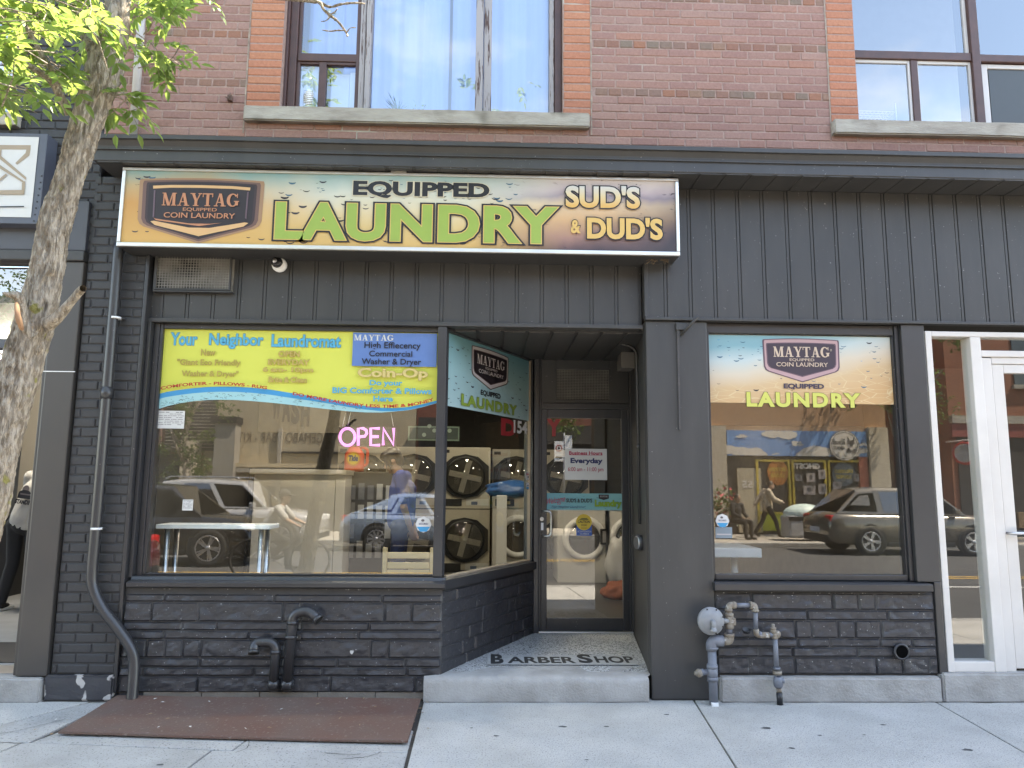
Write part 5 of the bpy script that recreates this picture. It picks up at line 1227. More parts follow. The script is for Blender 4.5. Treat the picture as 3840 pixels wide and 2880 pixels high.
# box and conduit at the right of the entrance, round button
t = thing('heater_box', 'grey brown box high on the right side of the recessed entrance', 'box', (1.2, 1.0, 2.5))
p0 = D(1352, 785, 1.15)
mb = MB(); mb.cbox(1.19, 1.318, .95, 1.18, p0.z-.075, p0.z+.075, mat('dull_box', (.13, .12, .11, 1), .6), .008); unpar(mb.build('case'), t)
t = thing('conduit', 'thin black conduit running down the right side of the entrance', 'conduit', (1.2, .5, 1)); mb = MB()
rect_tube(mb, [(1.10, .60, 2.80), (1.262, .60, 2.76), (1.262, .58, 1.25)], .012, M['black'], .08, 8); mb.lathe([(.016, -.02), (.016, .02)], Tm((1.262, .59, 1.9)), M['black'], 8); unpar(mb.build('tube'), t)
pb = D(1373, 1173, .42)
t = thing('door_button', 'round steel door opener button in a black cup beside the entrance', 'button', (1.2, .45, pb.z))
mb = MB(); mb.lathe([(.062, 0), (.066, .008), (.066, .04), (.060, .048)], Tm((1.262, .48, pb.z), (-1, -.25, 0)), M['black_gloss'], 28); unpar(mb.build('cup'), t)
mb = MB(); mb.lathe([(.054, .045), (.054, .055), (.048, .058)], Tm((1.262, .48, pb.z), (-1, -.25, 0)), M['steel'], 28); unpar(mb.build('push_plate'), t)
# rusty steel plate over the cellar hatch
t = thing('steel_plate', 'rusty brown steel plate lying on the sidewalk under the left window', 'plate', (-1.6, -.35, 0))
mb = MB(); bm = bmesh.new(); bmesh.ops.create_cube(bm, size=1)
x0, x1 = -2.75, -.545
bmesh.ops.bevel(bm, geom=bm.edges[:], offset=.001, segments=1, affect='EDGES')
bmesh.ops.subdivide_edges(bm, edges=[e for e in bm.edges if abs(e.verts[0].co.x-e.verts[1].co.x) > .5], cuts=40); bmesh.ops.subdivide_edges(bm, edges=[e for e in bm.edges if abs(e.verts[0].co.y-e.verts[1].co.y) > .5], cuts=10)
for v in bm.verts:
    f_ = v.co.x+.5; x = -2.665+2.185*f_; yf = -.755-.185*f_; yb = -.03-.06*f_; y = yf+(yb-yf)*(v.co.y+.5); z = .016+.012*v.co.z
    z += .018*(.5+v.co.y)+mnoise.noise(V((x*1.3, y*2, 0)))*.006
    v.co = V((x, y, z))
mb.addbm(bm, M['rust']); unpar(mb.build('plate_sheet'), t)
mb = MB()
for i in range(5):
    xx = -2.5+i*.42; mb.cbox(xx, xx+.415, .015, .06, .0, .052+.004*sin(i*3), mat('old_timber%d' % i if 0 else 'old_timber', (.20, .17, .14, 1), .9, bump=.6), .004)
tag(mb.build('timber_edge'), 'weathered timber strip between the steel plate and the stone base', 'timber')
# chewing gum and stains on the flags: flat dark blots
for i, (u, v, r) in enumerate([(2110+0, 2725, .024), (2873, 2730, .032), (3312, 2718, .018), (3630, 2812, .03), (2970, 2806, .02), (3075, 2758, .012), (1860, 2760, .018), (1768, 2730, .012), (2275, 2725, .02), (2200, 2850, .013), (600, 2868, .02), (3240, 2756, .01), (3360, 2600, .014), (2500, 2680, .02)]):
    p = atz(u, v, 0); rg = random.Random(i); a = Art((p.x, p.y, .0012), (1, 0, 0), (0, 1, 0), (0, 0, 1), .0003)
    a.poly([(r*(1+.35*rg.uniform(-1, 1))*cos(2*pi*k/10), .62*r*(1+.3*rg.uniform(-1, 1))*sin(2*pi*k/10)) for k in range(10)], M['gum'] if 'gum' in M else M.setdefault('gum', mat('old_gum', (.055, .055, .055, 1), .9, c2=(.10, .10, .10, 1), scale=40)))
    tag(a.build('gum_stain'), kind='stuff')

# ================================================================== NEIGHBOUR ON THE LEFT
NL = thing('neighbour_building', 'black brick building with a glazed opening and dark metal column at the left edge', 'building', (-5, 0, 0))
mb = MB()
brickfield(mb, lambda a_, b_: [(-6.2, -3.135)] if not (4.50 < (a_+b_)/2 < 9) else [(-3.86, -3.135)], 3.36, 40, M['blackbrick'], Y=.0, off=.05, dep=.014, ins=.006)
mb.box(-3.865, -3.131, .009, .3, 3.34, 6.3, M['mortar_black']); mb.box(-6.3, -3.865, .009, .3, 3.34, 4.5, M['mortar_black'])
mb.box(-14, -3.132, .012, 10, 6.3, 9.0, M['mortar_black']); mb.box(-14, -6.3, .012, .3, 0, 6.3, M['mortar_black'])
unpar(mb.build('upper_wall'), NL)
mb = MB(); xs_ = D(38, 245, -.05).x; mb.cbox(-6, xs_, -.06, .12, 4.36, 4.47, M['limestone'], .01); unpar(mb.build('window_sill'), NL)
mb = MB(); mb.cbox(-3.93, -3.87, .05, .12, 4.47, 6.3, M['brown_frame'], .005); o = mb.build('upper_window'); unpar(o, NL)
pane('pane', -5.5, -3.93, 4.47, 6.3, .09, M['glass_up'], o)
mb = MB(); mb.box(-5.5, -3.87, .25, .26, 4.47, 6.3, M['curtain']); unpar(mb.build('curtain'), NL)
colm = mat('column_metal', (.042, .039, .037, 1), .38, c2=(.056, .048, .042, 1), scale=1.3, stretch=(1, 1, .6), bump=.03)
bl = mat('blue_grey_panel', (.055, .058, .070, 1), .45, c2=(.048, .050, .058, 1), scale=2)
mb = MB(); c0, c1 = D(60, 1448, 0).x, D(92, 1448, 0).x
mb.cbox(-3.40, -3.178, -.03, .2, .17, 3.26, colm, .01); mb.box(-3.41, -3.17, -.034, -.028, 2.39, 2.396, M['white']); mb.cbox(-3.435, -3.402, .0, .16, .17, 3.26, colm, .006); unpar(mb.build('column'), NL)
mb = MB(); mb.cbox(-6, -3.176, -.035, .1, 3.345, 3.75, bl, .008); mb.cbox(-6.2, -3.174, -.05, .12, 3.262, 3.342, M['black'], .008); unpar(mb.build('fascia'), NL)
zl1, zl0 = D(30, 520, .08).z, D(30, 735, .08).z
mb = MB(); mb.cbox(-6, -3.471, .02, .14, zl0-.075, zl0, bl, .006); mb.cbox(-6, -3.471, .02, .14, zl1, 3.26, M['black'], .006); o = mb.build('transom_window'); unpar(o, NL)
pane('pane', -6, -3.45, zl0, zl1, .09, glassm('mirror_glass', .16), o)
o = rough_block('entry_step', -6.4, -3.20, -.06, .3, -.02, .165, M['concrete_old'], .004, .012, 6); unpar(o, NL)
mb = MB(); mb.box(-9, -3.2, .3, 6, .10, .172, mat('white_tile', (.46, .46, .45, 1), .25, c2=(.38, .38, .37, 1), scale=2)); mb.box(-6, -3.4, .06, .3, .1, .1715, M['steel']); unpar(mb.build('floor'), NL)
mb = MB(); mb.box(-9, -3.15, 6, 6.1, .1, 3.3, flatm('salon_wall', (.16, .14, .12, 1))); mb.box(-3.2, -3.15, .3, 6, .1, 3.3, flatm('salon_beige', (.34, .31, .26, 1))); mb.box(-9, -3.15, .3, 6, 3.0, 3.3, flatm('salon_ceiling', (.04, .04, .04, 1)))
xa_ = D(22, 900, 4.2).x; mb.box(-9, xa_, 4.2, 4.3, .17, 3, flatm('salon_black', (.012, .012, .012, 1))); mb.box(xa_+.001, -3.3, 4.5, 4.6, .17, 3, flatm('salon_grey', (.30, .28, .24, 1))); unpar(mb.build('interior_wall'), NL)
t = thing('door_mat', 'black ribbed mat inside the left opening', 'mat', (-4, .7, .18)); mb = MB()
for i in range(24): mb.cbox(-5, -3.42, .36+i*.03, .383+i*.03, .1725, .182, M['dark'], .002)
unpar(mb.build('mat_sheet'), t)
t = thing('light_tube', 'thin glowing ceiling light strip inside the left opening', 'lamp', (-4, 2.5, 2.5)); mb = MB()
p0, p1 = at(-60, 1322, 2.4), at(188, 1394, 2.7); mb.tube([p0+V((0, 0, .10)), p1+V((0, 0, .10))], .05, M['dark'], 4); unpar(mb.build('housing'), t)
mb = MB(); mb.tube([p0, p1], .022, glow('strip_light', (1, .98, .94, 1), 75), 6); unpar(mb.build('diffuser'), t)
t = thing('salon_counter', 'black counter with small bottles behind the tree trunk', 'counter', (-5, 3.6, .17)); mb = MB(); xb_ = D(42, 1100, 3.6).x
mb.cbox(xb_-1.6, xb_-.1, 3.6, 4.1, .17, 1.15, M['dark'], .01); mb.lathe([(.02, 0), (.02, .1), (.008, .13), (.008, .16)], Tm((xb_-.22, 3.7, 1.15)), M['dark'], 10); mb.lathe([(.03, 0), (.03, .08)], Tm((xb_-.34, 3.7, 1.15)), M['chair'] if 'chair' in M else M['steel'], 10); unpar(mb.build('counter_body'), t)
# its sign
SL = thing('neighbour_sign', 'white panel sign with beige angular emblem at the left edge', 'sign', (-4, -.12, 3.6))
YN = -.14; zn = zoomer(0, 0, .6026, YN)
r1, t1 = zn(296, 832); _, b1_ = zn(240, 1393)
xr1 = (zn(296, 832)[0]+zn(240, 1393)[0])/2
mb = MB(); mb.cbox(-6, xr1, YN+.003, .0, b1_, t1, mat('sign_edge', (.07, .08, .105, 1), .5), .004); unpar(mb.build('cabinet'), SL)
xf = xr1-.062; a = ypl(YN); a.rect(-5.9, xf, b1_+.05, t1-.03, P_['white'])
bg_ = flatm('emblem_beige', A(186, 166, 140), .4)
def zp(*pts): return [zn(*p) for p in pts]
for pg in ([(-60, 902), (192, 904), (191, 932), (-60, 930)], [(165, 932), (191, 932), (184, 968), (158, 960)], [(184, 968), (108, 1026), (96, 1016), (158, 955)], [(0, 930), (12, 932), (8, 990), (-4, 985)], [(-40, 930), (164, 1104), (164, 1122), (-40, 958)], [(-60, 985), (150, 1128), (158, 1146), (-60, 1012)], [(158, 1128), (160, 1128), (154, 1212), (136, 1212), (140, 1140)], [(40, 1082), (48, 1092), (-60, 1180), (-60, 1160)], [(-60, 1186), (150, 1184), (149, 1212), (-60, 1213)]): a.poly(zp(*pg), bg_)
a.poly(zp((-60, 1286), (154, 1284), (154, 1291), (-60, 1293)), P_['ink'])
unpar(a.build('sign_face'), SL)
mb = MB()
for i in range(8):
    x_, z_ = zn(258-i*7, 1094+i*40); mb.lathe([(.007, 0), (.005, .004)], Tm((x_, YN+.002, z_), (0, -1, 0)), M['dark'], 6)
unpar(mb.build('rivet'), SL)

# ================================================================== TREE
M['bark'] = mat('bark', (.42, .36, .285, 1), .95, c2=(.22, .18, .135, 1), scale=62, stretch=(1, 1, .24), bump=1, bscale=60, spots=(15, .665, .73, (.26, .235, .08, 1)), spec=.2, lo=.42, hi=.57, bdist=.04)
def leafmat(name, c, tr):
    mt, n, b, o = newmat(name); b.inputs['Roughness'].default_value = .38; b.inputs['Specular IOR Level'].default_value = .45
    g = N(n, 'ShaderNodeNewGeometry'); cc = mixc(n, g.outputs['Random Per Island'], c, tuple(x*.72 for x in c[:3])+(1,)); n.links.new(cc, b.inputs['Base Color'])
    t = N(n, 'ShaderNodeBsdfTranslucent'); ct = mixc(n, g.outputs['Random Per Island'], tr, (tr[0]*.7, tr[1]*.85, tr[2]*.8, 1)); n.links.new(ct, t.inputs[0])
    ms = N(n, 'ShaderNodeMixShader'); ms.inputs[0].default_value = .5; n.links.new(b.outputs[0], ms.inputs[1]); n.links.new(t.outputs[0], ms.inputs[2]); n.links.new(ms.outputs[0], o.inputs[0]); return mt
M['leaf'] = leafmat('ash_leaf', (.12, .19, .06, 1), (.36, .45, .10, 1))
M['leaf2'] = leafmat('far_leaf', (.07, .105, .035, 1), (.16, .22, .05, 1))
TR = thing('street_tree', 'leaning street tree with furrowed bark and bright green leaves at the left', 'tree', (-2.2, -2.7, 0))
YT = -2.7
def tp(u, v, y=YT): return at(u, v, y)
def rad(w_, y=YT): return w_/2*((y-CAM.y)/FPX)*.95
cl = [(-330, 3050, 165), (-205, 2500, 160), (-80, 1990, 155), (-5, 1660, 150), (45, 1479, 140), (100, 1308, 137), (137, 1193, 132), (168, 1050, 118), (206, 850, 112), (256, 690, 104), (319, 482, 108), (372, 320, 122), (396, 225, 138)]
def barktube(mb, pts, rs, seg=72, n=10, amp=.011, seed=0):
    c = catmull(pts, n); r = []
    for i in range(len(pts)-1):
        for k in range(n): r.append(rs[i]+(rs[i+1]-rs[i])*k/n)
    r.append(rs[-1]); vs = []; fs = []; m_ = len(c); Ls = 0
    for i, p in enumerate(c):
        t = (c[min(i+1, m_-1)]-c[max(i-1, 0)]).normalized(); nx = t.cross(V((0, 1, 0))).normalized(); ny = t.cross(nx)
        if i: Ls += (c[i]-c[i-1]).length
        for k in range(seg):
            an = 2*pi*k/seg; q = V((cos(an)*r[i]*62, sin(an)*r[i]*62, Ls*13+seed))
            rid = 1-abs(mnoise.noise(q))*2.2; d = amp*(rid-.5)+mnoise.noise(q*.35)*amp*.9+mnoise.noise(q*2.2)*amp*.3
            vs.append(p+(nx*cos(an)+ny*sin(an))*(r[i]+d*min(1, r[i]/.05)))
    for i in range(m_-1):
        for k in range(seg): fs.append((i*seg+k, i*seg+(k+1) % seg, (i+1)*seg+(k+1) % seg, (i+1)*seg+k))
    mb.add(vs, fs, M['bark'], True)
mb = MB()
barktube(mb, [tp(u, v) for u, v, _ in cl], [rad(w_) for _, _, w_ in cl], n=40)
rt = [(396, 240, 120), (420, 150, 112), (436, 60, 96), (446, -60, 92), (470, -260, 84), (520, -520, 70), (560, -800, 50)]
barktube(mb, [tp(u, v) for u, v, _ in rt], [rad(w_) for _, _, w_ in rt], 36, 14, .008, 5)
barktube(mb, [tp(470, -260)]+[V(p_) for p_ in ((-1.2, -2.65, 4.45), (-.7, -2.5, 4.7), (.1, -2.2, 4.9))], [.035, .03, .022, .01], 12, 8, .003, 3)  # unseen limb added to carry the leaves that shade the trunk
lt = [(372, 270, 70), (335, 190, 52), (312, 90, 42), (302, -20, 40), (280, -200, 36), (240, -420, 30)]
barktube(mb, [tp(u, v) for u, v, _ in lt], [rad(w_) for _, _, w_ in lt], 24, 12, .005, 9)
mb.build('trunk', None); o = bpy.data.objects['trunk']; unpar(o, TR)
def limb(pts, y0, y1, name='limb', seg=14):
    n = len(pts); mb = MB(); P3 = [at(u, v, y0+(y1-y0)*i/(n-1)) for i, (u, v, _) in enumerate(pts)]; barktube(mb, P3, [rad(w_) for *_, w_ in pts], seg, 8, .004, y0*7); o = mb.build(name); unpar(o, TR); return o
limb([(262, 430, 34), (225, 360, 34), (190, 300, 30), (120, 252, 24), (60, 225, 18), (-40, 190, 12)], YT, YT-.25)
limb([(222, 330, 26), (205, 280, 24), (160, 210, 20), (110, 120, 16), (60, 40, 12), (20, -40, 10)], YT-.05, YT-.3)
limb([(180, 1215, 60), (215, 1190, 44), (260, 1140, 34), (300, 1092, 30), (312, 1082, 26)], YT-.05, YT-.12, 'branch_stub')
limb([(125, 1260, 60), (92, 1220, 46), (80, 1150, 40), (66, 1112, 38), (30, 1104, 20), (10, 1098, 4)], YT-.04, YT-.16, 'branch_stub')
mb = MB(); p = [at(62, 1135, YT-.155), at(66, 1180, YT-.17), at(78, 1222, YT-.155), at(84, 1236, YT-.13)]; mb.tube(catmull(p, 4), [.004, .007, .009, .010, .010, .011, .011, .010, .009, .009, .008, .006, .003], mat('torn_wood', (.38, .215, .11, 1), .8, c2=(.24, .13, .07, 1), scale=40, stretch=(1, 1, .2)), 10); unpar(mb.build('torn_wood'), TR)
# leaves: pinnate sprigs of folded leaflets
def leaflet(mb, base, d, nrm, L, W, mt):
    d = d.normalized(); sd = d.cross(nrm).normalized(); up = sd.cross(d); f = .18
    p = [base, base+d*L*.30+sd*W*.5+up*W*f, base+d*L*.62+sd*W*.42+up*W*f, base+d*L-up*L*.06, base+d*L*.62-sd*W*.42+up*W*f, base+d*L*.30-sd*W*.5+up*W*f, base+d*L*.32, base+d*L*.64]
    mb.add(p, [(0, 1, 6), (1, 2, 7, 6), (2, 3, 7), (0, 6, 5), (6, 7, 4, 5), (7, 3, 4)], mt)
def sprig(mb, o, d, L, rg, mt, k=1.0, n=4):
    d = d.normalized(); nr = (V((0, 0, 1))-d*d.z+V((rg.uniform(-.5, .5), rg.uniform(-.5, .5), 0))).normalized(); sd = d.cross(nr).normalized()
    for i in range(n):
        b_ = o+d*L*(.25+.65*i/n)-V((0, 0, .25*L*(i/n)**2))
        for s in (-1, 1):
            leaflet(mb, b_, sd*s*1.0+d*rg.uniform(.5, .9)-V((0, 0, rg.uniform(.1, .5))), (nr+V((rg.uniform(-.5, .5), rg.uniform(-.5, .5), rg.uniform(-.3, .3)))).normalized(), k*rg.uniform(.048, .080), k*rg.uniform(.020, .031), mt)
    leaflet(mb, o+d*L*.92-V((0, 0, .25*L)), d-V((0, 0, .4)), nr, k*.065, k*.025, mt)
rg = random.Random(11)
mb = MB(); tw = mb
def clump(u0, u1, v0, v1, y0, y1, n, k=1.0, drop=.25):
    for _ in range(n):
        p = at(rg.uniform(u0, u1), rg.uniform(v0, v1), rg.uniform(y0, y1)); d = V((rg.uniform(-1, 1), rg.uniform(-1, 1), rg.uniform(-.7, .35)))
        sprig(mb, p, d, rg.uniform(.10, .17)*k, rg, M['leaf'], k, rg.choice((3, 4, 4)))
        tw.tube([p-d.normalized()*.10*k-V((.03, 0, .02)), p, p+d.normalized()*.13*k], [.003, .002, .001], M['bark'], 4, False)
clump(-160, 330, -120, 60, -3.3, -2.2, 54); clump(-160, 250, 20, 200, -3.3, -2.3, 38); clump(-140, 120, 150, 310, -3.2, -2.4, 20); clump(30, 300, 235, 300, -3.0, -2.5, 12); clump(-60, 150, 290, 370, -3.1, -2.5, 14)
clump(290, 400, 30, 190, -3.1, -2.7, 12); clump(500, 740, -60, 30, -2.7, -1.9, 26); clump(500, 660, 30, 70, -2.6, -2.0, 8); clump(470, 600, 150, 210, -2.6, -2.3, 7); clump(560, 660, 170, 260, -2.5, -2.1, 8); clump(420, 520, 330, 410, -2.7, -2.5, 7); clump(380, 450, 340, 410, -2.7, -2.55, 3)
for _ in range(700):     # the crown above the frame
    a_ = rg.uniform(0, 6.3); r = 2.3*sqrt(rg.random()); z = rg.uniform(4.9, 7.8)
    x = -3.9+r*.8*cos(a_); y = -3.2+.95*r*sin(a_)
    if y > -1.2: continue
    p = V((x, y, z)); u = (p-CAM); q_ = 1440-FPX*u.dot(UPV)/max(.1, u.dot(FWD))
    if u.dot(FWD) > 0 and q_ > -60: continue
    sprig(mb, p, V((rg.uniform(-1, 1), rg.uniform(-1, 1), rg.uniform(-.7, .3))), .2, rg, M['leaf'], 1.5, 4)
for _ in range(330):  # unseen leaves added along the sun's path to shade the trunk
    t_ = rg.uniform(3.3, 4.6); c = V((-2.0, -2.7, 1.5))+SUNV*t_+V((rg.gauss(0, .45), rg.gauss(0, .22), rg.gauss(0, .3)))
    if c.z < 4.45+.5*max(0, c.y+2.4) or c.y > -1.5: continue
    sprig(mb, c, V((rg.uniform(-1, 1), rg.uniform(-1, 1), rg.uniform(-.5, .35))), .2, rg, M['leaf'], 1.5, 4)
o = mb.build('crown', fix=False); unpar(o, TR)
# dead twig hanging before the upstairs window
mb = MB(); Yt = -1.7
zt2 = lambda x, y: at(860+x*.633, y*.633, Yt)
def twigpath(pts, r0, r1):
    P3 = catmull([zt2(*p)+V((0, rg.uniform(-.02, .02), 0)) for p in pts], 4); n_ = len(P3); mb.tube(P3, [(r0+(r1-r0)*i/n_)*(1+.35*rg.uniform(-1, 1)) for i in range(n_)], M['bark'], 7)
twigpath([(-300, -330), (-60, -140), (200, -30), (400, 2), (530, 18), (560, 62), (605, 92), (650, 140), (690, 184), (700, 220)], .016, .004); twigpath([(530, 10), (590, 30), (660, 36), (740, 30), (800, 10)], .008, .004); twigpath([(690, 186), (640, 192), (600, 182), (548, 168)], .005, .003); twigpath([(690, 184), (720, 178), (748, 162)], .004, .002); twigpath([(605, 92), (570, 112), (545, 128)], .004, .002); twigpath([(600, 85), (620, 62), (640, 50)], .005, .003)
unpar(mb.build('dead_branch'), TR)
# planting bed round its foot
t = thing('planting_bed', 'low concrete edged planting bed round the foot of the street tree', 'planter', (-2.3, -2.75, 0)); mb = MB()
for a_ in ((-3.0, -1.7, -2.32, -2.26), (-3.0, -1.7, -3.2, -3.14), (-3.0, -2.94, -3.14, -2.32), (-1.76, -1.7, -3.14, -2.32)): mb.cbox(*a_, -.02, .10, M['concrete'], .01)
unpar(mb.build('edging'), t); mb = MB(); mb.box(-2.94, -1.76, -3.14, -2.32, -.02, .05, mat('soil', (.06, .045, .03, 1), .95, bump=.8)); unpar(mb.build('soil'), t)
mb = MB()
for _ in range(700):
    p = V((rg.uniform(-2.9, -1.8), rg.uniform(-3.1, -2.36), .05+rg.random()*.10)); leaflet(mb, p, V((rg.uniform(-1, 1), rg.uniform(-1, 1), rg.uniform(-.1, .9))), V((rg.uniform(-.5, .5), rg.uniform(-.5, .5), 1)).normalized(), .045, .025, M['leaf2'])
tag(mb.build('ground_cover', fix=False), 'green ground cover growing in the tree bed', 'ground cover', kind='stuff')

# ================================================================== INSIDE THE LAUNDROMAT
beige = mat('machine_beige', (.46, .42, .34, 1), .4, c2=(.42, .38, .31, 1), scale=2, spec=.5); blackp = flatm('machine_black', (.022, .021, .02, 1), .35)
drum = glassm('drum_glass', .05, (.72, .70, .66, 1)); mwhite = flatm('machine_white', (.55, .54, .51, 1), .35); drumin = mat('drum_inside', (.10, .095, .085, 1), .5, c2=(.03, .03, .03, 1), scale=3)
def dryer_stack(label, x, y, rz=0, dark=False):
    t = thing('stacked_dryer', label, 'dryer', (x, y, .2), rz, 'stacked dryers along the laundromat back wall')
    mb = MB(); mb.cbox(-.40, .40, .0, .95, .03, 1.96, beige, .008); mb.box(-.40, .40, -.003, .0, .975, .99, blackp); mb.box(-.39, .39, .01, .9, 0, .03, blackp); mb.build('cabinet', t)
    for z in (.50, 1.50):
        mb = MB(); w_ = .375; pts = [(-w_, z+.16), (-.20, z+.31), (.0, z+.35), (.20, z+.31), (w_, z+.16), (w_, z-.16), (.2, z-.31), (0, z-.35), (-.2, z-.31), (-w_, z-.16)]
        mb.prism(pts, 1, -.03, -.0005, blackp); mb.lathe([(.30, .0), (.315, .015), (.30, .03), (.285, .03)], Tm((0, -.03, z), (0, -1, 0)), blackp, 36, True, False); d = mb.build('door', t)
        mb = MB(); mb.lathe([(.001, .0), (.285, .002)], Tm((0, -.036, z), (0, -1, 0)), drumin, 36); mb.lathe([(.288, .0), (.26, .025), (.001, .05)], Tm((0, -.06, z), (0, -1, 0)), drum, 36, True, False); mb.build('glass', d)
        mb = MB(); a_ = radians(70); 
        for q in (radians(12), radians(105)): mb.box(-.26, .26, -.044, -.040, -.045, .045, flatm('drum_baffle', (.42, .41, .38, 1)), Matrix.Translation((0, 0, z)) @ Matrix.Rotation(q, 4, 'Y'))
        mb.build('baffle', d)
        mb = MB(); mb.cbox(-.36, -.05, -.012, -.0006, z-.47, z-.36, blackp, .003); mb.cbox(.02, .38, -.006, -.0006, z-.46, z-.36, mwhite, .003); mb.box(.1, .2, -.008, -.0055, z-.45, z-.40, flatm('display', (.10, .13, .2, 1))); mb.build('coin_panel', t)
    mb = MB(); mb.box(-.37, -.26, -.006, -.0006, 1.87, 1.92, blackp); mb.build('badge_plate', t)
    return t
ds = [dryer_stack('stacked dryer with crossed drum baffles seen left in the slanted window', D(1004, 1100, 6.2).x, 6.2)]
xd = ds[0].location.x
for i, (x, y, l) in enumerate(((xd+.83, 6.7, 'stacked dryer behind the blue laundry bag'), (xd-.82, 6.2, 'stacked dryer right behind the woman in blue'), (xd-1.64, 6.2, 'stacked dryer behind the detergent jug'), (xd+1.66, 6.7, 'stacked dryer deep behind the entrance door'))): dup(ds[0], (x, y, .2), 0, l)
def washer(label, x, y, sc=1.0):
    t = thing('front_loader', label, 'washer', (x, y, .2), 0, 'front loading washers facing the entrance')
    mb = MB(); mb.cbox(-.38, .38, 0, .8, .0, 1.2, mwhite, .012); mb.cbox(-.38, .38, -.02, -.0005, 1.03, 1.19, beige, .01); mb.build('cabinet', t)
    mb = MB(); mb.cbox(-.34, -.06, -.028, -.0205, 1.06, 1.16, blackp, .004); mb.box(-.26, -.12, -.031, -.0282, 1.085, 1.13, flatm('gold_plate', (.35, .28, .12, 1))); mb.build('control_panel', t)
    mb = MB(); mb.lathe([(.30, 0), (.315, .02), (.29, .05), (.25, .055), (.225, .03)], Tm((0, -.0, .62), (0, -1, 0)), M['white'], 40, True, False); d = mb.build('door', t)
    mb = MB(); mb.lathe([(.001, .001), (.23, .002)], Tm((0, -.005, .62), (0, -1, 0)), drumin, 40); mb.lathe([(.226, .03), (.18, .065), (.001, .085)], Tm((0, -.0, .62), (0, -1, 0)), drum, 40, True, False); mb.build('glass', d)
    mb = MB(); mb.cbox(.22, .31, -.09, -.03, .54, .76, blackp, .01); mb.cbox(.25, .30, -.10, -.091, .57, .73, M['steel'], .006); mb.build('handle', d)
    return t
wa = washer('front loading washer straight behind the door glass', D(1262, 1180, 5.0).x, 5.0)
dup(wa, (D(1348, 1180, 5.0).x+.10, 5.0, .2), 0, 'front loading washer at the right edge of the door glass'); dup(wa, (D(1122, 1180, 5.3).x-.02, 5.3, .2), 0, 'front loading washer low in the slanted window'); 
def lump(name, label, cat, c, s, mt, seed=0, amp=.25):
    bm = bmesh.new(); bmesh.ops.create_icosphere(bm, subdivisions=4, radius=1)
    for v in bm.verts:
        q = mnoise.noise(v.co*1.6+V((seed, 0, 0)))*amp+abs(mnoise.noise(v.co*4+V((seed, 3, 0))))*amp*.5; v.co *= 1+q; v.co = V((v.co.x*s[0], v.co.y*s[1], max(v.co.z, -.75)*s[2]))+V(c)
    mb = MB(); mb.addbm(bm, mt, None, True); o = mb.build(name); return tag(o, label, cat)
p = D(1092, 1085, 5.5); lump('laundry_bag', 'shiny blue laundry bag lying on a washer', 'bag', (p.x+.05, 5.45, 1.50), (.38, .28, .13), mat('blue_bag', (.03, .12, .34, 1), .3, bump=.3), 3)
p = D(1338, 1215, 4.6); lump('plastic_bag', 'white translucent plastic bag on the floor by the washers', 'bag', (p.x, 4.65, .50), (.17, .15, .36), flatm('bag_white', (.5, .5, .5, 1), .3), 5)
lump('cloth_heap', 'orange cloth heap on the floor inside the door', 'cloth', (1.62, 3.6, .28), (.22, .2, .12), flatm('orange_cloth', (.26, .07, .03, 1), .8), 8)
t = thing('folding_partition', 'white folding partition panel beside the low washer', 'partition', (.0, 5.1, .2)); mb = MB(); px_ = D(1082, 1180, 5.1).x; mb.cbox(px_-.07, px_+.08, 5.0, 5.05, .2, 1.42, M['white'], .01); unpar(mb.build('panel'), t)
# pale cabinet
t = thing('pale_cabinet', 'large pale grey cabinet with a flat top standing behind the left window', 'cabinet', (-1.3, 2.6, .2)); x0_, x1_ = D(544, 1100, 2.6).x, D(743, 1100, 2.6).x
gcab = mat('cabinet_grey', (.66, .65, .62, 1), .35, c2=(.58, .57, .55, 1), scale=1.5); ztc = D(650, 1020, 2.6).z
mb = MB(); mb.cbox(x0_, x1_-.11, 2.62, 3.5, .2, ztc-.03, gcab, .008); mb.cbox(x1_-.105, x1_, 2.615, 3.5, .2, ztc-.03, gcab, .006); unpar(mb.build('body'), t); mb = MB(); mb.cbox(x0_-.04, x1_+.02, 2.57, 3.55, ztc-.028, ztc+.03, mat('cabinet_top', (.40, .38, .33, 1), .4), .006); unpar(mb.build('top'), t)
mb = MB(); mb.cbox(x0_-.28, x0_-.05, 2.7, 3.4, .2, ztc+.05, blackp, .01); unpar(mb.build('side_unit'), t)
# black change machine and jug
t = thing('change_machine', 'tall black change machine with coin slots behind the window', 'machine', (-.6, 3.2, .2)); x0_, x1_ = D(746, 1100, 3.0).x, D(846, 1100, 3.0).x; zc_ = D(780, 1019, 3.0).z
mb = MB(); mb.cbox(x0_, x1_, 3.0, 3.5, .2, zc_, blackp, .01)
unpar(mb.build('case'), t); mb = MB(); rg2 = random.Random(4)
for i in range(5):
    for k in range(4): mb.cbox(x0_+.04+i*.105, x0_+.11+i*.105, 2.985, 2.999, zc_-.32-k*.22, zc_-.14-k*.22+rg2.uniform(-.03, .02), rg2.choice((M['galv'], M['dark'], M['steel'], M['greyplastic'])), .003)
unpar(mb.build('coin_panel'), t)
JG = thing('detergent_jug', 'orange red detergent jug with round yellow label and blue cap', 'jug', (D(764, 1018, 3.1).x, 3.12, zc_+.001))
orj = flatm('jug_orange', (.62, .085, .03, 1), .3); mb = MB()
bm = bmesh.new(); bmesh.ops.create_cube(bm, size=1); bmesh.ops.subdivide_edges(bm, edges=bm.edges[:], cuts=7, use_grid_fill=True)
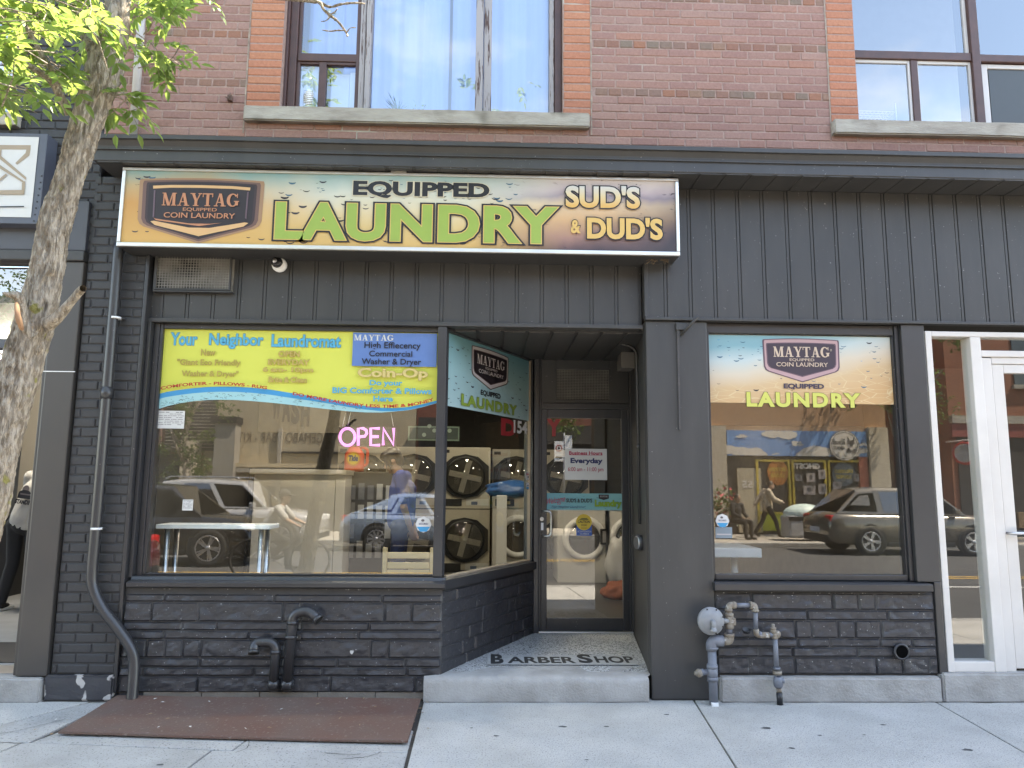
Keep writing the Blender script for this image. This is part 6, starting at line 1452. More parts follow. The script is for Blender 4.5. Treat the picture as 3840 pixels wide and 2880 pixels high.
for v in bm.verts:
    z = v.co.z+.5; w_ = .13*(1 if z < .6 else 1-.75*((z-.6)/.4)**1.3); x, y = v.co.x*2, v.co.y*2; l = max(abs(x), abs(y), 1e-6); r = hypot(x, y); f = (l/r)**.6 if r > 0 else 1
    v.co = V((x*f*w_*.9, y*f*.07*(w_/.13), z*.33))
mb.addbm(bm, orj, None, True); mb.build('bottle', JG); mb = MB(); rect_tube(mb, [(.07, 0, .29), (.155, 0, .27), (.15, 0, .08), (.09, 0, .06)], .018, orj, .05, 10); mb.build('handle', JG); mb = MB(); mb.lathe([(.04, .32), (.042, .33), (.042, .38), (.036, .39)], Tm((0, 0, 0)), flatm('jug_cap', (.02, .05, .25, 1), .3), 18); mb.build('cap', JG)
a = Art((0, -.075, .15), (1, 0, 0), (0, 0, 1), (0, -1, 0)); a.disc(0, 0, .085, .085, flatm('jug_amber', A(240, 150, 30), .3)); a.disc(0, 0, .066, .066, flatm('jug_yellow', A(250, 220, 60), .3)); a.text('Tide', (-.055, .055, -.028, .04), [(.07, P_['navy']), (.04, P_['navy'])], .1); a.build('label_print', JG)
# table, chair
t = thing('folding_table', 'white topped folding table with steel legs behind the left window', 'table', (-2, 1.0, .2)); YTb = .36; x0_, x1_ = D(338, 1140, YTb).x, D(585, 1140, YTb).x; zt_ = D(460, 1133, YTb).z
mb = MB(); mb.cbox(x0_, x1_, YTb-.02, .60, zt_-.035, zt_, M['white'], .008); unpar(mb.build('table_top'), t)
for xx in (D(356, 1200, YTb).x, x1_-.08):
    for yy in (.38, .56): mb = MB(); mb.tube([(xx, yy, .2), (xx, yy, zt_-.036)], .020, M['steel'], 12); unpar(mb.build('leg'), t)
t = thing('wooden_chair', 'pale wooden ladder back chair just inside the left window', 'chair', (-.75, .6, .2)); YC = .62; wood = mat('pale_wood', (.66, .46, .24, 1), .5, c2=(.58, .40, .20, 1), scale=6, stretch=(1, 1, 5)); x0_, x1_ = D(826, 1200, YC).x, D(939, 1200, YC).x; zt_ = D(880, 1183, YC).z; zc2 = D(880, 1200, YC).z
for xx in (x0_+.02, x1_-.02): mb = MB(); mb.cbox(xx-.02, xx+.02, YC, YC+.03, .2, zt_, wood, .009); unpar(mb.build('back_post'), t)
for zz in (zc2, D(880, 1222, YC).z, D(880, 1238, YC).z): mb = MB(); mb.cbox(x0_+.0405, x1_-.0405, YC+.006, YC+.022, zz-.026, zz+.026, wood, .006); unpar(mb.build('slat'), t)
mb = MB(); mb.cbox(x0_-.01, x1_+.01, YC+.031, YC+.46, .60, .635, wood, .01); unpar(mb.build('seat'), t)
for xx in (x0_+.03, x1_-.03): mb = MB(); mb.cbox(xx-.018, xx+.018, YC+.40, YC+.44, .2, .599, wood, .005); unpar(mb.build('leg'), t)
t = thing('side_table', 'small white table inside the right window', 'table', (2, .9, .2)); p0, p1 = D(1545, 1182, .9), D(1637, 1190, .9); mb = MB(); mb.cbox(1.8, p1.x, .8, 1.4, p0.z-.08, p0.z, M['white'], .01); unpar(mb.build('table_top'), t); mb = MB(); mb.tube([(p1.x-.18, 1.0, .2), (p1.x-.18, 1.0, p0.z-.081)], .03, M['white'], 10); unpar(mb.build('leg'), t)
# ceiling lamps
lm = glow('lamp_glow', (1, .93, .82, 1), 22)
CLs = thing('ceiling_lamp', 'round ceiling lamp glowing above the first dryer', 'lamp', (xd+.10, 5.0, 3.30), 0, 'round ceiling lamps in the laundromat'); mb = MB(); mb.lathe([(.12, 0), (.14, .05)], Tm((0, 0, 0)), M['white'], 20); mb.build('housing', CLs); mb = MB(); mb.lathe([(.001, -.004), (.12, -.002)], Tm((0, 0, 0)), lm, 20); mb.build('diffuser', CLs)
for x, y, l in ((-2.1, 1.3, 'round ceiling lamp added unseen inside the left end of the big window to light the cabinet'), (-1.2, 1.2, 'round ceiling lamp added unseen inside the middle of the big window to light the cabinet'), (-1.8, 4.2, 'round ceiling lamp deep inside behind the yellow banner'), (1.0, 3.6, 'round ceiling lamp behind the entrance door'), (-.8, 2.4, 'round ceiling lamp above the woman in blue'), (2.6, 3.4, 'round ceiling lamp in the right hand room')): dup(CLs, (x, y, 3.30), 0, l)  # the two by the big window are added to light the cabinet
# words on the back wall
t = thing('wall_lettering', 'black letters WASH on the inside wall', 'lettering', (-2, 3, 2.2)); Yw = 2.9
mb = MB(); mb.box(-2.69, D(745, 900, Yw).x, Yw+.01, Yw+.08, 2.15, 3.34, tanb); unpar(mb.build('bulkhead'), t)
a = ypl(Yw); zl = lambda x, y: (D(x, y, Yw).x, D(x, y, Yw).z)
for ch, x0_, x1_, yb_ in (('W', 586, 607, 905), ('A', 609, 627, 911), ('S', 629, 647, 916), ('H', 650, 669, 921)): a.text(ch, (zl(x0_, 900)[0], zl(x1_, 900)[0], zl(600, yb_)[1], zl(600, yb_-58)[1]), [(.06, P_['ink'])])
unpar(a.build('letters'), t)
Yw = .9
t = thing('wall_lettering', 'black letters FOLD high inside the right window', 'lettering', (2.5, .9, 2.2)); mb = MB(); mb.box(1.8, 3.39, Yw+.01, Yw+.08, 2.12, 3.34, flatm('bulkhead_brown', (.12, .09, .07, 1))); unpar(mb.build('bulkhead'), t)
a = ypl(Yw)
for ch, x0_, x1_, yb_ in (('F', 1736, 1752, 906), ('O', 1762, 1786, 899), ('L', 1794, 1808, 893), ('D', 1816, 1836, 887)): a.text(ch, (zl(x0_, 900)[0], zl(x1_, 900)[0], zl(1750, yb_)[1], zl(1750, yb_-62)[1]), [(.07, P_['ink'])])
unpar(a.build('letters'), t)
# small sign seen high at the right of the big window
t = thing('menu_sign', 'small grey green sign with leaves and dots beside the right window post', 'sign', (-.5, 4.5, 2)); Ys = 4.5; b = tb(zoomer(500, 1180, .6148, Ys), 1676, 680, 1856, 768); a = ypl(Ys); a.rect(b[0], b[1]+.3, b[2], b[3], flatm('menu_green', A(150, 176, 160))); a.rect(b[0]+.02, b[1]+.28, b[2]+.02, b[3]-.02, flatm('menu_dark', A(84, 100, 96)))
for i in range(6): a.disc(b[0]+.22+.07*i, b[2]+.08+.12*((i*5) % 3)/2, .028, .028, flatm('menu_dots', A(190, 214, 200)))
unpar(a.build('sign_face'), t)

# ================================================================== PEOPLE
def capsule(mb, p, q, r1, r2, m, seg=14):
    p, q = V(p), V(q); d = (q-p); L = d.length; d = d/L if L > 1e-6 else V((0, 0, 1)); path = []; rs = []
    for k in range(5): a_ = pi/2*(1-k/4); path.append(p-d*r1*sin(a_)); rs.append(max(.0005, r1*cos(a_)))
    for k in range(1, 5): a_ = pi/2*k/4; path.append(q+d*r2*sin(a_)); rs.append(max(.0005, r2*cos(a_)))
    mb.tube(path, rs, m, seg)
def ell(mb, c, s, m, T=None):
    bm = bmesh.new(); bmesh.ops.create_icosphere(bm, subdivisions=3, radius=1)
    for v in bm.verts: v.co = V((v.co.x*s[0], v.co.y*s[1], v.co.z*s[2]))+V(c)
    mb.addbm(bm, m, T)
def fuse(mb, name, parent, voxel=.012, sm=4):
    """one continuous skin over overlapping forms"""
    o = mb.build(name); md = o.modifiers.new('skin', 'REMESH'); md.mode = 'VOXEL'; md.voxel_size = voxel; md.use_smooth_shade = True
    s = o.modifiers.new('soft', 'SMOOTH'); s.iterations = sm; s.factor = .5
    dg = bpy.context.evaluated_depsgraph_get(); me = bpy.data.meshes.new_from_object(o.evaluated_get(dg)); mt_ = o.data.materials[0]
    bpy.data.objects.remove(o); me.materials.clear(); me.materials.append(mt_)
    for p_ in me.polygons: p_.use_smooth = True; p_.material_index = 0
    r = bpy.data.objects.new(name, me); COL.objects.link(r); r.parent = parent; return r
def hand(mb, w_, d, side, palm, m, curl=.5):
    """w_ wrist, d direction of the hand, side: across the palm towards the thumb, palm: direction the palm faces"""
    d, side, palm = V(d).normalized(), V(side).normalized(), V(palm).normalized()
    capsule(mb, w_, V(w_)+d*.035, .023, .026, m, 10)
    for i in range(4):
        b = V(w_)+d*.03+side*(.026-.017*i); k = V(w_)+d*.085+side*(.029-.019*i); L = (.068, .078, .072, .056)[i]
        capsule(mb, b, k, .013, .0115, m, 8); c = curl*(.8+.1*i); m1 = k+(d*cos(c)+palm*sin(c))*L*.5; capsule(mb, k, m1, .0095, .0085, m, 8); capsule(mb, m1, m1+(d*cos(c*2)+palm*sin(c*2))*L*.5, .0085, .007, m, 8)
    b = V(w_)+d*.02+side*.022; k = b+(d*.6+side*.7+palm*.3).normalized()*.045; capsule(mb, b, k, .013, .011, m, 8); capsule(mb, k, k+(d*.9+side*.2+palm*.3).normalized()*.038, .011, .008, m, 8)
def person(label, loc, rz, J, skin, shirt, pants, hair, shoe, sleeves='short', group=None, long_hair=False, cap=None, jacket=False, faceturn=0, voxel=.012, build=1.0):
    """J: joints in local metres, facing -Y: pel, chest, neck, head, and per side sh, el, wr, hip, kn, an, toe"""
    t = thing('person', label, 'person', loc, rz, group); mb = MB(); g = lambda k: V(J[k])
    pel, ch, ne, he = g('pel'), g('chest'), g('neck'), g('head'); up = (ne-pel).normalized()
    capsule(mb, pel, ch, .115*build, .13*build, skin); capsule(mb, ch, ne, .12*build, .055, skin); capsule(mb, ne-up*.03, he, .052, .055, skin)
    hu = (he-ne).normalized(); f = V(J.get('face', (0, -1, 0))).normalized(); sd = f.cross(V((0, 0, 1))).normalized(); hu2 = sd.cross(f).normalized()
    HT = Matrix((sd.to_4d(), (-f).to_4d(), hu2.to_4d(), (0, 0, 0, 1))).transposed(); HT[0][3], HT[1][3], HT[2][3] = he.x, he.y, he.z; HT[3][0] = HT[3][1] = HT[3][2] = 0; HT[3][3] = 1
    ell(mb, (0, .005, .03), (.076, .095, .10), skin, HT); ell(mb, (0, -.025, -.05), (.055, .062, .07), skin, HT); ell(mb, (0, -.10, -.02), (.013, .022, .02), skin, HT); ell(mb, (0, -.085, .0), (.010, .015, .03), skin, HT)
    for s in (-1, 1): ell(mb, (s*.077, .012, -.005), (.010, .02, .030), skin, HT)
    ell(mb, (0, -.082, -.065), (.026, .012, .008), skin, HT); ell(mb, (0, -.078, -.095), (.022, .016, .018), skin, HT)
    for s in ('l', 'r'):
        capsule(mb, g('sh'+s), g('el'+s), .048, .040, skin); capsule(mb, g('el'+s), g('wr'+s), .040, .026, skin)
        hd = (g('wr'+s)-g('el'+s)).normalized(); hd = V(J.get('hd'+s, tuple(hd))); hand(mb, g('wr'+s), hd, J.get('ths'+s, (0, -1, 0)), J.get('pal'+s, ((1 if s == 'l' else -1), 0, 0)), skin, J.get('curl', .45))
        capsule(mb, g('hip'+s), g('kn'+s), .075, .052, skin); capsule(mb, g('kn'+s), g('an'+s), .05, .036, skin)
        capsule(mb, pel, g('hip'+s), .1, .085, skin); capsule(mb, ch+(ne-ch)*.7, g('sh'+s), .07, .055, skin)
    fuse(mb, 'body', t, voxel)
    cl = MB(); e = .016 if not jacket else .035
    capsule(cl, pel+up*(.02 if not jacket else -.02), ch, .135*build+e, .14*build+e, shirt); capsule(cl, ch, ch+(ne-ch)*.75, .13*build+e, .075+e*.6, shirt)
    for s in ('l', 'r'):
        capsule(cl, ch+(ne-ch)*.72, g('sh'+s), .06+e, .058+e, shirt); el = g('el'+s); end = g('sh'+s).lerp(el, .75) if sleeves == 'short' else el
        capsule(cl, g('sh'+s), end, .058+e, .050+e, shirt)
        if sleeves == 'long': capsule(cl, el, el.lerp(g('wr'+s), .95), .046+e, .034+e, shirt)
    c_ = fuse(cl, 'jacket' if jacket else 'shirt', t, voxel)
    pm = MB(); capsule(pm, pel, pel+up*.06, .128*build+.012, .122*build+.012, pants)
    for s in ('l', 'r'):
        capsule(pm, pel, g('hip'+s), .115*build, .10, pants); capsule(pm, g('hip'+s), g('kn'+s), .092, .070, pants); capsule(pm, g('kn'+s), g('an'+s)+(g('kn'+s)-g('an'+s)).normalized()*.03, .068, .060, pants)
    fuse(pm, 'trousers', t, voxel)
    for s in ('l', 'r'):
        sm = MB(); an = g('an'+s); to = g('toe'+s); d = (to-an); capsule(sm, an+V((0, 0, -.035)), an+d*.55+V((0, 0, -.035*.6)), .042, .042, shoe, 12); capsule(sm, an+d*.5+V((0, 0, -.03)), to, .042, .032, shoe, 12); fuse(sm, 'shoe', t, .01, 3)
    if hair:
        hm = MB(); ell(hm, (0, .022, .052), (.090, .098, .095), hair, HT)
        if long_hair:
            ell(hm, (0, -.035, .085), (.082, .075, .055), hair, HT); ell(hm, (0, .06, -.0), (.082, .060, .09), hair, HT)
            for k in range(7):
                s = -1 if k % 2 else 1; b = HT @ V((s*(.06+.006*(k % 3)), -.075+.012*k, .05)); e_ = HT @ V((s*(.055+.01*(k % 3)), -.105+.016*k, -.07-.012*(k % 4))); capsule(hm, b, e_, .016, .005, hair, 8)
        fuse(hm, 'hair', t, .009, 2)
    if cap: cm = MB(); ell(cm, (0, .01, .06), (.092, .105, .075), cap, HT); ell(cm, (0, -.12, .05), (.07, .06, .012), cap, HT); fuse(cm, 'cap', t, .008, 2)
    em = MB()
    for s in (-1, 1): ell(em, (s*.032, -.083, .012), (.011, .008, .007), flatm('eye_dark', (.03, .02, .02, 1), .2) if 'eye_dark' not in MATS else MATS['eye_dark'], HT)
    em.build('eye', t); return t
skinA = flatm('skin_light', (.46, .28, .20, 1), .55); skinB = flatm('skin_tan', (.36, .21, .14, 1), .55); hairD = mat('dark_hair', (.022, .016, .013, 1), .4, c2=(.035, .024, .018, 1), scale=40, stretch=(4, 4, .5))
blk = flatm('cloth_black', (.016, .016, .018, 1), .85); navyc = mat('cloth_navy', (.06, .10, .36, 1), .85, c2=(.05, .08, .30, 1), scale=6); navyp = flatm('cloth_navy_dark', (.025, .035, .09, 1), .85)
greyc = mat('cloth_grey', (.40, .39, .37, 1), .9, c2=(.34, .33, .31, 1), scale=7, bump=.2, bscale=30); tanc = mat('jacket_tan', (.44, .36, .26, 1), .8, c2=(.36, .29, .21, 1), scale=9, bump=.4, bscale=18)
def stand(h=1.0, **kw):
    J = dict(pel=(0, 0, .95), chest=(0, .0, 1.24), neck=(0, .015, 1.45), head=(0, -.005, 1.60), shl=(.185, .01, 1.40), shr=(-.185, .01, 1.40), ell=(.22, .03, 1.12), elr=(-.22, .03, 1.12), wrl=(.21, -.02, .88), wrr=(-.21, -.02, .88), hipl=(.09, 0, .90), hipr=(-.09, 0, .90), knl=(.10, -.02, .50), knr=(-.10, -.02, .50), anl=(.11, .03, .09), anr=(-.11, .03, .09), toel=(.13, -.13, .035), toer=(-.13, -.13, .035))
    J.update(kw)
    return {k: (tuple(x*h for x in v) if isinstance(v, tuple) and not k.startswith(('pal', 'th', 'hd', 'face')) else v) for k, v in J.items()}
p = D(862, 1051, 2.25)
person('person in a navy T-shirt with fallen dark hair standing side on with hands clasped low', (p.x+.03, 2.25, .2), -pi/2, stand(1.03, neck=(0, -.03, 1.44), head=(0, -.10, 1.56), chest=(0, .01, 1.24), ell=(.22, .05, 1.10), elr=(-.20, .05, 1.10), wrl=(.10, .12, .86), wrr=(-.06, .13, .85), face=(0, -.82, -.45), thsl=(0, -1, 0), thsr=(0, -1, 0), pall=(-1, 0, 0), palr=(1, 0, 0), curl=.9), skinA, navyc, navyp, hairD, blk, long_hair=True, voxel=.010)
p = D(52, 1300, 2.7)
MN = person('person seen from behind in a loose grey printed T-shirt and black trousers', (p.x-.07, 2.7, .172), pi, stand(1.02, pel=(-.01, 0, .94), chest=(-.07, -.05, 1.22), neck=(-.17, -.10, 1.43), head=(-.26, -.16, 1.55), shl=(.03, -.08, 1.41), shr=(-.34, -.08, 1.33), ell=(.12, -.22, 1.17), elr=(-.40, -.2, 1.10), wrl=(.06, -.40, 1.05), wrr=(-.38, -.38, 1.02), anl=(.16, .03, .09), anr=(-.15, .03, .09), toel=(.20, -.14, .035), toer=(-.2, -.14, .035)), skinB, greyc, blk, hairD, blk, build=1.12)
ty = bpy.data.objects[MN.name]
a = Art((-.06, .135, 1.24), (-1, 0, -.12), (-.12, -.18, .98), (0, 1, .18)); a.text('STANDING', (-.09, .12, -.10, -.05), [(.06, P_['ink'])]); 
for s in (-1,): pass
a.disc(-.02, .06, .035, .045, P_['chromed']); a.poly([(-.08, .03), (-.04, .055), (.02, .05), (.06, .02), (.08, -.04), (-.08, -.04)], P_['ink']); a.poly([(-.06, .015), (.05, .015), (.05, .0), (-.06, .0)], P_['chromed'])
vs, fs = textmesh('STRONG', .05); x0_, x1_, y0_, y1_ = bbox(vs); a.mesh2([(.135+(y-y0_)/(y1_-y0_)*-.05+.05, -.11+(x-x0_)/(x1_-x0_)*.24) for x, y in vs], fs, P_['white']); a.build('shirt_print', MN)
for o in MN.children:
    if o.name.startswith('shoe'):
        mb = MB(); bb = [V(c) for c in o.bound_box]; cx = sum(b.x for b in bb)/8; yy0, yy1 = min(b.y for b in bb), max(b.y for b in bb); mb.cbox(cx-.045, cx+.045, yy0+.0, yy1+.008, .002, .032, M['white'], .01); mb.build('sole', MN); break

# ================================================================== VEHICLES
carglass = glassm('car_glass', .18, (.10, .11, .12, 1)); tyre = flatm('tyre', (.018, .018, .018, 1), .8); rimm = mat('alloy', (.55, .55, .56, 1), .3, metal=.8); trimb = flatm('car_trim', (.015, .015, .016, 1), .5)
tailr = mat('tail_lens', (.55, .02, .02, 1), .15); headl = mat('head_lens', (.7, .7, .7, 1), .1); plate_ = flatm('plate', (.6, .62, .66, 1), .4)
def paint(n, c, metal=.3): return mat(n, c, .22, metal=metal, c2=tuple(x*.95 for x in c[:3])+(1,), coat=.8)
def car(name, label, loc, rz, col, L=4.6, W=1.82, H=1.62, belt=.98, hood=.95, wb=2.7, fo=.9, cab=(1.05, 1.75, 3.75, 4.4), spokes=5, wr=.34, suv=True, cat='car', group='cars in the street', roofrails=False):
    """car along local +X (nose at x=0 looking towards -X); cab: windscreen foot, roof front, roof back, rear glass foot"""
    t = thing(name, label, cat, loc, rz, group); mb = MB(); w2 = W/2
    x0, x1, x2, x3 = cab; clear = .20 if not suv else .26
    st = [(0.0, .42, .60, .78), (.05, .32, .72, .90), (.25, clear, hood*.90, .95), (x0*.6, clear, hood*.97, .99), (x0, clear, belt, 1), (x1, clear, belt+.01, 1), (x2, clear, belt+.03, 1), (min(x3, L-.25), clear, belt+.04, .985), (L-.12, clear+.04, belt-(.0 if suv else .03), .95), (L-.02, .34, belt-.12, .90), (L, .42, belt-.30, .84)]
    n = 15; vs = []
    for (x, zb, zt, kw) in st:
        w_ = w2*kw; h = zt-zb
        half = [(0, zb), (w_*.80, zb), (w_*.93, zb+.04*h+.01), (w_*.985, zb+.28*h), (w_, zb+.55*h), (w_*.985, zb+.80*h), (w_*.94, zb+.95*h), (w_*.80, zt+.012), ]
        prof = [(-y, z) for y, z in half[::-1][:-1]]; prof = [(0, zt+.03)]+[(y, z) for y, z in half[::-1]]+[(-y, z) for y, z in half[1:]]
        vs += [(x, y, z) for y, z in prof]; n = len(prof)
    fs = [(i*n+k, i*n+(k+1) % n, (i+1)*n+(k+1) % n, (i+1)*n+k) for i in range(len(st)-1) for k in range(n)]+[tuple(range(n)), tuple((len(st)-1)*n+k for k in range(n))[::-1]]
    mb.add(vs, fs, col, True)
    wb_, wt_ = w2*.93, w2*.72; zr = H
    B4 = [(x0, wb_*.95, belt), (x3, wb_*.93, belt+.04)]; T4 = [(x1, wt_*.96, zr-.05), (x2, wt_*.94, zr-.06)]
    cab_st = [(x0, wb_*.95, belt-.02, x0+.02), (x1, wt_, zr-.03, x1), ((x1+x2)/2, wt_*1.02, zr, 0), (x2, wt_*.98, zr-.03, 0), (x3, wb_*.9, belt+.02, 0)]
    # cabin as a lofted shell: each rail from belt to roof
    rows = []
    for s in (1, -1):
        pass
    xb = [x0, x0+(x3-x0)*.33, x0+(x3-x0)*.66, x3]; xt = [x1, x1+(x2-x1)*.4, x1+(x2-x1)*.75, x2]; V_ = []
    for i in range(4):
        zt = zr-(.05, .0, .0, .05)[i]; zbk = belt+.01*i; wtt = wt_*(.97, 1, 1, .96)[i]; wbb = wb_*(.95, 1, 1, .94)[i]
        V_ += [(xb[i], wbb, zbk), (xt[i], wtt+.02, zt-.06), (xt[i], wtt-.05, zt), (xt[i], 0, zt+.03), (xt[i], -wtt+.05, zt), (xt[i], -wtt-.02, zt-.06), (xb[i], -wbb, zbk)]
    F_ = [(i*7+k, i*7+k+1, (i+1)*7+k+1, (i+1)*7+k) for i in range(3) for k in range(6)]+[tuple(range(7)), tuple(21+k for k in range(7))[::-1]]
    mb.add(V_, F_, col, False); mb.build('body', t)
    def quad(a_, b_, c_, d_, off): 
        a_, b_, c_, d_ = map(V, (a_, b_, c_, d_)); n_ = (b_-a_).cross(d_-a_).normalized(); n_ = n_ if n_.dot((a_+b_+c_+d_)/4-V((L/2, 0, .6))) > 0 else -n_; return [p_+n_*off for p_ in (a_, b_, c_, d_)]
    for s in (1, -1):
        for i in range(3):
            P4 = [V(V_[i*7+(0 if s > 0 else 6)]), V(V_[(i+1)*7+(0 if s > 0 else 6)]), V(V_[(i+1)*7+(1 if s > 0 else 5)]), V(V_[i*7+(1 if s > 0 else 5)])]; c = sum(P4, V())/4; q = [c+(p_-c)*(.86 if i < 2 else .78) for p_ in P4]; g = MB(); g.add(quad(*q, .006), [(0, 1, 2, 3)], carglass); g.build('side_window', t)
    for ends, nm in (((0, 6, 5, 1), 'windscreen'), ((21, 27, 26, 22), 'rear_window')):
        P4 = [V(V_[k]) for k in ends]; c = sum(P4, V())/4; q = [c+(p_-c)*.88 for p_ in P4]; g = MB(); g.add(quad(*q, .006), [(0, 1, 2, 3)], carglass); g.build(nm, t)
    for xw in (fo, fo+wb):
        for s in (1, -1):
            yb = s*(w2-.01); g = MB(); g.lathe([(.001, .0), (wr+.055, .002), (wr+.055, .01)], Tm((xw, s*(w2*.985-.0), wr+.02), (0, s, 0)), trimb, 30); g.build('wheel_arch', t)
            wT = Tm((xw, s*(w2-.20), wr), (0, s, 0)); g = MB(); g.lathe([(wr*.66, .0), (wr*.97, .0), (wr, .02), (wr, .19), (wr*.97, .21), (wr*.70, .215), (wr*.68, .20)], wT, tyre, 32, True, False); wh = g.build('wheel', t)
            g = MB(); g.lathe([(.001, .15), (wr*.68, .15), (wr*.69, .205), (wr*.64, .21), (wr*.62, .17)], wT, trimb, 32, True, False); g.lathe([(wr*.62, .20), (wr*.69, .212), (wr*.66, .216), (wr*.62, .21)], wT, rimm, 32, True, False)
            for k in range(spokes):
                a_ = 2*pi*k/spokes+.3; g.box(-.028, .028, .02, wr*.66, .185, .207, rimm, wT @ Matrix.Rotation(a_, 4, 'Z'))
                if spokes < 8: g.box(-.012, .012, .02, wr*.66, .19, .205, rimm, wT @ Matrix.Rotation(a_+.28, 4, 'Z'))
            g.lathe([(.001, .215), (.05, .212), (.055, .19)], wT, rimm, 14); g.build('rim', wh)
    g = MB(); g.cbox(fo+wr+.1, fo+wb-wr-.1, -w2*.97, w2*.97, clear-.03, clear+.09, trimb, .03); g.cbox(-.01, .25, -w2*.78, w2*.78, clear+.02, .44, trimb, .04); g.cbox(L-.22, L+.02, -w2*.80, w2*.80, clear+.04, .50, trimb, .04); g.build('bumper', t)
    for s in (1, -1):
        g = MB(); g.cbox(L-.34, L-.035, s*w2*.72-.16*1, s*w2*.72+.16, belt-.20, belt-.02, tailr, .03); g.build('tail_light', t)
        g = MB(); g.cbox(.03, .36, s*w2*.74-.15, s*w2*.74+.13, hood*.72, hood*.86, headl, .04); g.build('headlight', t)
        g = MB(); g.cbox(x0+.28, x0+.42, s*(w2*.98)-.03+s*.06, s*(w2*.98)+.10*s+.03+s*.0 if s > 0 else s*(w2*.98)+.03, belt+.02, belt+.16, col if suv else col, .03) if s > 0 else g.cbox(x0+.28, x0+.42, -w2*.98-.13, -w2*.98+.03, belt+.02, belt+.16, col, .03); g.build('mirror', t)
        for k in range(2): xx = x0+.75+(x3-x0)*.33*k+.28; g = MB(); g.cbox(xx, xx+.20, s*w2*.985-.012, s*w2*.985+.012+0, belt-.13, belt-.10, trimb if k > 9 else col, .006); g.build('door_handle', t)
    g = MB(); g.box(L-.02+.02, L+.024, -.26, .26, .55, .68, plate_); g.build('number_plate', t)
    if roofrails:
        for s in (1, -1): g = MB(); rect_tube(g, [(x1+.1, s*wt_*.92, zr), (x1+.2, s*wt_*.92, zr+.06), (x2-.15, s*wt_*.92, zr+.06), (x2-.05, s*wt_*.92, zr)], .018, rimm, .06, 6); g.build('roof_rail', t)
    return t
RZ = -.132
silver = paint('paint_silver', (.34, .42, .52, 1), .45); blackc = paint('paint_black', (.012, .012, .013, 1), .2); brownc = paint('paint_brown', (.17, .15, .12, 1), .35); whitec = paint('paint_white', (.34, .34, .34, 1), .1); redc = paint('paint_red', (.13, .012, .012, 1), .3); greyb = paint('paint_grey_blue', (.22, .25, .29, 1), .5)
def at_refl(u, yr): return refl(u, 1850, yr).x
# nose direction: rz 0 keeps the nose towards -X, pi turns it to +X
xf_ = at_refl(975, -9.9)
car('car', 'black sports utility car waiting in the far lane seen only mirrored in the left window', (xf_, -10.4, RZ), pi, blackc, 4.7, 1.9, 1.66, 1.0, 1.0, 2.8, .85, spokes=5, wr=.38)
xw_ = at_refl(1210, -13.6)
car('parked_car', 'white estate car with roof rails parked at the far kerb behind the black car', (xw_, -13.95, RZ), pi, whitec, 4.9, 1.9, 1.78, 1.05, 1.02, 2.9, .9, (1.25, 1.95, 4.0, 4.6), 6, .37, True, roofrails=True)
xs2 = at_refl(1262, -12.6)
car('parked_car', 'silver blue saloon car parked at the far kerb mirrored beside the wooden chair', (xs2+4.55, -13.9, RZ), pi, silver, 4.55, 1.78, 1.46, .92, .80, 2.7, .9, (1.15, 2.0, 3.3, 4.25), 10, .33, False)
yb2 = -12.9; xrw, xfw = at_refl(3250, yb2), at_refl(3626, yb2); wb2 = xfw-xrw
car('car', 'brown sports utility car driving right in the far lane mirrored in the right window', (xfw+.92, yb2-.9, RZ), pi, brownc, wb2+.92+1.02, 1.85, 1.70, 1.02, 1.02, wb2, .92, (1.0, 1.7, wb2+1.12, wb2+1.72), spokes=5, wr=.36)
xr_ = at_refl(598, -5.0)
car('parked_car', 'dark red car parked at the near kerb left of the tree', (xr_-4.58, -4.6, RZ), 0, redc, 4.5, 1.8, 1.5, .95, .9, 2.6, .9, (1.1, 1.9, 3.3, 4.2), 5, .33, False)
# cyclist passing behind the camera
CY = thing('bicycle', 'small wheeled bicycle carrying a rider past the shop', 'bicycle', (0, 0, 0)); yc = -7.4; cx = refl(955, 2157, yc).x; sc_b = .33
CY.location = (cx-.1, yc, RZ); mb = MB()
for x in (0, 1.05): mb = MB(); mb.tube([(x+.34*cos(2*pi*k/36), 0, .36+.34*sin(2*pi*k/36)) for k in range(37)], .022, tyre, 8); w_ = mb.build('wheel', CY); mb = MB(); [mb.tube([(x, .0, .36), (x+.33*cos(k*.42), 0, .36+.33*sin(k*.42))], .002, M['steel'], 4) for k in range(15)]; mb.lathe([(.02, -.05), (.02, .05)], Tm((x, 0, .36), (0, 1, 0)), M['steel'], 10); mb.build('spokes', w_)
mb = MB(); mb.tube([(0, 0, .36), (.42, 0, .34), (.85, 0, .74), (.30, 0, .66), (0, 0, .36)], .016, blackc, 8); mb.tube([(.30, 0, .66), (.42, 0, .34)], .016, blackc, 8); mb.tube([(1.05, 0, .36), (.88, 0, .72), (.84, 0, .92)], .016, blackc, 8); mb.build('frame', CY)
mb = MB(); mb.tube([(.84, -.3, .98), (.86, 0, .92), (.84, .3, .98)], .013, M['dark'], 8); mb.build('handlebar', CY); mb = MB(); mb.cbox(.14, .40, -.08, .08, .70, .75, M['dark'], .03); mb.build('saddle', CY); mb = MB(); mb.tube([(.42, -.10, .34), (.55, -.10, .25)], .01, M['steel'], 6); mb.tube([(.42, .10, .34), (.29, .10, .43)], .01, M['steel'], 6); mb.build('crank', CY)
striped = flatm('trousers_black', (.02, .02, .022, 1), .8)
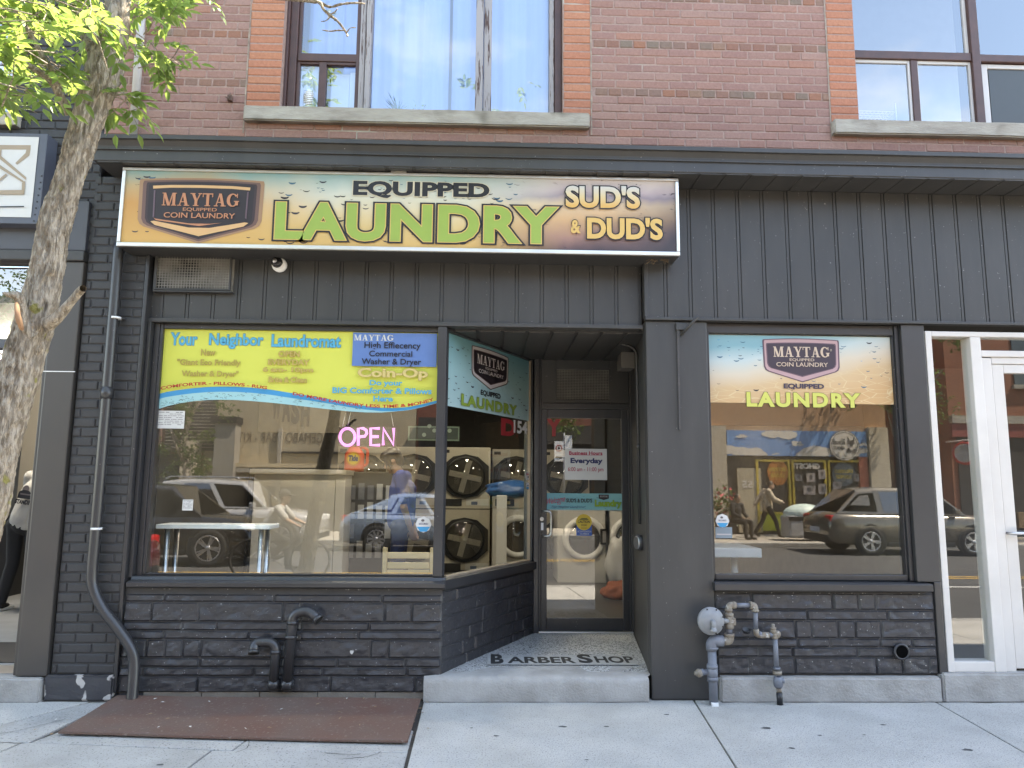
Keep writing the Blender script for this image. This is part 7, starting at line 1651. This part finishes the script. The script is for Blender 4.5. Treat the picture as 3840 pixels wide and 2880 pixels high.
person('person in a grey T-shirt and black trousers riding the small bicycle', (cx-.1, yc, RZ), pi/2, dict(pel=(0, -.26, .86), chest=(0, -.42, 1.12), neck=(0, -.52, 1.30), head=(0, -.56, 1.45), shl=(.19, -.50, 1.25), shr=(-.19, -.50, 1.25), ell=(.25, -.68, 1.06), elr=(-.25, -.68, 1.06), wrl=(.27, -.82, 1.0), wrr=(-.27, -.82, 1.0), hipl=(.09, -.28, .82), hipr=(-.09, -.28, .82), knl=(.13, -.66, .70), knr=(-.13, -.60, .56), anl=(.12, -.44, .46), anr=(-.12, -.62, .26), toel=(.12, -.60, .44), toer=(-.12, -.78, .22), face=(0, -1, -.1), curl=1.2), skinB, greyc, striped, hairD, blk, cap=blk, voxel=.016)

# ================================================================== ACROSS THE STREET (seen mirrored in the glass)
FY = SHOPS
def RF(u, v, yr=FY):
    p_ = refl(u, v, yr); return p_.x, p_.z
def fart(y): return Art((0, y, 0), (-1, 0, 0), (0, 0, 1), (0, 1, 0), .002)
def fbox(mb, x0, x1, y0, y1, z0, z1, mt): mb.box(min(x0, x1), max(x0, x1), y0, y1, z0, z1, mt)
M['farbrick'] = mat('far_brick', (.22, .085, .055, 1), .9, c2=(.16, .06, .045, 1), scale=6, stretch=(.4, 1, 3), bump=.3); M['farbeige'] = mat('far_beige', (.44, .37, .25, 1), .9, c2=(.38, .31, .21, 1), scale=1.2)
M['fardark'] = flatm('far_dark', (.02, .02, .022, 1), .5); M['farstone'] = mat('far_pale_brick', (.50, .43, .33, 1), .9, c2=(.38, .32, .24, 1), scale=9, stretch=(.5, 1, 2.5), bump=.5); M['farglass'] = flatm('far_window', (.03, .035, .04, 1), .05, .8)
def farhouse(name, label, x0, x1, h, wallm, roofz=.25):
    t = thing(name, label, 'building', ((x0+x1)/2, FY, 0)); mb = MB(); mb.box(x0, x1, FY-9, FY, -.05, h, wallm); unpar(mb.build('wall'), t); mb = MB(); mb.cbox(x0-.05, x1+.05, FY-.1, FY+.18, h-.02, h+roofz, M['limestone'], .02); unpar(mb.build('cornice'), t); return t
def part(t, name, boxes, mt):
    mb = MB()
    for b_ in boxes: mb.box(*b_, mt)
    return unpar(mb.build(name), t)
# left brick house with shingle roof
xa1 = RF(770, 1600)[0]
H1 = farhouse('brick_house', 'dark red brick house with a slatted porch mirrored at the left', xa1-9, xa1-.02, 7.5, M['farbrick'])
part(H1, 'porch_roof', [(xa1-6, xa1-.9, FY+.02, FY+1.2, 2.55, 2.7)], M['fardark']); part(H1, 'porch_opening', [(xa1-6, xa1-.6, FY+.004, FY+.02, 0, 2.5)], M['fardark'])
part(H1, 'siding', [(xa1-6, xa1-1.4, FY+.02, FY+.08, 2.75+.16*i, 2.89+.16*i) for i in range(9)], mat('mauve_siding', (.26, .16, .13, 1), .8)); part(H1, 'pilaster', [(xa1-2.6, xa1-1.9, FY+.085, FY+.3, 2.2, 5.2)], M['farbeige'])
part(H1, 'pier', [(xa1-.55, xa1-.05, FY+.03, FY+.5, 0, 2.9)], M['farstone'])
# beige building with gold lettering
xb0, xb1 = xa1, RF(1560, 1600)[0]
H2 = farhouse('beige_building', 'tall beige rendered building with dark lettering over a dark ground floor band', xb0, xb1, 9.5, M['farbeige'])
zL = RF(950, 1745)[1]; xl0 = RF(560, 1640)[0]
part(H2, 'ledge', [(xb0+.4, xb1, FY+.004, FY+.35, zL-.08, zL+.06)], M['farbeige']); part(H2, 'gutter', [(xb0+2.6, xb1, FY+.004, FY+.08, RF(950, 1660)[1]-.35, RF(950, 1660)[1]-.29)], M['fardark'])
part(H2, 'downpipe', [(RF(1045, 1800)[0]-.06, RF(1045, 1800)[0]+.06, FY+.01, FY+.12, 0, 3.4)], M['limestone']); 
xd0, xd1 = RF(625, 1600)[0], RF(905, 1600)[0]
part(H2, 'screen', [(xd0, RF(815, 1600)[0], FY+.02, FY+.06, RF(700, 1690)[1]+.0, 5.6)], M['fardark']); part(H2, 'screen_slat', [(xd0, RF(815, 1600)[0], FY+.06, FY+.075, RF(700, 1690)[1]+.10+.11*i, RF(700, 1690)[1]+.125+.11*i) for i in range(26)], M['limestone'])
part(H2, 'bay', [(RF(830, 1600)[0], xd1, FY+.02, FY+.55, 0, RF(860, 1592)[1])], flatm('bay_grey', (.26, .24, .21, 1))); part(H2, 'bay_roof', [(RF(815, 1600)[0], xd1+.05, FY+.0, FY+.65, RF(860, 1592)[1], RF(860, 1592)[1]+.22)], M['fardark'])
part(H2, 'shop_opening', [(xd1+.1, xb1-.5, FY+.004, FY+.02, 0, zL-.7)], flatm('shop_shade', (.10, .09, .075, 1))); part(H2, 'awning', [(xd1+.3, RF(1290, 1760)[0], FY+.02, FY+1.2, RF(1000, 1760)[1]-.12, RF(1000, 1760)[1])], M['limestone'])
a = fart(FY+.01); gx0, gx1 = RF(1210, 1640)[0], RF(800, 1640)[0]; gz_ = RF(1000, 1640)[1]
a.text('GEMABO - BAR - KITCHEN', (-gx0, -gx1, gz_-.17, gz_+.17), [(.0, flatm('bronze_letters', (.17, .13, .085, 1), .5))]); unpar(a.build('lettering'), H2)
# dark fronted shop behind the silver car and the entrance
xc1 = RF(2560, 1650)[0]
H3 = farhouse('dark_shop', 'dark fronted shop with black fascia and hanging green art across the street', xb1+.02, xc1-.02, 8.2, M['farbrick'])
part(H3, 'shop_front', [(xb1+.1, xc1-.3, FY+.01, FY+.05, 0, 3.1)], M['fardark']); part(H3, 'fascia', [(xb1+.1, xc1-.2, FY+.05, FY+.25, 3.1, 3.8)], flatm('fascia_dark', (.05, .045, .04, 1))); part(H3, 'window', [(xb1+.5+2.0*i, xb1+2.1+2.0*i, FY+.052, FY+.06, .5, 2.8) for i in range(4)], M['farglass'])
for i in range(4): part(H3, 'upper_window', [(xb1+.8+2.3*i, xb1+2.0+2.3*i, FY+.0, FY+.03, 4.8, 6.8)], M['farglass'])
# groomer's shop with a painted sky
xg0, xg1 = RF(2719, 1640)[0], RF(3238, 1660)[0]; zg1 = RF(2980, 1618)[1]; zg0 = RF(2980, 1712)[1]
ox = RF(2660, 1650)[0]; oe = RF(3320, 1650)[0]
H4 = farhouse('groomer_shop', 'pale brick groomer shop with a painted sky fascia and yellow window frames', xc1, oe, 8.0, mat('terracotta_wall', (.42, .25, .14, 1), .9, c2=(.36, .21, .12, 1)))
part(H4, 'brick_pier', [(xg0-1.3, xg0-.05, FY+.004, FY+.22, 0, zg1+.15)], M['farstone']); part(H4, 'brick_pier', [(xg1+.05, oe-.05, FY+.004, FY+.22, 0, zg1+.15)], M['farstone'])
skyp = flatm('mural_blue', (.13, .27, .50, 1), .6); cloudm = flatm('mural_cloud', (.62, .56, .48, 1), .6)
part(H4, 'fascia', [(xg0, xg1, FY+.01, FY+.15, zg0, zg1)], skyp)
a = fart(FY+.152); rg = random.Random(3); W_ = xg1-xg0; Hh = zg1-zg0
for (fx_, fz_, s_) in ((.06, .15, .5), (.16, .05, .6), (.30, .9, .42), (.38, .85, .45), (.10, .78, .18), (.62, .1, .7), (.72, .25, .6), (.50, .5, .22), (.9, .1, .5), (.45, .72, .15), (.82, .75, .16), (.97, .5, .14), (.34, .08, .14)):
    a.k += 1
    for k in range(7):
        cx_ = xg0+W_*fx_+rg.uniform(-1, 1)*s_*.8; cz_ = zg0+Hh*fz_+rg.uniform(-.25, .25)*s_; r_ = s_*rg.uniform(.18, .36); pts = [(-(cx_+r_*1.5*cos(j*.45)), min(zg1-.01, max(zg0+.01, cz_+r_*.7*sin(j*.45)))) for j in range(14)]; a.k += .1; a.poly(pts, cloudm, 0)
lx_, lz_ = RF(2640+1215*.4219, 1500+410*.4219); lr = .52
gl_ = flatm('logo_grey', (.10, .09, .085, 1), .6)
a.disc(-lx_, lz_, lr, lr, gl_, step=3); a.disc(-lx_, lz_, lr*.96, lr*.96, cloudm); a.ring(-lx_, lz_, lr*.84, lr*.88, gl_)
for s_, zz, h_ in (('NO', .17, .07), ('BONES', .03, .13), ('ABOUT', -.15, .13)): a.text(s_, (-lx_-.02 if s_ != 'NO' else -lx_-.02, -lx_+.40 if s_ != 'NO' else -lx_+.12, lz_+zz, lz_+zz+h_), [(.05, gl_)])
dxx = -lx_-.22; a.poly([(dxx-.12, lz_+.30), (dxx-.06, lz_+.18), (dxx+.04, lz_+.18), (dxx+.10, lz_+.32), (dxx+.12, lz_+.10), (dxx+.02, lz_-.02), (dxx-.04, lz_-.02), (dxx-.13, lz_+.08)], gl_); a.poly([(dxx-.14, lz_-.10), (dxx-.02, lz_-.16), (dxx+.12, lz_-.08), (dxx+.16, lz_-.26), (dxx, lz_-.22), (dxx-.16, lz_-.28)], gl_)
unpar(a.build('fascia_painting'), H4)
yel = flatm('window_yellow', (.55, .40, .06, 1), .5); yg = flatm('panel_lime', (.48, .50, .05, 1), .5)
zz0, zz1 = .75, zg0-.12
cols = [RF(2640+x_*.4219, 1750)[0] for x_ in (190, 445, 760, 1080, 1390)]
part(H4, 'shop_front', [(xg0, xg1, FY+.004, FY+.02, 0, zg0)], flatm('shop_inside', (.055, .05, .045, 1))); part(H4, 'red_jamb', [(xg1-.30, xg1, FY+.02, FY+.14, 0, zg0)], flatm('jamb_red', (.36, .10, .06, 1)))
for i in range(1, 4):
    x0_, x1_ = cols[i], cols[i+1]-.06; f = .07
    f_ = part(H4, 'window', [(x0_, x0_+f, FY+.02, FY+.12, .1, zz1), (x1_-f, x1_, FY+.02, FY+.12, .1, zz1), (x0_+f, x1_-f, FY+.02, FY+.12, zz1-f, zz1), (x0_+f, x1_-f, FY+.02, FY+.12, zz0-f, zz0)], yel)
    part(H4, 'base_panel', [(x0_+f, x1_-f, FY+.02, FY+.08, .12, zz0-f-.002)], yg)
part(H4, 'door', [(cols[0]+.35, cols[0]+1.15, FY+.02, FY+.09, .05, 2.2)], flatm('groomer_door', (.40, .34, .24, 1))); a = fart(FY+.10); a.text('155', (-cols[0]-1.0, -cols[0]-.5, 1.55, 1.78), [(.03, cloudm)])
or_ = flatm('poster_orange', (.45, .15, .03, 1)); x_, z_ = RF(2640+638*.4219, 1500+645*.4219); a.disc(-x_, z_, .36, .42, or_); a.text('GROOMING', (-x_-.30, -x_+.30, z_+.04, z_+.17), [(.04, yel)]); a.text('LOUNGE', (-x_-.24, -x_+.24, z_-.16, z_-.03), [(.04, yel)])
x_, z_ = RF(2640+890*.4219, 1500+590*.4219); a.text('GHOST!', (-x_-.46, -x_+.46, z_-.09, z_+.10), [(.06, cloudm)])
x_, z_ = RF(2640+1220*.4219, 1500+660*.4219); a.disc(-x_, z_, .40, .40, flatm('poster_bluegrey', (.13, .15, .16, 1))); a.text('GROOMING', (-x_-.32, -x_+.32, z_+.04, z_+.16), [(.04, yel)]); a.text('LOUNGE', (-x_-.26, -x_+.26, z_-.15, z_-.03), [(.04, yel)])
for (px_, py_, w_, h_) in ((915, 800, .42, .30), (820, 690, .25, .22), (1025, 660, .26, .32), (1030, 790, .28, .34), (1160, 760, .30, .25), (925, 690, .3, .3), (1260, 840, .5, .16), (1330, 690, .16, .26)):
    x_, z_ = RF(2640+px_*.4219, 1500+py_*.4219); a.rect(-x_-w_/2, -x_+w_/2, z_-h_/2, z_+h_/2, flatm('poster_%d' % px_ if 0 else 'poster_grey', (.30, .26, .24, 1)) if 'poster_grey' not in MATS else MATS['poster_grey']); a.disc(-x_, z_+.02, w_*.2, h_*.25, gl_)
unpar(a.build('window_posters'), H4)
# brick building with a red band at the right
H5 = farhouse('brick_block', 'two storey orange brick block with red band over a dark shopfront', oe+2.2, oe+16, 9.0, mat('far_orange_brick', (.30, .12, .065, 1), .9, c2=(.20, .08, .05, 1), scale=9, stretch=(.5, 1, 3)))
zb0 = RF(3600, 1640)[1]; zb1 = RF(3600, 1590)[1]; zb2 = RF(3600, 1560)[1]
part(H5, 'red_band', [(oe+2.2, oe+16, FY+.004, FY+.15, zb0, zb1)], flatm('band_red', (.24, .06, .05, 1))); part(H5, 'stone_band', [(oe+2.2, oe+16, FY+.004, FY+.2, zb1+.004, zb2)], M['limestone']); part(H5, 'shop_front', [(oe+2.4, oe+16, FY+.004, FY+.05, 0, zb0-.004)], flatm('shop_front_dark', (.035, .03, .027, 1)))
for i in range(4): wx_ = oe+4.6+2.6*i; w__ = part(H5, 'window', [(wx_, wx_+1.0, FY+.003, FY+.03, zb2+1.1, zb2+2.9)], M['farglass']); part(H5, 'window_sill', [(wx_-.1, wx_+1.1, FY+.004, FY+.12, zb2+.95, zb2+1.09)], M['limestone'])
part(H5, 'cafe_bench', [(oe+4, oe+12, FY+.06, FY+.5, .3, .8)], flatm('bench_brown', (.20, .13, .07, 1)))
# trees over there
def fartree(label, x, y, h, r, seed, n=900):
    t = thing('street_tree', label, 'tree', (x, y, 0), 0, 'street trees across the road'); rg_ = random.Random(seed); mb = MB(); mb.tube(catmull([(0, 0, 0), (.08, .05, h*.3), (-.05, 0, h*.55), (.1, .05, h*.85)], 4), [.11*(1-.04*i) for i in range(13)], M['bark'], 8)
    for k in range(7): a_ = k*.9+seed; z = h*(.4+.07*k); mb.tube([(0, 0, z), (r*.4*cos(a_), r*.4*sin(a_), z+h*.1), (r*.8*cos(a_), r*.8*sin(a_), z+h*.22)], [.05, .035, .012], M['bark'], 6)
    mb.build('trunk', t); mb = MB(); cs = [(rg_.gauss(0, r*.45), rg_.gauss(0, r*.45), h*.68+rg_.gauss(0, h*.15), r*rg_.uniform(.25, .45)) for _ in range(16)]
    for _ in range(n):
        c = rg_.choice(cs); d = V((rg_.gauss(0, 1), rg_.gauss(0, 1), rg_.gauss(0, 1))).normalized()*c[3]*rg_.random()**.4; p_ = V(c[:3])+d
        for _ in range(3): leaflet(mb, p_+V((rg_.gauss(0, .08), rg_.gauss(0, .08), rg_.gauss(0, .08))), V((rg_.uniform(-1, 1), rg_.uniform(-1, 1), rg_.uniform(-.8, .5))), V((rg_.uniform(-1, 1), rg_.uniform(-1, 1), 1)).normalized(), .13, .075, M['leaf2'])
    mb.build('crown', t, fix=False); return t
fartree('slim street tree in front of the beige building across the road', RF(690, 1800, -16.6)[0], -16.6, 5.2, .9, 2, 420); fartree('leafy street tree right of the groomer shop', RF(3380, 1700, -17.2)[0], -17.4, 7.0, 1.7, 5, 1000); fartree('tall tree standing above the far roofs on the left', -13.5, -17.6, 10.5, 3.0, 8, 1500)
fartree('street tree far to the right by the brick block', oe+5.5, -16.4, 7.4, 1.7, 12, 700)
fartree('dark bushy tree behind the entrance reflection', 1.5, -16.7, 7.5, 2.0, 14, 800)
t = thing('shrub', 'low leafy shrub by the brick house across the road', 'shrub', (RF(600, 1880, -17.5)[0], -17.6, 0)); mb = MB(); rg = random.Random(31)
for _ in range(500): c = V((rg.gauss(0, .5), rg.gauss(0, .3), .35+rg.gauss(0, .25))); leaflet(mb, c, V((rg.uniform(-1, 1), rg.uniform(-1, 1), rg.uniform(-.3, 1))), V((rg.uniform(-1, 1), rg.uniform(-1, 1), 1)).normalized(), .14, .07, M['leaf2'])
mb.build('foliage', t, fix=False)
# utility pole and parking signs
t = thing('utility_pole', 'brown wooden utility pole at the far kerb', 'pole', (0, -15.7, 0)); px_ = at(2000+650*.3618, 1740, 2*YDG+15.7).x; mb = MB(); mb.tube([(px_, -15.7, 0), (px_, -15.7, 9)], [.16, .12], mat('pole_wood', (.20, .14, .09, 1), .9, c2=(.13, .09, .06, 1), scale=12, stretch=(1, 1, .1)), 14); unpar(mb.build('shaft'), t)
t = thing('parking_sign', 'white no parking signs on a thin post at the far kerb', 'sign', (0, -3.5, 0)); YS2 = -15.5; px_ = at(2000+318*.3618, 1700, 2*YDG-YS2).x; mb = MB(); mb.tube([(px_, YS2, -.1), (px_, YS2, 3.3)], .03, M['galv'], 8); unpar(mb.build('post'), t)
mb = MB(); mb.box(px_-.32, px_-.02, YS2+.03, YS2+.04, 2.35, 3.0, M['white']); mb.box(px_+.02, px_+.26, YS2+.03, YS2+.04, 2.75, 3.2, M['white']); unpar(mb.build('sign_plate'), t)
a = fart(YS2+.042); a.ring(-px_+.17, 2.78, .08, .11, P_['red']); a.ring(-px_+.17, 2.78, .0, .04, P_['ink']); a.rect(-px_+.06, -px_+.28, 2.45, 2.5, P_['ink']); unpar(a.build('symbol'), t)
# far furniture
t = thing('litter_bin', 'grey street litter bin with a pale domed lid mirrored in the right window', 'bin', (0, -16, 0)); bx_ = RF(2640+890*.4219, 1500+1050*.4219, -16.2)[0]; zz_ = RF(3000, 1500+950*.4219, -16.2)[1]; hw = .62
mb = MB(); mb.cbox(bx_-hw, bx_+hw, -16.6, -15.9, .08, zz_-.25, mat('bin_grey', (.34, .34, .34, 1), .4), .08); unpar(mb.build('body'), t); mb = MB(); ell(mb, (bx_, -16.25, zz_-.22), (hw+.02, .40, .32), flatm('bin_lid', (.50, .60, .54, 1), .4)); unpar(mb.build('lid'), t); mb = MB(); mb.cbox(bx_-hw-.005, bx_+.3, -15.9, -15.885, zz_*.60, zz_*.72, M['fardark'], .01); unpar(mb.build('slot'), t)
wx0, wz0 = RF(2640+560*.4219, 1850, -17.2)
person('person in a tan puffer jacket walking past the groomer shop', (wx0, -17.3, 0), pi/2, stand(1.03, neck=(0, -.08, 1.44), head=(0, -.14, 1.58), ell=(.25, -.12, 1.16), elr=(-.22, .18, 1.18), wrl=(.22, -.36, 1.08), wrr=(-.2, .3, 1.0), knl=(.1, -.2, .52), knr=(-.1, .12, .5), anl=(.1, -.3, .1), anr=(-.1, .36, .16), toel=(.1, -.47, .05), toer=(-.1, .24, .05)), skinA, tanc, blk, hairD, blk, 'long', jacket=True, voxel=.018)
sx0, sz0 = RF(2640+280*.4219, 1900, -16.8)
t = thing('cafe_chair', 'thin legged black cafe chair on the far sidewalk', 'chair', (sx0, -16.8, 0)); mb = MB(); mb.cbox(-.25, .25, -.25, .25, .43, .47, M['dark'], .01); mb.build('seat', t)
for x_ in (-.23, .23):
    for y_ in (-.23, .23): mb = MB(); mb.tube([(x_, y_, .43), (x_*1.5, y_*1.2, 0)], .013, M['dark'], 6); mb.build('leg', t)
mb = MB(); rect_tube(mb, [(-.23, -.24, .47), (-.23, -.3, .9), (.23, -.3, .9), (.23, -.24, .47)], .013, M['dark'], .08, 6); mb.build('backrest', t)
person('person dressed in black sitting on the cafe chair outside the groomer shop', (sx0, -16.8, 0), pi-.5, dict(pel=(0, .02, .56), chest=(0, 0, .86), neck=(0, -.03, 1.07), head=(0, -.06, 1.22), shl=(.2, -.02, 1.02), shr=(-.2, -.02, 1.02), ell=(.24, -.08, .76), elr=(-.24, -.08, .76), wrl=(.14, -.3, .66), wrr=(-.14, -.3, .66), hipl=(.1, 0, .53), hipr=(-.1, 0, .53), knl=(.12, -.44, .52), knr=(-.12, -.44, .52), anl=(.12, -.46, .09), anr=(-.12, -.46, .09), toel=(.13, -.62, .04), toer=(-.13, -.62, .04)), skinB, blk, blk, hairD, blk, 'long', voxel=.018)
t = thing('flower_pot', 'pot of red flowers at the left of the groomer shop', 'plant', (RF(2640+165*.4219, 1850, -17.6)[0], -17.7, 0)); mb = MB(); mb.lathe([(.2, 0), (.28, .55), (.3, .58), (.25, .58)], Tm((0, 0, 0)), M['dark'], 16); mb.build('pot', t); mb = MB(); mr = flatm('petal_red', (.42, .04, .06, 1)); rg = random.Random(9)
for _ in range(260): c = V((rg.gauss(0, .22), rg.gauss(0, .18), .95+rg.gauss(0, .32))); leaflet(mb, c, V((rg.uniform(-1, 1), rg.uniform(-1, 1), rg.uniform(-.5, 1))), V((rg.uniform(-1, 1), rg.uniform(-1, 1), 1)).normalized(), .12, .08, mr if rg.random() < .22 else M['leaf2'])
mb.build('foliage', t, fix=False)
t = thing('round_sign', 'round red and white projecting sign on the brick block across the road', 'sign', (0, FY, 0)); x_, z_ = RF(3542, 1705); mb = MB(); mb.lathe([(.34, -.09), (.38, -.06), (.38, .06), (.34, .09)], Tm((x_, FY+1.0, z_), (-.8, .6, 0)), flatm('sign_red', (.50, .05, .04, 1), .4), 28); unpar(mb.build('drum'), t); mb = MB(); mb.lathe([(.001, .092), (.30, .092)], Tm((x_, FY+1.0, z_), (-.8, .6, 0)), M['white'], 28); unpar(mb.build('face'), t); mb = MB(); mb.tube([(x_, FY, z_+.42), (x_, FY+1.3, z_+.42)], .025, M['white'], 8); unpar(mb.build('arm'), t)

# dry litter on the plate and by the step, straw under the sign
t_ = random.Random(77); mb = MB(); lm1 = flatm('dry_leaf', (.30, .20, .11, 1), .8); lm2 = flatm('paper_scrap', (.55, .52, .47, 1), .8)
for i in range(70):
    if i < 26: x, y, z = t_.uniform(-2.4, -.6), t_.uniform(-.8, -.1), .046
    elif i < 56: x, y, z = -.50+t_.gauss(0, .05), t_.uniform(-.9, -.02), .004
    else: x, y, z = t_.uniform(-2.9, -2.5), t_.uniform(-.8, -.1), .004
    a_ = t_.uniform(0, 6.3); L = t_.uniform(.006, .02); W_ = L*t_.uniform(.2, .5); c, s_ = cos(a_), sin(a_)
    q = [(-L, 0, 0), (0, W_, .003), (L, 0, .001), (0, -W_, .002)]
    mb.add([(x+u*c-v*s_, y+u*s_+v*c, z+w_) for u, v, w_ in q], [(0, 1, 2, 3)], lm1 if t_.random() < .7 else lm2)
tag(mb.build('leaf_litter', fix=False), 'dry leaf litter on the plate and beside the step', 'litter', kind='stuff')
mb = MB(); p = D(1425, 574, -.1)
for i in range(26):
    x = p.x+t_.uniform(-.09, .07); d = V((t_.uniform(-.05, .05), -.02, t_.uniform(-.05, -.005))); b_ = V((x, -.12, SZ0+.004)); mb.tube([b_, b_+d*.6, b_+d+V((t_.uniform(-.01, .01), 0, 0))], .0011, lm1, 4, False)
tag(mb.build('straw_tuft', fix=False), 'tuft of dry straw poking out under the right end of the shop sign', 'nest')
p = D(499, 215, 0); t = thing('wall_anchor', 'small rusty iron anchor left over in the brown brick', 'anchor', (p.x, -.02, p.z)); mb = MB(); mb.cbox(-.018, .018, -.02, .02, -.025, .02, M['rust'], .004); mb.tube([(-.03, -.02, 0), (.0, -.03, -.02), (.01, -.03, .03)], .005, M['rust'], 6); mb.build('iron', t)

# grime gathered where the walls meet the pavement, flaked paint under the sills
rg = random.Random(55)
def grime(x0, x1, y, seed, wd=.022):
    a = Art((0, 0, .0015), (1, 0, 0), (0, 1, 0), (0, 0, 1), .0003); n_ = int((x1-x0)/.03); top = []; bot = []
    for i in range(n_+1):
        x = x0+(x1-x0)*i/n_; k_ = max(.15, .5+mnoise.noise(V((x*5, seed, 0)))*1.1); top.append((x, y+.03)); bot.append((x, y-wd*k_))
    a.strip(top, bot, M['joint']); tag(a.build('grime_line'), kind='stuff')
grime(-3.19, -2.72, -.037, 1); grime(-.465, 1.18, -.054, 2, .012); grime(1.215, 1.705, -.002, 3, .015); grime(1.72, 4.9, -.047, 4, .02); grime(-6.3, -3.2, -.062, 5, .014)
mb = MB(); chip = flatm('bare_chip', (.45, .44, .42, 1), .9)
for x0, x1, z_, y_ in ((-2.6, -.4, .782, .0), (1.75, 3.3, .772, .0)):
    for i in range(16):
        x = rg.uniform(x0, x1); w_ = rg.uniform(.004, .016); h = rg.uniform(.002, .005); mb.add([(x, y_-.002, z_), (x+w_, y_-.002, z_+.001), (x+w_*.8, y_-.002, z_+h), (x+w_*.2, y_-.002, z_+h)], [(0, 1, 2, 3)], chip)
p = D(760, 1408, -.006); mb.add([(p.x+.014*cos(k), -.010, p.z+.014*sin(k)*(1+.4*sin(k*3))) for k in [j*.7 for j in range(9)]], [tuple(range(9))], chip)
mb.build('bare_chips', B, fix=False)
def crack(pts, z=.0016, w_=.004):
    a = Art((0, 0, z), (1, 0, 0), (0, 1, 0), (0, 0, 1), .0003); P2 = [V((x, y, 0)) for x, y in pts]; P2 = catmull(P2, 6); t1 = []; b1 = []
    for i, p_ in enumerate(P2):
        d = (P2[min(i+1, len(P2)-1)]-P2[max(i-1, 0)]).normalized(); n_ = V((-d.y, d.x, 0)); j = n_*(mnoise.noise(p_*30)*.012); k_ = w_*(.3+.7*abs(mnoise.noise(p_*11+V((9, 0, 0))))); t1.append(tuple((p_+j+n_*k_)[:2])); b1.append(tuple((p_+j-n_*k_)[:2]))
    a.strip(t1, b1, M['joint']); tag(a.build('crack'), kind='stuff')
crack([(-1.48, -.80), (-1.43, -.95), (-1.47, -1.05)], -.0022); crack([(-.62, -1.05), (-.70, -1.12), (-.85, -1.16)], -.0015); crack([(-.95, -1.05), (-.80, -1.09), (-.74, -1.07)], -.0015); crack([(-2.80, -.45), (-3.0, -.7), (-3.28, -.86), (-3.02, -.88), (-2.78, -.9)], .0026, .006)
